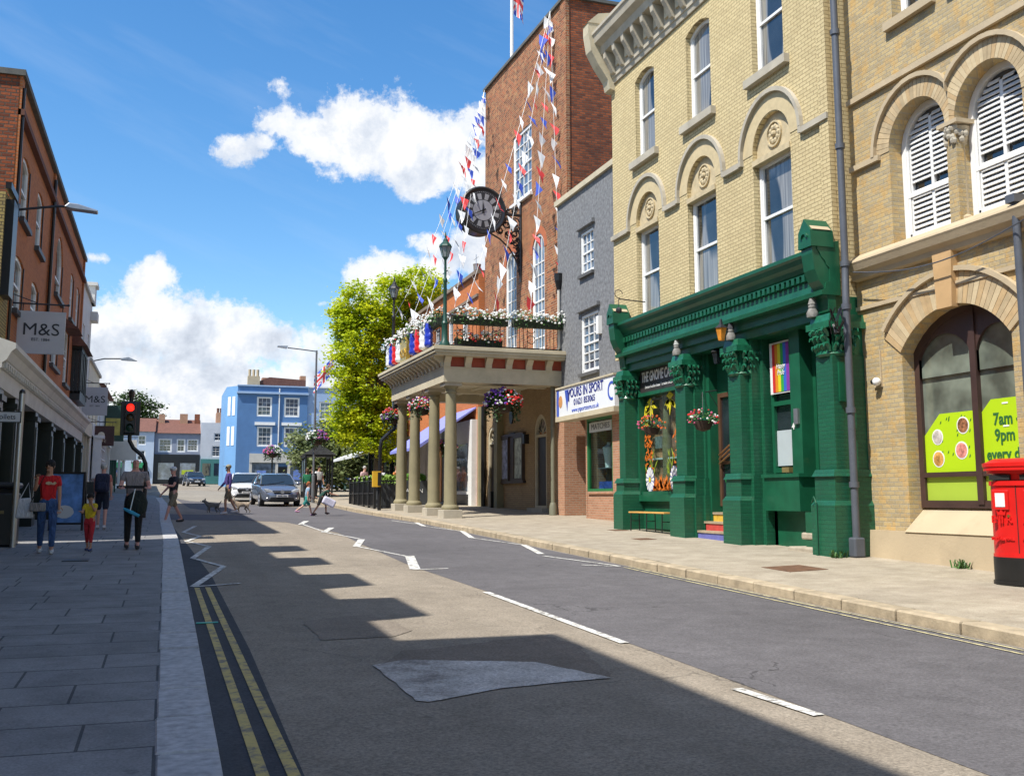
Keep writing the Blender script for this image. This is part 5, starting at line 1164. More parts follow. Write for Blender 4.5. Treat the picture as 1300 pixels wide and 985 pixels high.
# ================================================================== beyond the hall on the right
def orange_house():
    e, z0 = bld('orange_brick_house', 'long bright orange brick building behind the balcony beyond the hall', 12.45, 56.5, RR)
    W = 13.9; top = 11.2
    ops = [OP(1.2+i*2.5,2.2+i*2.5,7.6,9.9) for i in range(5)]
    w = MB(); wall(w, 0, W, 1.2, top, ops, .16, 0, 8); w.build('wall', OBRICK2, e, z0)
    for i, o in enumerate(ops):
        if i in (1,): part_box('blind_window', OBRICK, e, z0, (o['u0'],o['u1'],.10,.2,o['z0'],o['z1']))
        else: window(e, o, .06, z0, .08, (3,4), True)
    MB().box(-.1,W,-.14,.3,top,top+.16).box(0,W,-.08,0,10.2,10.32).build('coping', mat('brown_coping', (.20,.15,.11), .8, .2, 3), e, z0)
    # white shopfront with awning at the near end, dark ones beyond
    MB().box(9.2,13.8,-.25,0,1.0,4.9).build('white_shopfront', WHITE, e, z0)
    f = MB()
    for a, b in ((11.5,13.2),): f.box(a,b,-.27,-.22,1.9,3.9)
    f.build('shop_window', GLASSL, e, z0); MB().box(11.4,13.3,-.29,-.2,1.2,1.75).build('dark_stallriser', BLACK, e, z0)
    MB().box(5,9.1,-.1,0,1.2,4.9).box(0,4.9,-.1,0,1.2,4.9).build('dark_shopfront', mat('dark_brown_front', (.04,.03,.025), .5, .3, 2), e, z0)
    MB().box(7.2,8.2,-.13,-.05,1.4,4.3).build('orange_panel', mat('orange_panel', (.55,.20,.04), .5, .2, 3), e, z0)
    a = MB(); a.prism([(0,5.45),(-2.6,3.72),(-2.6,3.60),(-2.55,3.60),(0,5.38)], 'x', 8.2, 13.6); a.build('awning', mat('periwinkle_canvas', (.22,.24,.62), .8, .08, 3), e, z0)
    ch = MB(); ch.box(6.9,7.6,1.5,2.2,11.2,12.6); cc_ = ch.build('chimney', OBRICK, e, z0); MB().lathe((7.25,1.85,12.6), [(.16,0),(.2,.5),(.22,.55)], 8).build('chimney_pot', mat('pot_grey', (.2,.19,.18), .8, .2, 3), cc_, z0)
    an = MB(); an.tube([(8.3,1.5,11.2),(8.3,1.5,13.4)], .02, 4); an.tube([(7.9,1.5,13.2),(8.7,1.5,13.2)], .012, 4); an.tube([(8.0,1.5,12.9),(8.6,1.5,12.9)], .012, 4); an.build('aerial', TIN, e, z0)
orange_house()
def row_house(name, label, X, Y0, Y1, top, m, side, wins=2, shop=None, roof=None, depth=9, rows=((.55,.8),), frame=None):
    """a terrace building along the street; Y0 near end, Y1 far end; the front faces the road"""
    W = Y1-Y0
    if side == 'R': e, z0 = bld(name, label, X, Y1, RR)
    else: e, z0 = bld(name, label, X, Y0, RL)
    G = gz(X, Y0)-.3; H = top-G; ops = []
    for lo, hi in rows:
        for i in range(wins):
            u = W*(i+.5)/wins; ops.append(OP(u-.5, u+.5, G+H*lo, G+H*hi))
    w = MB(); wall(w, 0, W, G, top, ops, .14, 0, depth); w.build('wall', m, e, z0)
    for o in ops: window(e, o, .05, z0, .07, (2,2), True, mf=frame)
    if shop:
        sm, fm = shop
        s = MB(); s.box(.2,W-.2,-.28,0,G+3.35,G+3.95); s.box(.2,.5,-.22,0,G,G+3.35); s.box(W-.5,W-.2,-.22,0,G,G+3.35); s.box(.5,W-.5,-.14,0,G,G+.9)
        for k in range(1,3): s.box(.5+(W-1)*k/3-.06,.5+(W-1)*k/3+.06,-.2,0,G+.9,G+3.35)
        sf = s.build('shopfront', sm, e, z0); MB().box(.5,W-.5,-.08,-.05,G+.9,G+3.35).build('shop_window', fm, sf, z0)
    if roof:
        r = MB(); r.prism([(-.3,top),(depth/2,top+roof),(depth+.3,top)], 'x', -.1, W+.1); r.build('roof', TILE, e, z0)
    else: part_box('parapet', mat('coping_pale', (.45,.43,.38), .8, .2, 3), e, z0, (-.05,W+.05,-.1,.35,top,top+.14))
    return e, z0
e, z0 = row_house('white_shop_building', 'white rendered shop building with pale awnings behind the golden tree', 12.6, 57, 68, 9.2, OFFW, 'R', 4, (BLACK, GLASS), 2.4, rows=((.45,.62),(.72,.88)))
a = MB(); a.prism([(0,4.9),(-2.6,4.0),(-2.6,3.85),(0,4.75)], 'x', .5, 5.2); a.prism([(0,4.9),(-2.6,4.0),(-2.6,3.85),(0,4.75)], 'x', 5.8, 10.5); a.build('awning', mat('white_canvas', (.60,.62,.60), .8, .08, 3), e, z0)
row_house('cream_shop_building', 'low cream building half hidden behind the trees beyond the white shop', 13.5, 69, 84, 8.6, CREAM, 'R', 4, (GREEND, GLASS), 2.2, rows=((.5,.72),))

# ================================================================== far end of the street, facing the viewer
def front_house(name, label, x0, x1, Y, top, m, wins, depth=9, frame=None, rz=0., glass=None, fr=.09):
    e, z0 = bld(name, label, x0, Y, rz); ops = [OP(a-x0, b-x0, c, d) for a, b, c, d in wins]
    w = MB(); wall(w, 0, x1-x0, z0-.6, top, ops, .16, 0, depth); w.build('wall', m, e, z0)
    for o in ops: window(e, o, .04, z0, fr, (3,4) if o['u1']-o['u0'] > 1.2 else (2,2), True, mf=frame, mg=glass, bt=.028)
    return e, z0
BLUE = mat('blue_render', (.075,.175,.36), .6, .08, 1.2, bmp=.1, grime=.15); LBLUE = mat('light_blue_render', (.30,.42,.62), .65, .06, 1.2, grime=.15)
e, z0 = front_house('blue_corner_building', 'three storey bright blue corner building with white windows and a pale shopfront', 6.45, 13.4, 108, 12.75, BLUE,
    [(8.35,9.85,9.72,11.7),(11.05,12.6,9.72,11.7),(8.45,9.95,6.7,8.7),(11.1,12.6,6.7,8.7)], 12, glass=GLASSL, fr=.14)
X = 6.45
MB().box(-.1,7.05,-.25,.1,12.0,12.2).box(-.05,7.0,-.12,.1,12.75,12.88).build('cornice', mat('pale_blue_trim', (.30,.42,.60), .6, .06, 2), e, z0)
for a in (8.45-X, 11.1-X): MB().box(a-.25,a+1.75,-.2,0,8.85,9.15).build('lintel', WHITE, e, z0)
s = MB(); s.box(1.35,7.0,-.3,0,5.1,6.0); s.box(1.35,1.6,-.25,0,2.2,5.1); s.box(3.9,4.15,-.25,0,2.2,5.1); s.box(5.1,5.35,-.25,0,2.2,5.1); s.box(6.75,7.0,-.25,0,2.2,5.1); s.box(1.6,7,-.2,0,2.2,3.2)
sf = s.build('shopfront', mat('pale_grey_stone_paint', (.48,.47,.43), .6, .08, 2), e, z0); MB().box(1.6,3.9,-.12,-.1,3.2,5.1).box(5.35,6.75,-.12,-.1,3.2,5.1).build('shop_window', GLASSL, sf, z0); MB().box(4.2,5.05,-.1,-.05,2.6,4.7).build('door', BLACK, sf, z0)
MB().box(2.1,3.0,-.18,-.15,3.3,4.3).build('window_poster', mat('blue_poster', (.12,.2,.5), .5, .3, 3), sf, z0); MB().box(5.7,6.4,-.18,-.15,3.4,4.4).build('window_poster', mat('blue_poster', (.12,.2,.5), .5, .3, 3), sf, z0)
MB().box(4.05,4.15,-.15,-.05,4.9,12.6).build('downpipe', WHITE, e, z0)
# splayed corner face with narrow windows
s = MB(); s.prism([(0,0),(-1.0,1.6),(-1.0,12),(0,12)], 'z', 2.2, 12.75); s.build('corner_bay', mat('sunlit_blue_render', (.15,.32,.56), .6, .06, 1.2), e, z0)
dv = Vector((-1.0,1.6)).normalized(); nv = Vector((-dv.y*1, dv.x))
for z in (9.8,6.8):
    for q in (.35,1.1):
        a = dv*q; b = dv*(q+.45); nn = Vector((-.85,-.53))*.04; MB().prism([(a.x+nn.x,a.y+nn.y),(b.x+nn.x,b.y+nn.y),(b.x,b.y),(a.x,a.y)], 'z', z, z+1.9).build('corner_window', WHITE, e, z0)
r = MB(); r.prism([(.6,12.75),(3.2,13.9),(6.9,13.7),(6.9,12.75)], 'y', 1.5, 9); r.build('roof', TILE, e, z0)
c = MB(); c.box(1.0,2.2,1.0,1.8,12.75,13.9); cb_ = c.build('chimney', BUFF, e, z0); c = MB(); [c.lathe((1.2+.4*i,1.4,13.9), [(.13,0),(.15,.7)], 8) for i in range(3)]; c.build('chimney_pot', BUFF, cb_, z0)
MB().box(2.6,4.6,3,4.5,12.75,14.0).build('chimney', PBRICK, e, z0); MB().box(6.4,6.95,2,3,12.75,14.2).build('chimney', PBRICK, e, z0)
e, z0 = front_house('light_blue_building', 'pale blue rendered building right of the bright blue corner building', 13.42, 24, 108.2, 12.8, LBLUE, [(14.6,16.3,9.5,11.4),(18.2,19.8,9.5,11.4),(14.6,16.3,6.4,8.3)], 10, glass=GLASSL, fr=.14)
MB().box(0,10.6,-.15,0,12.8,12.95).build('coping', WHITE, e, z0); MB().box(4.2,5.2,2,3,12.8,14.2).build('chimney', OBRICK, e, z0)
GREYR = mat('grey_blue_render', (.24,.27,.34), .7, .08, 1.5, grime=.2); WR = mat('white_render_far', (.50,.53,.57), .7, .06, 1.5, grime=.2); TEAL = mat('teal_shop_paint', (.05,.18,.17), .5, .1, 2)
e, z0 = front_house('white_teal_shop_building', 'narrow white rendered building over a teal shopfront at the far end of the street', 3.62, 7.2, 128, 10.35, WR, [(5.1,6.1,8.2,9.15),(4.9,6.25,6.37,7.65)], 10)
s = MB(); s.box(.1,3.6,-.3,0,3.2,6.1); sf = s.build('shopfront', TEAL, e, z0); MB().box(1.6,3.0,-.33,-.3,4.2,5.6).box(.3,1.2,-.33,-.3,4.2,5.6).build('shop_window', GLASS, sf, z0)
r = MB(); r.prism([(1.8,10.35),(1.8,11.8),(3.5,11.8),(3.5,10.35)], 'y', 3, 5); cb_ = r.build('chimney', PBRICK, e, z0); c = MB(); [c.lathe((2.0+.35*i,4,11.8), [(.13,0),(.15,.6)], 8) for i in range(4)]; c.build('chimney_pot', TILE, cb_, z0)
e, z0 = front_house('grey_shop_building', 'grey rendered building with a tiled roof over black shopfronts at the far end', -1.45, 3.6, 128.3, 9.1, GREYR, [(-1.05,.45,6.85,8.4),(.95,1.95,6.85,8.4),(2.1,3.4,6.95,8.4)], 10, fr=.13)
s = MB(); s.box(.0,5.05,-.35,0,3.2,6.6); sf = s.build('shopfront', BLACK, e, z0); MB().box(.5,2.2,-.38,-.35,3.7,5.6).box(2.9,4.6,-.38,-.35,3.9,5.6).build('shop_window', GLASSL, sf, z0); MB().box(3.1,4.4,-.41,-.385,4.3,4.8).build('window_display', mat('lime_display', (.4,.5,.02), .5, .3, 3), sf, z0)
r = MB(); r.prism([(-.3,9.05),(5,11.0),(10,9.05)], 'x', -.1, 5.1); r.build('roof', TILE, e, z0); MB().box(.3,1.0,3.5,4.5,9.5,11.5).build('chimney', PBRICK, e, z0); MB().box(2.7,3.6,3.5,4.5,9.5,11.6).build('chimney', PBRICK, e, z0); MB().box(4.4,5.0,3.5,4.5,9.5,11.6).build('chimney', RBRICK2, e, z0)
e, z0 = front_house('pale_blue_cottage', 'pale blue rendered house with a tiled roof left of the grey far building', -5.2, -1.5, 127.6, 9.2, mat('pale_blue_white_render', (.42,.50,.60), .7, .06, 1.5), [(-3.3,-2.4,7.6,8.7),(-3.3,-2.4,5.8,7.0)], 9)
r = MB(); r.prism([(-.3,9.15),(4.5,11.0),(9.3,9.15)], 'x', -.1, 3.8); r.build('roof', TILE, e, z0); MB().box(1.4,2.9,-.3,0,5.0,5.6).build('green_fascia', mat('bright_green_fascia', (.02,.25,.10), .5, .1, 3), e, z0); MB().box(1.5,2.8,-.1,-.02,3.2,5.0).build('doorway', BLACK, e, z0)
# something beyond the junction so no horizon shows
for i, (x0, x1, y, t_) in enumerate(((-34,-5.3,131,9.5),(24.2,52,112,11.5),)):
    e, z0 = front_house('far_terrace', ['long cream terrace closing the street beyond the left pavement','long cream terrace hidden behind the trees on the right'][i], x0, x1, y, t_, OFFW, [(x0+1.5+3*k, x0+2.6+3*k, t_-2.4, t_-.9) for k in range(int((x1-x0)/3)-1)], 9)
    r = MB(); r.prism([(-.3,t_),(4.5,t_+2.4),(9.3,t_)], 'x', -.1, x1-x0); r.build('roof', TILE, e, z0)
def ony(px, py, Y):
    d = FW*FOC+RT*(px-CXP)-UPV*(py-CYP); t = Y/d.y; return (d.x*t, Y, EYE+d.z*t)
# ================================================================== LEFT SIDE
def ms_building():
    e, z0 = bld('orange_brick_store', 'three storey orange brick store with a white fascia over black pilasters', -3.6, 24.2, RL)
    W = 21.5; top = 11.25; q = 1.3
    ops = [OP(q+1.3,q+2.7,8.25,9.85,.12), OP(q+4.4,q+5.8,8.25,9.85,.12), OP(q+9.7,q+11.9,8.0,10.0,'round' if False else .75), OP(q+14.9,q+16.2,8.05,9.75,.1), OP(q+17.6,q+18.9,8.05,9.75,.1),
           OP(q+1.1,q+2.6,6.0,7.35,.1), OP(q+4.3,q+5.8,6.0,7.35,.1), OP(q+9.6,q+11.8,5.75,7.3,.1), OP(q+14.0,q+15.6,5.6,7.5)]
    w = MB(); wall(w, q, W, 4.6, top, ops, .16, 0, 8); w.build('wall', OBRICK, e, z0)
    MB().box(0,q,-.05,8,.3,8.15).build('corner_wall', OLDY, e, z0); MB().box(-.02,q*.8,-.16,-.04,8.2,8.35).box(.1,.75,-.22,-.05,5.9,8.0).build('black_bay', BLACK, e, z0); MB().box(q-.012,q+.2,.004,8,8.16,top-.004).build('side_wall', RBRICK2, e, z0); MB().add([(W,0,4.6),(W,8,4.6),(W,8,top),(W,0,top)], [(0,1,2,3)]).build('side_wall', RBRICK2, e, z0)
    DK = mat('dark_window_trim', (.05,.05,.05), .5, .1, 3)
    for i, o in enumerate(ops):
        window(e, o, .05, z0, .09, (1,1) if i < 8 else (2,3), True, mf=WHITE); part_box('sill', DK, e, z0, (o['u0']-.1,o['u1']+.1,-.12,.05,o['z0']-.12,o['z0']))
        f = MB(); f.box(o['u1'],o['u1']+.04,-.012,.02,o['z0'],o['z1']-o['rise']); f.build('trim', DK, e, z0)
    MB().box(q,W,-.14,0,9.98+.35,10.12+.35).build('string_course', mat('dark_brick_string', (.13,.05,.03), .85, .2, 6), e, z0)
    MB().box(q-.08,W+.1,-.12,.4,top,top+.14).box(q-.08,q+.3,.4,8,top,top+.14).build('coping', mat('dark_coping', (0,0,0)), e, z0)
    for u in (q, q+7.7, W-.35): MB().box(u,u+.35,-.06,0,4.9,top).build('brick_pier', OBRICK, e, z0)
    MB().tube([(q+7.55,-.09,5),(q+7.55,-.09,11)], .05, 6).build('downpipe', BLACK, e, z0); MB().tube([(q+.1,-.09,5),(q+.1,-.09,11)], .04, 6).build('downpipe', BLACK, e, z0)
    # timber oriel bay
    b = MB(); b.box(q+17,q+20.0,-.36,0,5.25,5.6); b.box(q+17,q+20.0,-.36,0,7.15,7.3)
    for u in (17,17.55,18.4,19.3,19.9): b.box(q+u,q+u+.12,-.36,-.28,5.5,7.2)
    for y in (-.2,-.06): b.box(q+17,q+17.1,y-.05,y+.05,5.5,7.2)
    b.build('bay_window', BLACK, e, z0); MB().box(q+17.05,q+19.95,-.31,-.02,5.55,7.18).build('bay_pane', GLASS, e, z0)
    b = MB(); b.prism([(-.55,7.3),(0,8.0),(0,7.3)], 'x', q+16.8, q+20.2); b.build('bay_roof', TILE, e, z0)
    b = MB(); b.prism([(-.45,7.5),(0,7.85),(0,7.5)], 'x', q+13.8, q+15.8); b.build('window_hood', TILE, e, z0)
    # fascia and pilasters
    f = MB(); f.prism([(.4,3.85),(-.28,3.85),(-.30,4.2),(-.34,4.22),(-.34,4.32),(-.42,4.38),(-.50,4.55),(-.58,4.62),(-.58,4.72),(-.05,4.9),(.4,4.9)], 'x', -1.0, W+.1)
    fa = f.build('fascia', mat('off_white_fascia', (.55,.54,.50), .6, .08, 2, grime=.4), e, z0)
    d = MB(); P = [(-.9,4.36)]
    for k in range(66): u = -.8+k*.34; P += [(u,4.33),(u,4.23),(u+.14,4.23),(u+.14,4.33)]
    P += [(W,4.33),(W,4.36)]; d.prism(P, 'y', -.40, -.30); d.build('dentils', mat('off_white_fascia', (0,0,0)), fa, z0)
    g = gz(-3.6, 30)-.1
    for k in range(7):
        u = [-.2,2.2,6.2,10.3,14.3,18.6,22.2][k]; gg = gz(-3.6, 24.2+u)-.05
        p = MB(); p.box(u-.28,u+.28,-.26,.4,gg,3.85); p.box(u-.34,u+.34,-.32,.4,gg,gg+.35); p.box(u-.34,u+.34,-.32,.4,3.6,3.72); p.box(u-.14,u+.14,-.285,-.26,gg+.5,3.45); p.build('pilaster', BLKGRN, e, z0)
    MB().box(-1,W+1,1.1,1.2,g-.4,4.0).build('shop_window', glass_mat('dark_shop_glass', (.01,.012,.012), .06), e, z0); MB().box(-1,W+1,.4,1.2,3.82,3.9).build('arcade_ceiling', BLACK, e, z0)
    m = MB()
    for k in range(14): m.box(-.5+k*1.7,-.42+k*1.7,1.05,1.12,g-.3,3.85)
    m.box(-1,W+1,1.05,1.12,g-.2,g+.5); m.build('mullions', BLKGRN, e, z0)
    # posters inside the shop
    MB().box(q+7.2,q+7.9,1.0,1.04,2.2,2.75).build('shop_poster', mat('yellow_poster', (.55,.5,.05), .5, .2, 4), e, z0); MB().box(q+8.4,q+9.1,1.0,1.04,2.1,2.8).build('shop_poster', mat('blue_white_poster', (.3,.4,.5), .5, .4, 4), e, z0)
ms_building()
def near_block(name, label, Y0, Y1, top, teeth, m, floors, slant=None):  # unseen blocks; heights, dormers and slanted side shaped for the road's shadows and light
    e, z0 = bld(name, label, -3.6, Y0, RL); W = Y1-Y0; ops = []; n = int(W/3)
    for i in range(n):
        u = W*(i+.5)/n
        for z in floors: ops.append(OP(u-.55,u+.55,z,z+1.6))
    w = MB(); wall(w, 0, W, -.8, top, ops, .15, 0)
    k = .42*8 if slant else 0
    w.add([(W,0,-.8),(W-k,8,-.8),(W-k,8,top),(W,0,top),(0,0,-.8),(0,8,-.8),(0,8,top),(0,0,top)], [(0,1,2,3),(4,5,6,7),(3,2,6,7),(1,5,6,2)]); w.build('wall', m, e, z0)
    for o in ops: window(e, o, .05, z0, .08, (2,2), True)
    for a, b, h in teeth:
        MB().box(a-Y0,b-Y0,.0,1.6,top,h).build('dormer', m, e, z0); MB().box(a-Y0+.3,b-Y0-.3,-.03,.0,top+.15,h-.25).build('dormer_window', GLASS, e, z0)
    MB().box(.1,W-.1,-.25,0,3.0,3.8).box(.1,W-.1,-.1,0,-.8,.9).build('shopfront', BLKGRN, e, z0)
near_block('red_brick_terrace', 'brown brick terrace with square dormers along the shaded left pavement', 7.05, 22.8, 9.9, [(9.0,10.8,11.15),(12.3,14.1,11.2),(15.85,17.4,11.2),(19.1,20.6,11.25)], OLDY, (5.0,7.6), True)
near_block('tall_brick_block', 'tall brick building at the nearest end of the shaded left side', -14, 7.0, 12.6, [], OBRICK, (4.6,7.4,10.2))
# further houses on the left
e, z0 = row_house('white_parapet_building', 'tall narrow white building with a stepped parapet beyond the orange brick store', -3.6, 46.0, 51.6, 10.4, OFFW, 'L', 2, (CREAM, GLASS), None, rows=((.45,.6),(.68,.84)))
MB().box(4.6,5.6,-.3,.5,9.6,10.0).box(4.6,5.6,-.15,.4,10.4,11.2).box(4.5,5.7,-.25,.5,11.2,11.35).build('corner_pier', OFFW, e, z0)
e, z0 = row_house('cream_bow_window_shop', 'cream shop with a white many paned window under a brown hanging sign', -3.6, 51.8, 59.5, 7.9, CREAM, 'L', 3, (WHITE, GLASS), None, rows=((.55,.75),))
bw = MB(); o = OP(1.0,4.4,gz(0,54)+1.05,gz(0,54)+2.9); bw.ring(outline(o), outline(o,.12), -.65, -.5)
for i in range(1,4): bw.box(1.0+.85*i-.03,1.0+.85*i+.03,-.64,-.55,o['z0'],o['z1'])
for i in range(1,4): bw.box(1.1,4.3,-.64,-.55,o['z0']+.46*i-.02,o['z0']+.46*i+.02)
bw.box(.9,1.05,-.65,-.28,o['z0']-.0,o['z1']); bw.box(.85,4.5,-.75,-.28,o['z1'],o['z1']+.15); wn_ = bw.build('bow_window', WHITE, e, z0); MB().box(1.06,4.34,-.57,-.3,o['z0']+.02,o['z1']-.02).build('pane', GLASS, wn_, z0)
row_house('white_hipped_house', 'white rendered house with a clay roof next to the cream shop', -3.6, 59.7, 70, 7.6, WR, 'L', 3, (WHITE, GLASS), 1.2, rows=((.55,.75),))
row_house('pale_green_shopfront_house', 'pale house over a dark green shopfront further along the left pavement', -3.7, 70.2, 82, 7.0, OFFW, 'L', 3, (GREEND, GLASS), 1.6, rows=((.55,.75),))
row_house('cream_gabled_house', 'long cream house behind the traffic light near the end of the left side', -4.2, 82.5, 112, 7.8, mat('warm_cream_render', (.60,.56,.44), .75, .08, 1.5, grime=.2), 'L', 6, (WHITE, GLASS), 2.0, rows=((.5,.68),))

def hanging_sign(x0, x1, Y, za, zb, label, body, sub=None, m=None, tx=None, size=.42, grp=None):
    t = thing('hanging_sign', label, 'sign', ((x0+x1)/2, Y, za), 0, grp); w = (x1-x0)/2; h = zb-za
    MB().box(-w,w,-.03,.03,0,h).build('board', m, t, bevel=.008)
    if body: text(body, size, 'lettering', tx, t, (0,-.035,h*.56), sx=1.08)
    if sub: text(sub, size*.24, 'small_lettering', tx, t, (0,-.035,h*.33))
    b = MB(); b.tube([(-w-.25,0,h+.18),(w+.03,0,h+.18)], .02, 6)
    for x in (-w*.8, w*.85): b.tube([(x,0,h),(x,0,h+.18)], .012, 5)
    b.tube([(-w-.2,0,h+.42),(-w*.2,0,h+.2)], .012, 5); b.ball((w+.04,0,h+.18), .035, 6, 4); b.build('bracket', IRON, t); return t
SG = mat('pale_grey_sign', (.47,.47,.49), .45, .06, 1.5); TXB = mat('black_lettering', (.02,.02,.025), .5, .1, 5)
hanging_sign(-3.55,-2.48,27.2,5.02,6.05, 'larger square grey M&S sign hanging nearest on the orange brick store', 'M&S', 'EST. 1884', SG, TXB, .42, 'grey M&S hanging signs')
hanging_sign(-3.57,-2.56,48.4,5.12,6.33, 'smaller grey M&S sign hanging at the far end of the orange brick store', 'M&S', 'EST. 1884', SG, TXB, .42, 'grey M&S hanging signs')
t = hanging_sign(-3.6,-2.45,53.5,4.05,5.0, 'dark brown square sign hanging over the cream shop', None, None, mat('brown_sign', (.06,.022,.018), .5, .15, 3), TXB)
MB().ball((0,-.04,.5), .16, 10, 6, (1,.1,1)).build('emblem', CREAM, t); text('CAFE', .2, 'lettering', mat('cream_lettering', (.55,.45,.35), .5, .05, 4), t, (0,-.035,.22))
t = hanging_sign(-3.7,-2.5,66,4.9,7.0, 'tall dark green pub sign with a yellow panel beyond the brown sign', None, None, mat('dark_green_sign', (.015,.05,.035), .5, .15, 3), TXB)
MB().box(-.42,.42,-.045,-.032,.35,1.35).build('picture_panel', mat('ochre_panel', (.42,.36,.08), .6, .4, 4), t)
t = hanging_sign(-3.6,-1.9,72,4.0,5.3, 'white boxed sign sticking out over the pavement beyond the pub sign', None, None, OFFW, TXB)
# wall street light
t = thing('wall_street_light', 'grey street light head on a long arm fixed to the orange brick store', 'street light', (-3.6,26.0,8.25))
MB().tube([(0,0,-.05),(.35,0,.02),(.9,0,.12),(1.25,0,.13)], .03, 6).box(-.02,.1,-.08,.08,-.2,.1).build('arm', IRON, t)
MB().prism([(1.05,.10),(1.2,.06),(1.78,.02),(1.8,.07),(1.35,.19),(1.15,.20)], 'y', -.13, .13).build('lamp_head', TIN, t, bevel=.02)
t = thing('wall_street_light', 'tiny street light on a wall arm above the far M&S sign', 'street light', (-3.6,54,8.2))
MB().tube([(0,0,-.05),(.5,0,.08),(1.5,0,.12)], .03, 6).build('arm', IRON, t); MB().prism([(1.2,.10),(1.3,.04),(2.0,.02),(1.6,.19)], 'y', -.13, .13).build('lamp_head', TIN, t)
# traffic light
tl = thing('traffic_light', 'traffic light showing red on a cranked black pole above the left pavement', 'traffic light', (-.62,35,gz(-.6,35)))
MB().tube([(0,0,0),(0,0,1.45),(-.02,0,1.68),(-.12,0,1.92),(-.40,0,2.16),(-.52,0,2.38),(-.53,0,2.6),(-.53,0,3.75)], .062, 10).build('pole', BLACK, tl, smooth=True)
MB().box(-.82,-.24,-.10,-.07,2.55,3.62).build('backing_board', BLACK, tl, bevel=.03)
MB().box(-.70,-.36,-.36,-.10,2.6,3.56).build('housing', BLACK, tl, bevel=.03)
for k, (c, em) in enumerate((((.75,.01,.005), ((1,.02,.01), 1.6)), ((.09,.05,.01), None), ((.01,.05,.03), None))):
    z = 3.4-.31*k; o = MB().lathe((0,0,0), [(.12,0),(.115,.012),(.05,.03)], 18).build('lamp', mat('signal_%d' % k, c, .3, .02, 2, emit=em), tl, smooth=True); o.location = (-.53,-.37,z); o.rotation_euler = (pi/2,0,0)
    h = MB(); n = 14
    for i in range(n):
        a0 = pi*(-.1+1.2*i/n); a1 = pi*(-.1+1.2*(i+1)/n); P = [(-.53+r*cos(a), z+r*sin(a)) for r, a in ((.112,a0),(.125,a0),(.125,a1),(.112,a1))]; h.prism(P, 'y', -.55, -.36)
    h.build('visor', BLACK, tl)
MB().lathe((-.53,0,3.75), [(.09,0),(.09,.2),(.04,.25)], 8).build('top_cap', BLACK, tl)
# litter bin, finger post, advertising board
t = thing('litter_bin', 'tall black litter bin at the left edge beside the grey sign pole', 'litter bin', (-3.02,22.6,gz(-3,22.6)))
b = MB(); b.box(-.42,.30,-.35,.35,0,1.02); b.build('body', BLACK, t, bevel=.04); MB().box(-.45,.33,-.38,.38,1.1,1.22).build('lid', BLACK, t, bevel=.05); MB().box(-.36,.24,-.3,.3,1.02,1.1).build('opening', DARK, t); MB().box(-.2,.1,-.36,-.352,.62,.68).build('gold_band', mat('faded_gold', (.2,.14,.05), .5, .2, 5), t)
t = thing('toilets_fingerpost', 'grey pole carrying a small white toilets finger sign pointing left', 'sign post', (-2.72,22.15,gz(-2.7,22.1)))
MB().tube([(0,0,0),(0,0,2.95)], .055, 10).build('pole', TIN, t, smooth=True); MB().lathe((0,0,2.93), [(.06,0),(.05,.06),(.01,.09)], 8).build('cap', BLACK, t)
MB().box(-.62,.02,-.08,-.055,2.36,2.58).build('frame', BLACK, t); MB().box(-.60,.0,-.087,-.08,2.38,2.56).build('plate', mat('white_sign_plate', (.55,.55,.55), .5, .03, 3), t); text('<Toilets', .14, 'lettering', TXB, t, (-.30,-.09,2.47), sx=.95)
t = thing('advertising_board', 'blue poster A board standing by the black pilasters behind the woman in red', 'pavement sign', (-2.28,28.0,gz(-2.3,28)), R(-6))
MB().box(-.36,.36,-.03,.0,.18,1.38).build('poster', mat('blue_poster_print', (.10,.22,.48), .5, .6, 3.2), t); f = MB(); o = OP(-.4,.4,.14,1.42); f.ring(outline(o), outline(o,.05), -.05, .02); f.box(-.4,-.35,-.05,.5,.0,.14); f.box(.35,.4,-.05,.0,.0,.14); f.prism([(.0,1.4),(.05,1.4),(.55,0),(.5,0)], 'x', -.4, -.35); f.prism([(.0,1.4),(.05,1.4),(.55,0),(.5,0)], 'x', .35, .4); f.build('frame', BLACK, t)
MB().lathe((0,-.035,.5), [(.2,0),(.18,.02)], 12).v; MB().prism([(-.05+.22*cos(i*.5),.45+.16*sin(i*.5)) for i in range(13)], 'y', -.036, -.031).build('plate_picture', mat('white_sign_plate', (0,0,0)), t)
t = thing('advertising_board', 'small black A board with a white notice on the pavement by the cream shop', 'pavement sign', (-2.35,36.5,gz(-2.3,36)))
MB().box(-.3,.3,-.03,.0,.05,1.1).build('board', BLACK, t); MB().box(-.2,.2,-.04,-.031,.2,.7).build('notice', WHITE, t)
st = MB().box(-.11,.11,-.02,.02,0,.01).build('litter_strip', mat('turquoise_plastic', (.02,.35,.28), .4, .1, 5)); st.location = (.47,11.7,SL*11.7+.012); st.rotation_euler = (0,0,.1); tag(st, 'small turquoise strip of litter in the left gutter by the granite kerb', 'litter')

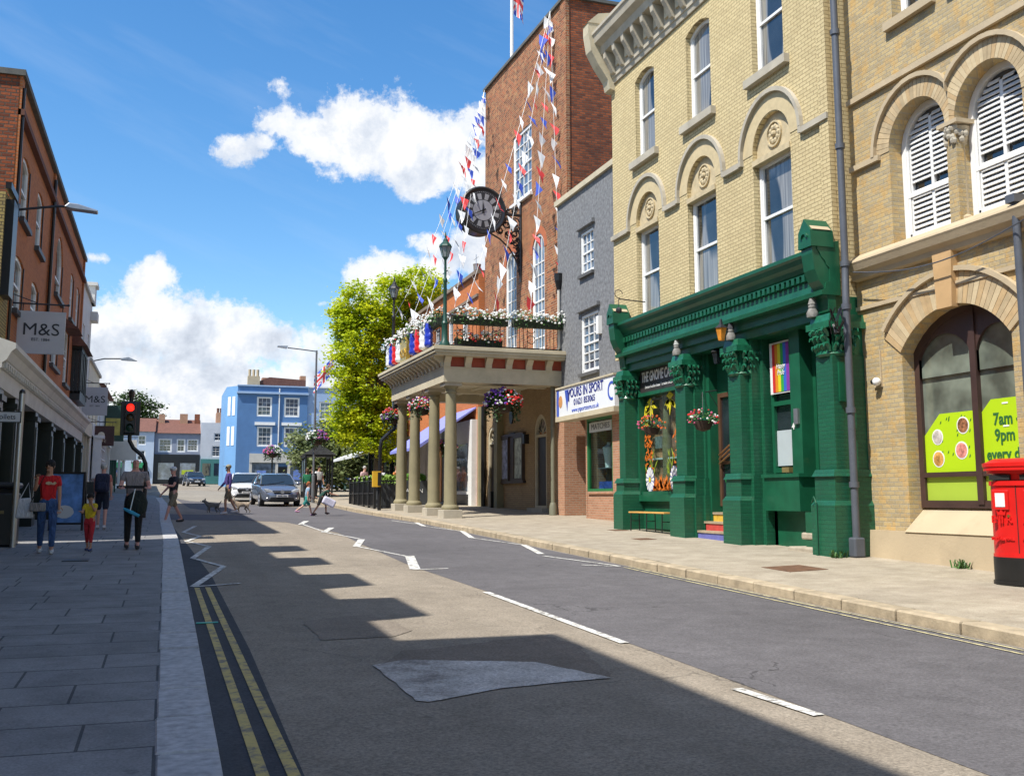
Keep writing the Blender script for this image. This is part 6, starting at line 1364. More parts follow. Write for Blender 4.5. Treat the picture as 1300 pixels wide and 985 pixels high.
# ================================================================== POST BOX (pillar box, right edge)
pb = thing('post_box', 'bright red double oval post box on a black base at the right edge', 'post box', (10.92,11.25,gz(11,11.25)), R(-72))
def oval(mb, z0_, z1_, a, b, n=36, a2=None, b2=None):
    a2 = a2 or a; b2 = b2 or b
    def P(t, a, b): c = cos(t); s = sin(t); return (a*abs(c)**.7*(1 if c > 0 else -1), b*abs(s)**.8*(1 if s > 0 else -1))
    lo = [P(2*pi*i/n, a, b) for i in range(n)]; hi = [P(2*pi*i/n, a2, b2) for i in range(n)]
    mb.add([(x,y,z0_) for x, y in lo]+[(x,y,z1_) for x, y in hi], [tuple(range(n-1,-1,-1)), tuple(range(n,2*n))]+[(i,(i+1)%n,n+(i+1)%n,n+i) for i in range(n)])
A_, B_ = .46, .30
m = MB(); oval(m,0,.05,A_+.03,B_+.03); oval(m,.05,.36,A_+.015,B_+.015); m.build('base', mat('post_box_black', (.012,.012,.012), .4, .2, 4), pb, smooth=True)
m = MB(); oval(m,.36,1.36,A_,B_); oval(m,.36,.40,A_+.012,B_+.012); oval(m,1.30,1.36,A_+.02,B_+.02); m.build('body', RED_PB, pb, smooth=True)
m = MB(); oval(m,1.36,1.48,A_-.03,B_-.03); oval(m,1.46,1.50,A_+.035,B_+.035); oval(m,1.50,1.55,A_+.075,B_+.075); oval(m,1.55,1.60,A_+.085,B_+.085); oval(m,1.60,1.66,A_+.07,B_+.07,36,A_-.05,B_-.06); m.build('cap', RED_PB, pb, smooth=True)
for x in (-.21, .21):
    MB().box(x-.14,x+.14,-B_-.012,-B_+.12,1.375,1.44).build('letter_slot', DARK, pb)
    MB().box(x-.11,x+.11,-B_-.02,-B_+.05,.98,1.24).build('plate_frame', RED_PB, pb, bevel=.01); MB().box(x-.065,x+.065,-B_-.026,-B_-.018,1.02,1.20).build('collection_plate', WHITE, pb)
    text('E II R', .13, 'cypher', RED_PB, pb, (x,-B_-.004,.85), depth=.012, bold=.004)
    m = MB(); m.prism([(x-.05,.91),(x+.05,.91),(x+.065,.97),(x+.03,.945),(x,.985),(x-.03,.945),(x-.065,.97)], 'y', -B_-.016, -B_+.02); m.build('crown_emblem', RED_PB, pb)
    text('ROYAL MAIL', .055, 'lettering', RED_PB, pb, (x,-B_-.004,.60), depth=.01, bold=.002)
    o = MB().lathe((0,0,0), [(.02,0),(.02,.02)], 8).build('lock', mat('brass', (0,0,0)), pb); o.location = (x+.1,-B_-.0,.9); o.rotation_euler = (pi/2,0,0)
m = MB(); m.box(-.005,.005,-B_-.006,-B_+.05,.42,1.30); m.build('door_seam', DARK, pb)
m = MB(); m.box(-A_-.02,-A_+.03,-.07,.07,.98,1.24); m.build('side_plate_frame', RED_PB, pb, bevel=.01); MB().box(-A_-.028,-A_-.018,-.045,.045,1.02,1.20).build('side_plate', WHITE, pb)

# ================================================================== street furniture far right
def street_lamp(X, Y, Z, arm, label, tip):
    g = gz(X, Y); t = thing('street_lamp', label, 'street lamp', (X, Y, g)); h = Z-g
    MB().tube([(0,0,0),(0,0,1.4),(0,0,1.42),(0,0,h)], [.09,.09,.06,.05], 10).build('pole', mat('grey_lamp_pole', (.12,.13,.14), .5, .1, 4), t)
    MB().tube([(0,0,h-.05),(arm*.5,0,h+.02),(arm,0,h+.08)], .03, 6).build('arm', mat('grey_lamp_pole', (0,0,0)), t); MB().prism([(arm-.05,h+.03),(arm*1.35,h+.10),(arm*1.35,h+.15),(arm,h+.17)], 'y', -.12, .12).build('lamp_head', TIN, t); return t
lx, ly, lz = ony(402,445,55); street_lamp(lx, 55, lz, -1.5, 'tall grey street lamp with its arm pointing left beside the bus shelter', None)
def pole_basket(px, py, Y, label, keys, seed, r=.5, bias=None):
    x, y, z = ony(px, py, Y); t = basket(x, Y-.15, z-.15, r*.8, keys, label, seed, 0, 150, 'flower baskets on poles', bias=bias, big=1.0); return x
pole_basket(402, 553, 55, 'flower basket, white on the left, purple on the right, on the tall lamp pole', ['white','purple','pink','lilac'], 31, .55, bias=lambda t, z, r: 'white' if cos(t) < -.1 else r.choice(['purple','lilac','pink']))
x = pole_basket(346, 571, 72, 'flower basket, pink left and white right, on a thin post before the blue building', ['pink','white','lilac'], 32, .6, bias=lambda t, z, r: 'white' if cos(t) > .2 else r.choice(['pink','lilac']))
MB().tube([(0,0,0),(0,0,ony(346,571,72)[2]-gz(x,72))], .05, 6).build('flower_post', IRON).location = (x,72,SL*72); o = COL.objects['flower_post']; tag(o, 'thin dark post carrying a pink and white flower basket before the blue building', 'post')
# bus shelter
t = thing('bus_shelter', 'dark framed glass bus shelter with a small gabled roof beside the lamp', 'bus shelter', (8.25,60.5,gz(8.25,60.5)), R(-4))
m = MB()
for x in (-.75,.75):
    for y in (0,2,4): m.box(x-.05,x+.05,y-.05,y+.05,0,2.35)
m.box(-.8,.8,-.05,.05,2.3,2.45); m.box(-.8,-.7,0,4,2.3,2.42); m.box(.7,.8,0,4,2.3,2.42); m.build('frame', BLACK, t)
m = MB(); m.prism([(-.95,2.42),(.95,2.42),(0,3.0)], 'y', -.25, 4.25); m.build('roof', mat('dark_shelter_roof', (.06,.06,.065), .6, .3, 5), t)
MB().box(-.76,-.74,.1,3.9,.35,2.2).build('side_pane', mat('shelter_glass', (.22,.30,.30), .1, .1, 2), t); MB().box(.6,.74,2,3.9,.3,.5).build('bench', BLACK, t)
# railing with planters
t = thing('planter_railing', 'black cage of railings and planters topped with a low green hedge by the kerb', 'railing', (7.95,41.9,gz(8,42)), R(90-91))
m = MB(); L = 6.6
for k in range(6):
    y = k*L/5; m.box(-.05,.05,y-.05,y+.05,0,1.2); m.ball((0,y,1.26), .08, 8, 5)
for z in (.12,.62,1.12): m.box(-.03,.03,0,L,z-.02,z+.02)
for k in range(34): m.box(-.012,.012,k*.2-.012,k*.2+.012,.12,1.12)
m.box(.0,1.1,-.03,.03,1.08,1.14); m.box(.0,1.1,-.03,.03,.1,.14)
for k in range(8): m.box(.15*k,.15*k+.025,-.015,.015,.12,1.12)
m.build('railing', BLACK, t)
MB().box(.2,1.0,.3,6.2,.0,1.05).build('planter', mat('grey_planter', (.05,.055,.06), .5, .2, 3), t)
rnd = random.Random(9); lf = MB()
for k in range(1800):
    p = Vector((rnd.uniform(.05,1.15), rnd.uniform(.1,6.4), rnd.uniform(1.0,1.36))); q = Vector((rnd.gauss(0,1),rnd.gauss(0,1),rnd.gauss(0,1))).normalized(); o = q.orthogonal().normalized(); w = rnd.uniform(.04,.08); lf.add([p-q*w,p+o*w,p+q*w,p-o*w], [(0,1,2,3)])
lf.build('hedge', mat('hedge_leaf', (.14,.24,.02), .6, .4, 6), t)
t = thing('signal_post', 'black pedestrian signal post with a yellow panel at the crossing beside the railing', 'signal post', (7.85,40.4,gz(7.85,40.4)))
m = MB(); m.tube([(0,0,0),(0,0,2.4),(.05,0,2.7),(.3,0,2.95),(.55,0,3.15),(.62,0,3.5),(.62,0,4.9)], .07, 8); m.build('pole', BLACK, t, smooth=True); MB().box(.42,.85,-.35,-.05,3.9,4.9).build('signal_head', BLACK, t, bevel=.04)
MB().box(-.28,.02,-.12,.1,.9,1.5).build('push_button_box', mat('signal_yellow', (.70,.40,.02), .5, .08, 3), t); MB().box(-.1,.05,-.14,-.121,.95,1.45).build('black_panel', BLACK, t)
t = thing('dark_planter', 'square dark planter with clipped hedge and white lettering behind the portico columns', 'planter', (10.3,45.5,gz(10.3,45.5)))
MB().box(-.6,.6,-.4,.4,0,1.05).build('box', mat('grey_planter', (0,0,0)), t, bevel=.02); text('AVION', .25, 'lettering', TXW2 if 'TXW2' in globals() else WHITE, t, (0,-.41,.6))
lf = MB()
for k in range(900):
    p = Vector((rnd.uniform(-.55,.55), rnd.uniform(-.35,.35), rnd.uniform(1.0,1.35))); q = Vector((rnd.gauss(0,1),rnd.gauss(0,1),rnd.gauss(0,1))).normalized(); o = q.orthogonal().normalized(); w = rnd.uniform(.03,.06); lf.add([p-q*w,p+o*w,p+q*w,p-o*w], [(0,1,2,3)])
lf.build('hedge', mat('bright_hedge_leaf', (.10,.26,.02), .6, .3, 6), t)
x, y, z = ony(632-25, 545, 41.8)
basket(11.3,43.4,3.75,.36,['red','pink','white','purple'],'hanging basket seen behind the portico under the blue awning',41,.5,120, None)
# flag between buildings
fx_, fy_, fz_ = ony(424,452,104); t = thing('union_flag', 'red white and blue union flag drooping from a pole on the pale blue building', 'flag', (fx_,104,fz_))
jack(t, 1.9, 1.7, -1, 1.1)
MB().tube([(0,0,-3),(0,0,1.3)], .04, 5).build('pole', WHITE, t)

# ================================================================== trees
def leaf_mat(name, c, c2, tr=.35):
    m, N, b, P = base(name)
    col = N.ramp(N.noise(P, .9, 5, .6), [(.32, c), (.68, c2)]); N.l(col, b.inputs['Base Color']); b.inputs['Roughness'].default_value = .55; b.inputs['Specular IOR Level'].default_value = .25
    t = N.n('ShaderNodeBsdfTranslucent'); N.l(col, t.inputs[0]); mx = N.n('ShaderNodeMixShader'); mx.inputs[0].default_value = tr; N.l(b.outputs[0], mx.inputs[1]); N.l(t.outputs[0], mx.inputs[2])
    out = [n for n in N.t.nodes if n.type == 'OUTPUT_MATERIAL'][0]; N.l(mx.outputs[0], out.inputs[0]); return m
BARK = mat('tree_bark', (.09,.065,.04), .9, .3, 6, bmp=.6)
def tree(name, label, X, Y, blobs, m, seed, clumps, per=42, leaf=.15, spread=.55, trunk=.22, ht=None, group=None, flat=1.):
    rnd = random.Random(seed); g = gz(X, Y); t = thing(name, label, 'tree', (X, Y, g), 0, group)
    mb = MB(); cz = sum(b[2] for b in blobs)/len(blobs)-g; ht = ht or cz
    mb.tube([(0,0,-.1),(.05,0,ht*.35),(-.05,.05,ht*.7),(0,0,ht)], [trunk*1.25,trunk,trunk*.75,trunk*.35], 9)
    for b in blobs:
        c = Vector((b[0]-X, b[1]-Y, b[2]-g)); s = Vector((0,0,ht*rnd.uniform(.35,.7))); mid = (s+c)/2+Vector((rnd.uniform(-.2,.2),rnd.uniform(-.2,.2),.2)); mb.tube([s,mid,c], [trunk*.45,trunk*.28,trunk*.08], 6)
    mb.build('trunk', BARK, t, smooth=True)
    lf = MB(); tot = sum(b[3]*b[4] for b in blobs); vs = []; fs = []
    for b in blobs:
        n = max(3, int(clumps*b[3]*b[4]/tot))
        for k in range(n):
            d = Vector((rnd.gauss(0,1), rnd.gauss(0,1), rnd.gauss(0,1))).normalized(); s = rnd.uniform(.45,1.0)**.5*rnd.uniform(.9,1.12)
            c = Vector((b[0]-X+d.x*b[3]*s, b[1]-Y+d.y*b[4]*s, b[2]-g+d.z*b[5]*s)); cr = spread*rnd.uniform(.6,1.3)
            for j in range(per):
                p = c+Vector((rnd.gauss(0,cr*.5), rnd.gauss(0,cr*.5), rnd.gauss(0,cr*.3*flat))); w = leaf*rnd.uniform(.6,1.3)
                q = Vector((rnd.gauss(0,1),rnd.gauss(0,1),rnd.gauss(0,.5))).normalized(); o = q.cross(Vector((rnd.gauss(0,.5),rnd.gauss(0,.5),1)).normalized()).normalized()*w*.45; i = len(vs)
                vs += [p-q*w*.5, p+o, p+q*w*.5, p-o]; fs.append((i,i+1,i+2,i+3))
    lf.add(vs, fs); lf.build('crown', m, t); return t
GOLDL = leaf_mat('golden_robinia_leaf', (.22,.36,.012), (.74,.76,.03), .45); OLIVE = leaf_mat('olive_leaf', (.12,.16,.05), (.30,.34,.16), .35); DKL = leaf_mat('dark_leaf', (.03,.06,.012), (.07,.12,.03), .25)
def PB(px, py, Y, r): x, y, z = ony(px, py, Y); return (x, y, z, r, r*1.0, r)
Y = 57
tree('golden_tree', 'tall bright yellow green tree standing behind the portico', ony(480,600,Y)[0], Y,
  [PB(452,388,Y,1.25),PB(500,378,Y,1.3),PB(530,368,Y,1.3),PB(548,372,Y+1,.9),PB(470,412,Y,1.4),PB(510,410,Y+.5,1.6),PB(440,405,Y,.8),PB(452,445,Y,1.4),PB(490,450,Y+.6,1.7),PB(530,420,Y+1,1.5),PB(448,478,Y-.2,1.1),PB(475,490,Y,1.6),PB(500,520,Y+.5,1.5),PB(450,515,Y,1.2),PB(465,548,Y-.3,1.35),PB(490,560,Y,1.1),PB(445,540,Y,.9)], GOLDL, 4, 760, 85, .165, .55, .26, 8.0)
Y = 76
tree('olive_tree', 'low spreading olive green tree behind the bus shelter and railing', ony(458,620,Y)[0], Y,
  [PB(400,575,Y,1.8),PB(430,568,Y,2.2),PB(460,575,Y,2.2),PB(415,590,Y-1,1.6),PB(445,592,Y-1,2.0),PB(475,600,Y-1,1.8),PB(390,590,Y,1.2),PB(430,552,Y,1.3),PB(490,590,Y,1.8)], OLIVE, 8, 420, 48, .26, .8, .3, 3.2)
Y = 146
tree('dark_tree', 'dark green tree rising behind the houses left of the far street end', ony(172,560,Y)[0], Y, [PB(165,525,Y,2.6),PB(180,530,Y,2.6),PB(172,518,Y,2.0),PB(188,528,Y,1.8),PB(155,520,Y,1.8)], DKL, 9, 130, 40, .35, 1.2, .4, 8)
for i, (px, Y, hz) in enumerate(((500,95,3.4),(470,100,4.0))):
    x, y, z = ony(px, 560, Y); tree('street_tree', ['round green tree filling the gap behind the railing','round green tree further off right of the pale blue building'][i], x, Y, [(x,Y,z,3,3,2.4),(x+2,Y,z+1,2.2,2,2),(x-2,Y+1,z-.5,2.2,2,2)], OLIVE, 12+i, 110, 40, .3, 1.1, .3, 5)
# weeds at wall feet
for i, (x, y, lab) in enumerate(((11.1,15.75,'tuft of weed at the foot of the downpipe by the green pillar'),(11.68,13.4,'small weed growing at the foot of the stone plinth left of the post box'),(7.75,42.6,'grass tuft at the foot of the black railing'))):
    g = gz(x, y); mb = MB(); rnd = random.Random(i)
    for k in range(60):
        a = rnd.uniform(0,6.28); p = Vector((rnd.gauss(0,.06), rnd.gauss(0,.06), 0)); q = p+Vector((cos(a)*.05, sin(a)*.05, rnd.uniform(.04,.14))); n_ = Vector((-sin(a), cos(a), 0))*.012; mb.add([p-n_,p+n_,q+n_,q-n_], [(0,1,2,3)])
    o = mb.build('weed', LEAF); o.location = (x,y,g); tag(o, lab, 'weed')
# ================================================================== cars
def car(label, X, Y, rz, paint, kind='hatch', plate='EK08 VXA', far=False):
    t = thing('parked_car' if False else 'car', label, 'car', (X, Y, SL*Y+.006), rz)
    t.rotation_euler = (math.atan(SL), 0, rz) if abs(rz) < 1 else (0,0,rz)
    # stations: (y, half width, bottom, waist height, bonnet/deck height at centre)
    st = [(-2.10,.56,.26,.50,.56),(-2.02,.72,.20,.62,.68),(-1.85,.82,.18,.70,.80),(-1.5,.87,.18,.80,.90),(-1.0,.885,.18,.90,.99),(-.6,.89,.18,.95,1.02),(.2,.89,.18,.97,1.0),(1.1,.885,.18,1.0,1.03),(1.7,.86,.2,1.0,1.04),(1.98,.78,.28,.92,.98),(2.06,.68,.36,.6,.66)]
    vs = []; fs = []; prof = 11
    for y, w, b, s, c in st:
        P = [(-w*.93,b),(-w,b+.16),(-w*1.0,(b+s)/2),(-w*.985,s),(-w*.86,s+(c-s)*.6),(0,c),(w*.86,s+(c-s)*.6),(w*.985,s),(w,(b+s)/2),(w,b+.16),(w*.93,b)]
        vs += [(x,y,z) for x, z in P]
    for i in range(len(st)-1):
        for k in range(prof-1): a = i*prof+k; fs.append((a,a+1,a+prof+1,a+prof))
        fs.append((i*prof+prof-1, i*prof, (i+1)*prof, (i+1)*prof+prof-1))
    fs += [tuple(range(prof)), tuple((len(st)-1)*prof+k for k in range(prof-1,-1,-1))]
    body = MB().add(vs, fs).build('body', paint, t, smooth=True); md = body.modifiers.new('s', 'SUBSURF'); md.levels = 2; md.render_levels = 2
    # greenhouse: glass block with body coloured roof and pillars
    gh = [(-1.02,.74,.98),(-.30,.66,1.40),(.35,.64,1.47),(1.15,.63,1.44),(1.85,.70,1.02)]
    lo = [(-1.02,.80,.96),(-.30,.84,.96),(.35,.85,.97),(1.15,.84,1.0),(1.9,.78,1.0)]
    vs = []; 
    for (y, w, z), (y2, w2, z2) in zip(gh, lo): vs += [(-w2,y2,z2),(-w,y,z),(w,y,z),(w2,y2,z2)]
    fs = []
    for i in range(4):
        for k in range(3): a = i*4+k; fs.append((a,a+1,a+5,a+4))
    MB().add(vs, fs).build('windows', mat('car_glass', (.02,.03,.04), .03, .1, 2, spec=.8), t)
    r = MB(); top = gh[1:4]; r.add([v for y, w, z in top for v in ((-w-.01,y,z-.02),(-w*.8,y,z+.025),(w*.8,y,z+.025),(w+.01,y,z-.02))], [(i*4+k,i*4+k+1,i*4+k+5,i*4+k+4) for i in range(2) for k in range(3)])
    for s in (-1,1):
        r.tube([(s*.80,-1.02,.98),(s*.67,-.30,1.40)], .035, 6); r.tube([(s*.64,.35,1.46),(s*.85,.4,.98)], .03, 5); r.tube([(s*.63,1.15,1.43),(s*.76,1.85,1.02)], .05, 6); r.tube([(s*.67,-.30,1.40),(s*.65,.35,1.46),(s*.64,1.15,1.43)], .03, 6)
    r.build('roof', paint, t, smooth=True)
    TY = mat('tyre', (.012,.012,.012), .8, .1, 4)
    for x in (-.80,.80):
        for y in (-1.32,1.28):
            w = MB(); n = 20; vs = [(x+dx, y+rr*cos(2*pi*i/n), .31+rr*sin(2*pi*i/n)) for dx, rr in ((-.10,.26),(-.10,.31),(.10,.31),(.10,.26)) for i in range(n)]
            w.add(vs, [(a*n+i,a*n+(i+1)%n,(a+1)*n+(i+1)%n,(a+1)*n+i) for a in range(3) for i in range(n)]+[tuple(range(n)), tuple(3*n+i for i in range(n))]); wo = w.build('wheel', TY, t, smooth=True)
            h = MB(); sx = .105 if x > 0 else -.105
            for k in range(5): a = 2*pi*k/5; h.tube([(x+sx,y,.31),(x+sx,y+.2*cos(a),.31+.2*sin(a))], .03, 5)
            h.tube([(x+sx,y+.21*cos(2*pi*i/16),.31+.21*sin(2*pi*i/16)) for i in range(17)], .02, 4); h.build('rim', TIN, wo)
        hl = MB(); s = 1 if x > 0 else -1; hl.prism([(s*.40,.60),(s*.72,.66),(s*.80,.80),(s*.62,.79),(s*.42,.70)], 'y', -2.03, -1.75); hl.build('headlight', mat('headlight_glass', (.62,.65,.68), .08, .1, 8, metal=.3), t, bevel=.02)
        m = MB(); m.ball((s*.98,-.72,1.02), .11, 8, 5, (1,.6,.7)); m.tube([(s*.82,-.72,.98),(s*.95,-.72,1.0)], .025, 5); m.build('wing_mirror', paint, t, smooth=True)
        fl = MB(); fl.ball((s*.64,-2.0,.36), .07, 8, 5); fl.build('fog_light', TIN, t)
    gr = MB()
    if kind == 'hatch': gr.prism([(-.36,.60),(.36,.60),(.42,.72),(-.42,.72)], 'y', -2.12, -1.95)
    else: gr.prism([(-.42,.48),(.42,.48),(.50,.62),(.40,.72),(-.40,.72),(-.50,.62)], 'y', -2.13, -1.95)
    g_ = gr.build('grille', BLACK, t, bevel=.02)
    gr = MB(); gr.box(-.40,.40,-2.135,-2.11,.655,.68); gr.prism([(.085*cos(i*.52),.665+.085*sin(i*.52)) for i in range(12)], 'y', -2.15, -2.11); gr.build('badge', TIN, g_)
    MB().prism([(-.62,.24),(.62,.24),(.5,.42),(-.5,.42)], 'y', -2.12, -1.9).build('lower_intake', BLACK, t, bevel=.02)
    pl = MB().box(-.26,.26,-2.155,-2.13,.43,.54).build('number_plate', mat('plate_white', (.7,.7,.68), .4, .02, 3), t)
    if not far: text(plate, .09, 'lettering', TXB, pl, (0,-2.16,.485))
    MB().tube([(-.5,-1.05,.995),(-.1,-.95,1.03),(.3,-.8,1.12)], .01, 4).build('wiper', BLACK, t)
    return t
SILV = mat('silver_blue_paint', (.20,.23,.30), .22, .03, 2, metal=.55, coat=.8); WHC = mat('white_car_paint', (.72,.74,.76), .25, .02, 2, coat=.8); DKC = mat('dark_car_paint', (.02,.025,.04), .2, .05, 2, coat=.8)
car('silver blue hatchback driving towards the crossing, nearest of the cars', 4.85, 50.6, R(4), SILV)
car('white hatchback waiting behind the silver car', 4.05, 58.0, R(-2), WHC, 'm', 'RX17 KLN')
car('dark car far off at the end of the street before the black shopfronts', 2.7, 113, R(8), DKC, 'hatch', far=True)

# ================================================================== people
def skin_mesh(V, E_, Rd, root=0, sub=1):
    me = bpy.data.meshes.new('tmp'); me.from_pydata([tuple(v) for v in V], E_, []); o = bpy.data.objects.new('tmp', me); COL.objects.link(o)
    md = o.modifiers.new('skin', 'SKIN'); md.use_smooth_shade = True
    for i, r in enumerate(Rd):
        sv = me.skin_vertices[0].data[i]; sv.radius = r if isinstance(r, tuple) else (r, r); sv.use_root = (i == root)
    ss = o.modifiers.new('sub', 'SUBSURF'); ss.levels = sub; ss.render_levels = sub
    dg = bpy.context.evaluated_depsgraph_get(); m2 = bpy.data.meshes.new_from_object(o.evaluated_get(dg)); bpy.data.objects.remove(o); bpy.data.meshes.remove(me)
    vs = [tuple(v.co) for v in m2.vertices]; fs = [tuple(p.vertices) for p in m2.polygons]; bpy.data.meshes.remove(m2); return vs, fs
SKIN = {k: mat('skin_'+k, c, .55, .06, 6) for k, c in dict(fair=(.58,.33,.24), tan=(.42,.22,.14), pink=(.60,.30,.24)).items()}
def cloth(name, c, v=.2):
    if 'cloth_'+name in MT: return MT['cloth_'+name]
    m, N, b, P = base('cloth_'+name); x, y, z = N.xyz(P); q = N.comb(N.m('MULTIPLY', x, 2.2), N.m('MULTIPLY', y, 2.2), z)
    f = N.noise(q, 5.5, 3, .55, dist=1.2); col = N.ramp(f, [(.3, tuple(k*(1-v*1.3) for k in c)), (.7, tuple(min(1, k*(1+v)) for k in c))]); N.l(col, b.inputs['Base Color']); b.inputs['Roughness'].default_value = .9; bump(N, b, f, .9, .05); return m
def person(label, X, Y, rz, H, skin='fair', top=None, sleeve=1, bottom=None, blen=1.0, shoes=(.03,.03,.03), hair=None, hairlen=0, female=False, legL=(0,0), legR=(0,0), armL=(0,.12,.2), armR=(0,.12,.2), lean=0, z=None, head_yaw=0, cap=None, child=False, group=None, extra=None, skirt=False):
    """legs: (thigh forward, knee bend) radians; arms: (forward, sideways, elbow bend). Front is local -y."""
    g = gz(X, Y) if z is None else z; t = thing('person', label, 'person', (X, Y, g), rz, group); k = H/1.75
    sh = .165 if female else .19; hp = .095
    hz_ = .92
    if child: sh = .175; 
    def leg(s, a, kb):
        hip = Vector((s*hp, 0, hz_)); kn = hip+Vector((0,-sin(a),-cos(a)))*.43; an = kn+Vector((0,sin(kb-a),-cos(kb-a)))*.40; f = an+Vector((0,-.15,-.045)) if kb < .5 else an+Vector((0,-.09,-.12)); return hip, kn, an, f
    L = leg(1, *legL); Rr_ = leg(-1, *legR)
    low = min(L[2].z, Rr_[2].z, L[3].z+.03, Rr_[3].z+.03); dz = .085-low
    L = [p+Vector((0,0,dz)) for p in L]; Rr_ = [p+Vector((0,0,dz)) for p in Rr_]
    pel = Vector((0,0,hz_+.05+dz)); up = Vector((0,-sin(lean),cos(lean))); bel = pel+up*.16; che = pel+up*.36; nb = pel+up*.50; nk = pel+up*.56+Vector((0,-.01,0))
    hd0 = nk+Vector((0,-.02,.075)); hd1 = hd0+Vector((0,-.0,.10))
    def arm(s, f, ab, el):
        S = che+up*.09+Vector((s*sh,0,0)); d = Vector((s*sin(ab), -sin(f)*cos(ab), -cos(f)*cos(ab))); el_ = S+d*.28; f2 = f+el; inw = -.25*s*min(1, el); d2 = Vector((s*sin(ab)*.5+inw, -sin(f2), -cos(f2))).normalized(); wr = el_+d2*.25; return S, el_, wr, wr+d2*.085, d2
    AL = arm(1, *armL); AR = arm(-1, *armR)
    V = [pel, bel, che, nb, nk, hd0, hd1]; E_ = [(i,i+1) for i in range(6)]; Rd = [(.135,.10),(.12 if female else .14,.095),(.14 if female else .165,.105),(.075,.07),(.052,.055),(.066,.082),(.074,.092)]
    if child: Rd[5] = (.095,.105); Rd[6] = (.10,.115)
    fat = 1.0
    for A in (AL, AR): n = len(V); V += [A[0], A[1], A[2], A[3]]; E_ += [(2,n),(n,n+1),(n+1,n+2),(n+2,n+3)]; Rd += [.052,.040,.027,(.036,.018)]
    for l in (L, Rr_): n = len(V); V += [l[0]-Vector((0,0,.04)), l[1], l[2], l[3]]; E_ += [(0,n),(n,n+1),(n+1,n+2),(n+2,n+3)]; Rd += [.085,.055,.038,(.04,.03)]
    vs, fs = skin_mesh([v*k for v in V], E_, [tuple(q*k for q in (r if isinstance(r, tuple) else (r, r))) for r in Rd])
    b = MB().add(vs, fs); hc = (hd0+hd1)/2*k; F_ = Matrix.Rotation(head_yaw, 3, 'Z')
    def HP(x, y, z): return hc+F_ @ (Vector((x,y,z))*k*(1.2 if child else 1))
    p = HP(0,-.098,-.01); b.ball(p, .018*k, 6, 4, (.8,1,1.5))                     # nose
    p = HP(0,-.085,-.062); b.ball(p, .022*k, 6, 4, (1.2,.5,.4))                   # lips
    p = HP(0,-.068,-.088); b.ball(p, .034*k, 8, 4, (1.1,.8,.7))                   # chin
    for s in (1,-1): b.ball(HP(s*.078,.01,-.01), .024*k, 6, 4, (.45,.8,1.4))      # ears
    for A, s in ((AL,1),(AR,-1)):                                                 # hands
        d = A[4]; side = d.cross(Vector((0,0,1)) if abs(d.z) < .9 else Vector((0,1,0))).normalized(); fw = d.cross(side)
        for i, ln in enumerate((.062,.07,.066,.05)):
            q = A[3]+side*(i-1.5)*.02+d*.012; b.tube([q*k, (q+d*ln*.5+fw*.006)*k, (q+d*ln*.8+fw*.025)*k], [.0095*k,.0085*k,.006*k], 5)
        q = A[2]+d*.03+side*.03; b.tube([q*k, (q+side*.03+d*.03)*k, (q+side*.03+d*.06)*k], [.012*k,.010*k,.007*k], 5)
    b.build('body', SKIN[skin], t, smooth=True)
    ey = MB()
    for s in (1,-1): ey.ball(HP(s*.032,-.088,.012), .011*k, 6, 4)
    ey.build('eyes', mat('eye_dark', (.02,.015,.012), .3, .1, 5), t)
    if top:
        V2 = [pel-up*.07, bel, che, nb-up*.02]; E2 = [(0,1),(1,2),(2,3)]; R2 = [(.172,.128),(.14 if female else .16,.115),(.155 if female else .182,.122),(.088,.08)]
        for A in (AL, AR):
            n = len(V2); e_ = A[0]+(A[1]-A[0])*(.62 if sleeve == 1 else 1); V2 += [A[0], e_]; E2 += [(2,n),(n,n+1)]; R2 += [.068,.056]
            if sleeve == 2: V2 += [A[2]]; E2 += [(n+1,n+2)]; R2 += [.038]
        if sleeve == 0: V2 = V2[:4]; E2 = E2[:3]; R2 = R2[:4]
        vs, fs = skin_mesh([v*k for v in V2], E2, [tuple(q*k for q in (r if isinstance(r, tuple) else (r, r))) for r in R2]); MB().add(vs, fs).build('top', top, t, smooth=True)
    if bottom:
        V2 = [pel+up*.15, pel-Vector((0,0,.03))]; E2 = [(0,1)]; R2 = [(.148,.112), (.15,.125)]
        for l in (L, Rr_):
            n = len(V2); V2 += [l[0]-Vector((0,0,.07))]; E2 += [(1,n)]; R2 += [.105]
            kn = l[1]; 
            if blen <= .6: q = l[0]+(kn-l[0])*min(1, blen*1.9); V2 += [q]; E2 += [(n,n+1)]; R2 += [.085]
            else: V2 += [kn, kn+(l[2]-kn)*min(.97, (blen-.5)*2)]; E2 += [(n,n+1),(n+1,n+2)]; R2 += [.072,.055]
        vs, fs = skin_mesh([v*k for v in V2], E2, [tuple(q*k for q in (r if isinstance(r, tuple) else (r, r))) for r in R2]); MB().add(vs, fs).build('trousers' if blen > .6 else 'shorts', bottom, t, smooth=True)
        if skirt: MB().lathe((pel.x*k,pel.y*k,(pel.z-.5)*k), [(.24*k,0),(.16*k,.5*k)], 14).build('skirt', bottom, t, smooth=True)
    sm = MB()
    for l in (L, Rr_):
        a, f = l[2], l[3]; d = (f-a); d.z = 0; d.normalize() if d.length > 0 else None; sm.tube([(a-d*.045+Vector((0,0,-.02)))*k, (a+Vector((0,0,-.045)))*k, (a+d*.11+Vector((0,0,-.055)))*k, (a+d*.185+Vector((0,0,-.062)))*k], [.046*k,.05*k,.045*k,.028*k], 8)
    sm.build('shoes', mat('shoe_%02d_%02d_%02d' % tuple(int(c*99) for c in shoes), shoes, .6, .1, 6), t, smooth=True)
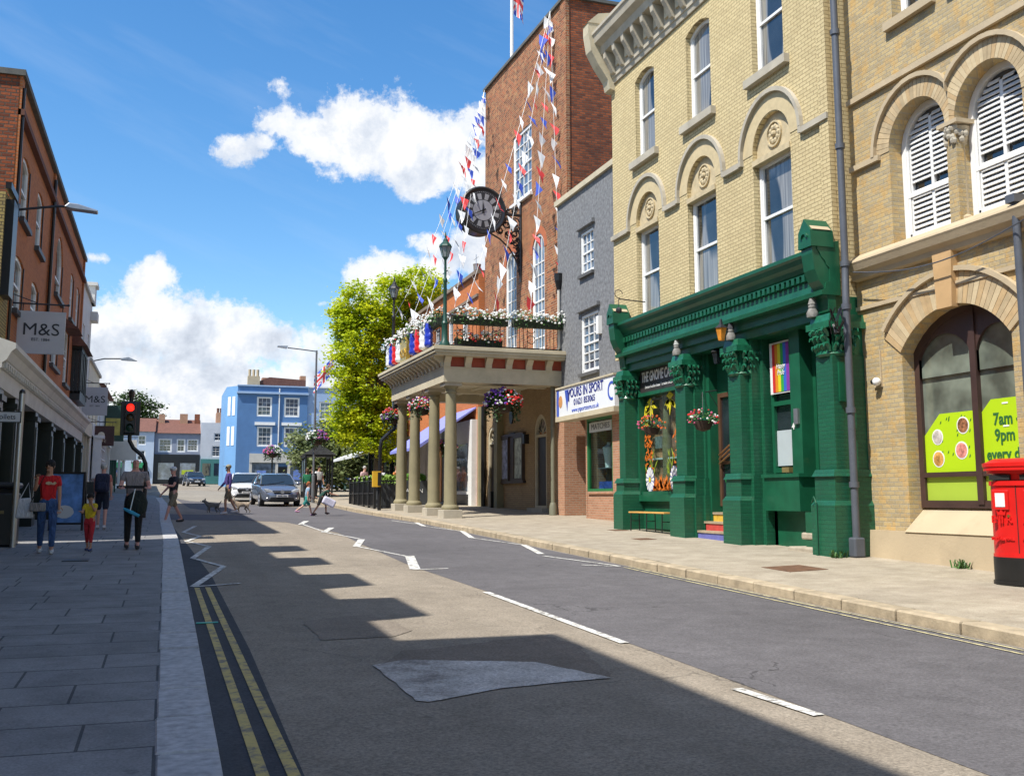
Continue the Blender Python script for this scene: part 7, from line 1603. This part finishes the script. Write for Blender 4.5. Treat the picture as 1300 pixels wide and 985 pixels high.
    if hair:
        h = MB(); h.ball(HP(0,.018,.035), .092*k*(1.22 if child else 1), 12, 8, (1.0,1.08,1.05))
        if hairlen: h.tube([HP(0,.06,.02), HP(0,.095,-.06), HP(0,.10,-.06-hairlen)], [.075*k,.06*k,.02*k], 8)
        h.build('hair', hair, t, smooth=True)
    if cap:
        c = MB(); c.ball(HP(0,.012,.05), .096*k, 12, 8, (1,1.08,.9)); c.box(*[v for v in ()] ) if False else None
        P = [HP(x,y,.055) for x, y in ((-.07,-.07),(-.06,-.17),(0,-.19),(.06,-.17),(.07,-.07))]; c.add([tuple(p) for p in P]+[tuple(p+Vector((0,0,.012))) for p in P], [(0,1,2,3,4),(9,8,7,6,5)]+[(i,(i+1)%5,5+(i+1)%5,5+i) for i in range(5)]); c.build('cap', cap, t, smooth=True)
    t['_'] = 0; del t['_']
    return t, dict(AL=[v*k for v in AL[:4]], AR=[v*k for v in AR[:4]], che=che*k, pel=pel*k, bel=bel*k, hc=hc, k=k, g=g)
def local(t, v): return t.matrix_world @ v
def world(X, Y, g, rz, v): return Vector((X, Y, g))+Matrix.Rotation(rz, 3, 'Z') @ v
HB = cloth('hair_black', (.015,.012,.010), .3); HBR = cloth('hair_brown', (.09,.045,.02), .3); HG = cloth('hair_grey', (.45,.44,.42), .2); HR = cloth('hair_ginger', (.32,.10,.03), .3)
DENIM = cloth('denim', (.035,.08,.20), .35); NAVY = cloth('navy', (.012,.016,.035)); KHAKI = cloth('khaki', (.23,.19,.13)); CBLK = cloth('black', (.012,.012,.014)); REDC = cloth('red', (.50,.012,.015)); YELC = cloth('yellow', (.62,.45,.02)); GRYC = cloth('taupe_grey', (.26,.23,.23)); PURP = cloth('purple_navy', (.07,.045,.20)); PINKC = cloth('coral_pink', (.50,.17,.15)); WHC_ = cloth('white', (.65,.66,.66)); GRC = cloth('green', (.015,.16,.07)); LBC = cloth('light_blue', (.30,.42,.55)); TEALC = cloth('teal', (.02,.22,.20))
# woman in red
X, Y, rz = -1.98, 20.45, R(8)
t, d = person('woman in a red t-shirt and blue jeans walking with one hand raised to her mouth', X, Y, rz, 1.63, 'tan', REDC, 1, DENIM, 1.0, (.6,.6,.6), HB, .10, True, (.28,.25), (-.22,.12), (.02,.10,.12), (.5,.30,2.0), head_yaw=-.35)
MB().prism([(-.03+.055*cos(i*.6),.03+.03*sin(i*.6)) for i in range(10)]+[(.06,.0),(.10,.03),(.07,.06)], 'y', -.136, -.128).build('shirt_motif', cloth('gold_motif', (.55,.42,.25)), t); COL.objects['shirt_motif'].location = tuple(d['che']*1.0+Vector((.02,0,-.03)))
b = thing('white_carrier_bag', 'white carrier bag hanging at the side of the woman in red', 'bag', world(X,Y,d['g'],rz,Vector((-.36,-.05,.62))), rz)
MB().add([(-.16,-.05,0),(.14,-.05,0),(.14,.05,0),(-.16,.05,0),(-.12,-.03,.34),(.08,-.03,.36),(.08,.03,.36),(-.12,.03,.34)], [(0,1,2,3),(4,5,6,7),(0,1,5,4),(1,2,6,5),(2,3,7,6),(3,0,4,7)]).build('bag', cloth('bag_white', (.50,.50,.52)), b, bevel=.03); MB().tube([(-.1,0,.33),(.03,.02,.62),(.07,0,.35)], .01, 5).build('handle', cloth('bag_white', (0,0,0)), b)
b = thing('handbag', 'small grey handbag worn at the hip of the woman in red', 'bag', world(X,Y,d['g'],rz,Vector((-.16,-.17,.74))), rz)
MB().box(-.14,.12,-.04,.04,0,.15).build('bag', cloth('grey_leather', (.22,.20,.19)), b, bevel=.02); MB().tube([(-.13,0,.14),(-.02,.04,.4),(.12,.10,.72)], .008, 4).build('strap', CBLK, b)
# child
t, d = person('small child in a yellow t-shirt and red trousers holding a hand to the mouth', -1.30, 20.9, R(-15), 1.02, 'tan', YELC, 1, cloth('red_trousers', (.45,.02,.03)), .82, (.03,.05,.15), HB, 0, False, (.22,.2), (-.18,.1), (.85,.1,1.7), (.55,.1,1.2), child=True, head_yaw=.5)
# bald man with litter grabber
X, Y, rz = -.56, 21.25, R(3)
t, d = person('bald man in a grey v-neck t-shirt and black trousers holding a blue litter grabber', X, Y, rz, 1.72, 'pink', GRYC, 1, CBLK, 1.0, (.02,.02,.02), None, 0, False, (.12,.1), (-.10,.1), (.30,.28,1.25), (.30,.28,1.25), head_yaw=.05)
gb = thing('litter_grabber', 'blue ended litter picker held by the bald man', 'litter picker', world(X,Y,d['g'],rz,Vector((-.05,-.34,0))), rz)
MB().tube([(.05,0,1.12),(-.02,-.02,.72)], .012, 6).build('rod', TIN, gb); BLC = mat('cyan_plastic', (.03,.28,.45), .5, .1, 5); MB().tube([(-.14,0,.76),(-.02,-.02,.70),(.14,0,.62)], [.02,.035,.03], 6).build('blue_jaw', BLC, gb); MB().box(-.28,.20,-.03,.03,1.13,1.18).build('black_bar', CBLK, gb)
sb = thing('dark_bag', 'black sack held in front of the thighs of the bald man', 'bag', world(X,Y,d['g'],rz,Vector((.05,-.2,.62))), rz); MB().lathe((0,0,0), [(.05,0),(.17,.08),(.19,.25),(.14,.4),(.06,.47)], 12, 1, .55).build('sack', cloth('sack_green_black', (.012,.02,.018)), sb, smooth=True)
# woman with backpack walking away
X, Y, rz = -1.50, 28.4, R(178)
t, d = person('grey haired person in a coral top and dark shorts walking away with a backpack', X, Y, rz, 1.62, 'pink', PINKC, 1, NAVY, .55, (.55,.5,.5), HG, 0, True, (.25,.25), (-.15,.1), (.1,.15,.4), (.1,.15,.4))
bp = thing('backpack', 'navy backpack on the back of the person in the coral top', 'backpack', world(X,Y,d['g'],rz,Vector((0,.20,.92))), rz); MB().box(-.17,.17,-.09,.10,0,.46).build('bag', cloth('backpack_navy', (.02,.025,.06)), bp, bevel=.06); MB().box(-.12,.12,.10,.15,.05,.24).build('pocket', cloth('backpack_navy', (0,0,0)), bp, bevel=.03)
# man in cap stepping off kerb
person('man in a white cap and dark t-shirt striding across near the left kerb', .22, 33.5, R(-62), 1.72, 'pink', cloth('dark_tee', (.03,.035,.05)), 1, KHAKI, .5, (.03,.03,.03), None, 0, False, (.42,.15), (-.40,.15), (.5,.15,1.2), (.2,.15,.6), cap=WHC_, head_yaw=.3)
# man in purple with dogs
person('man in a purple long sleeved top and khaki shorts crossing the road with his dogs', 2.2, 40.4, R(-80), 1.80, 'tan', PURP, 2, KHAKI, .5, (.65,.6,.6), None, 0, False, (.28,.35), (-.30,.2), (-.1,.1,.3), (.25,.1,.5), cap=cloth('olive_cap', (.30,.26,.17)))
def dog(label, X, Y, rz, c, c2, s=1.0):
    t = thing('dog', label, 'dog', (X, Y, SL*Y+.01), rz, 'small dogs crossing the road')
    V = [(0,0,.30),(0,-.14,.32),(0,-.26,.38),(0,-.33,.46),(0,-.44,.44),(0,.16,.31),(0,.24,.38),(0,.30,.46)]; E_ = [(0,1),(1,2),(2,3),(3,4),(0,5),(5,6),(6,7)]; Rd = [.085,.095,.06,.065,.028,.085,.02,.014]
    for sx in (1,-1):
        n = len(V); f = .05*sx
        V += [(sx*.05,-.16,.22),(sx*.05,-.18-f,.12),(sx*.05,-.17-f,.02)]; E_ += [(1,n),(n,n+1),(n+1,n+2)]; Rd += [.04,.024,.02]
        n = len(V); V += [(sx*.05,.16,.24),(sx*.05,.12+f,.17),(sx*.05,.20+f,.10),(sx*.05,.19+f,.02)]; E_ += [(5,n),(n,n+1),(n+1,n+2),(n+2,n+3)]; Rd += [.05,.032,.02,.018]
    vs, fs = skin_mesh([Vector(v)*s for v in V], E_, [r*s for r in Rd]); b = MB().add(vs, fs)
    for sx in (1,-1): b.ball((sx*.045*s,-.31*s,.52*s), .03*s, 6, 4, (.6,.5,1.4))
    b.build('body', mat('fur_'+c2, c, .9, .45, 5, bmp=.4), t, smooth=True); MB().ball((0,-.47*s,.445*s), .014*s, 6, 4).build('nose', BLACK, t); return t
dog('small dark and white dog leading on the left of the man in purple', 1.72, 41.2, R(-80), (.16,.15,.14), 'grey_white', 1.0)
dog('small tan and white dog trotting behind the man in purple', 2.78, 41.0, R(-85), (.40,.31,.22), 'tan_white', 1.05)
# children crossing to the left kerb
person('ginger haired girl in a light blue top and teal shorts crossing the road', 4.85, 38.6, R(96), 1.25, 'fair', LBC, 1, TEALC, .5, (.55,.3,.45), HR, .05, True, (.45,.2), (-.5,.5), (.3,.1,.4), (-.2,.1,.3), lean=.12)
person('brown haired child bending forward with a white bag by the ginger girl', 5.35, 38.7, R(88), 1.25, 'tan', cloth('dark_green_top', (.02,.07,.05)), 1, CBLK, .5, (.05,.03,.03), HBR, .05, True, (.75,.7), (-.3,.3), (.9,.1,.5), (.9,.1,.5), lean=.75)
b = thing('white_carrier_bag', 'white and lilac bag carried by the bending child on the crossing', 'bag', (5.55,38.3,SL*38.3+.38)); MB().box(-.24,.24,-.06,.06,0,.28).build('bag', mat('bag_print', (.62,.60,.72), .6, .25, 5), b, bevel=.05); b.rotation_euler = (0,.45,0)
# by the shelter and beyond
person('person in a green patterned jacket standing at the kerb near the bus shelter', *ony(406,0,54)[:2], R(170), 1.72, 'fair', GRC, 2, CBLK, 1.0, (.03,.03,.03), HBR, .12, True, (.05,0), (0,0), (.1,.1,.6), (.1,.1,.3))
person('person with brown hair standing close behind the green jacket near the shelter', *ony(413,0,56)[:2], R(200), 1.78, 'fair', CBLK, 2, CBLK, 1.0, (.03,.03,.03), HBR, .1, True)
person('man in a white shirt and black trousers standing beside the bus shelter', *ony(420,0,57)[:2], R(20), 1.75, 'tan', WHC_, 1, CBLK, 1.0, (.03,.03,.03), HB, 0, False, (.1,.1), (-.1,.05), (.1,.1,.3), (.1,.1,.3))
person('woman in a white blouse and black trousers standing behind the far portico column', *ony(494,0,46)[:2], R(150), 1.68, 'fair', WHC_, 1, CBLK, 1.0, (.03,.03,.03), HBR, 0, True, (.15,.1), (-.1,.1))
person('person in a pale pink top sitting among the hedge planters beyond the railing', *ony(474,0,54)[:2], R(30), 1.7, 'fair', cloth('pale_pink', (.6,.42,.42)), 1, NAVY, 1.0, (.03,.03,.03), HG, 0, False)
person('person in orange walking under the white awnings beyond the portico', *ony(512,0,50)[:2], R(40), 1.7, 'tan', cloth('orange_top', (.55,.2,.05)), 1, KHAKI, .5, (.03,.03,.03), HBR, 0, True, (.25,.1), (-.2,.1))
person('tiny distant person in blue by the green fronted shop at the far end', -3.0, 118, R(0), 1.7, 'fair', cloth('mid_blue', (.05,.12,.45)), 1, NAVY, 1.0, (.03,.03,.03), HB, 0, False)
person('distant person in dark clothes on the left pavement beyond the backpack walker', -1.0, 52, R(170), 1.7, 'fair', CBLK, 2, NAVY, 1.0, (.03,.03,.03), HBR, 0, False, (.2,.1), (-.2,.1))
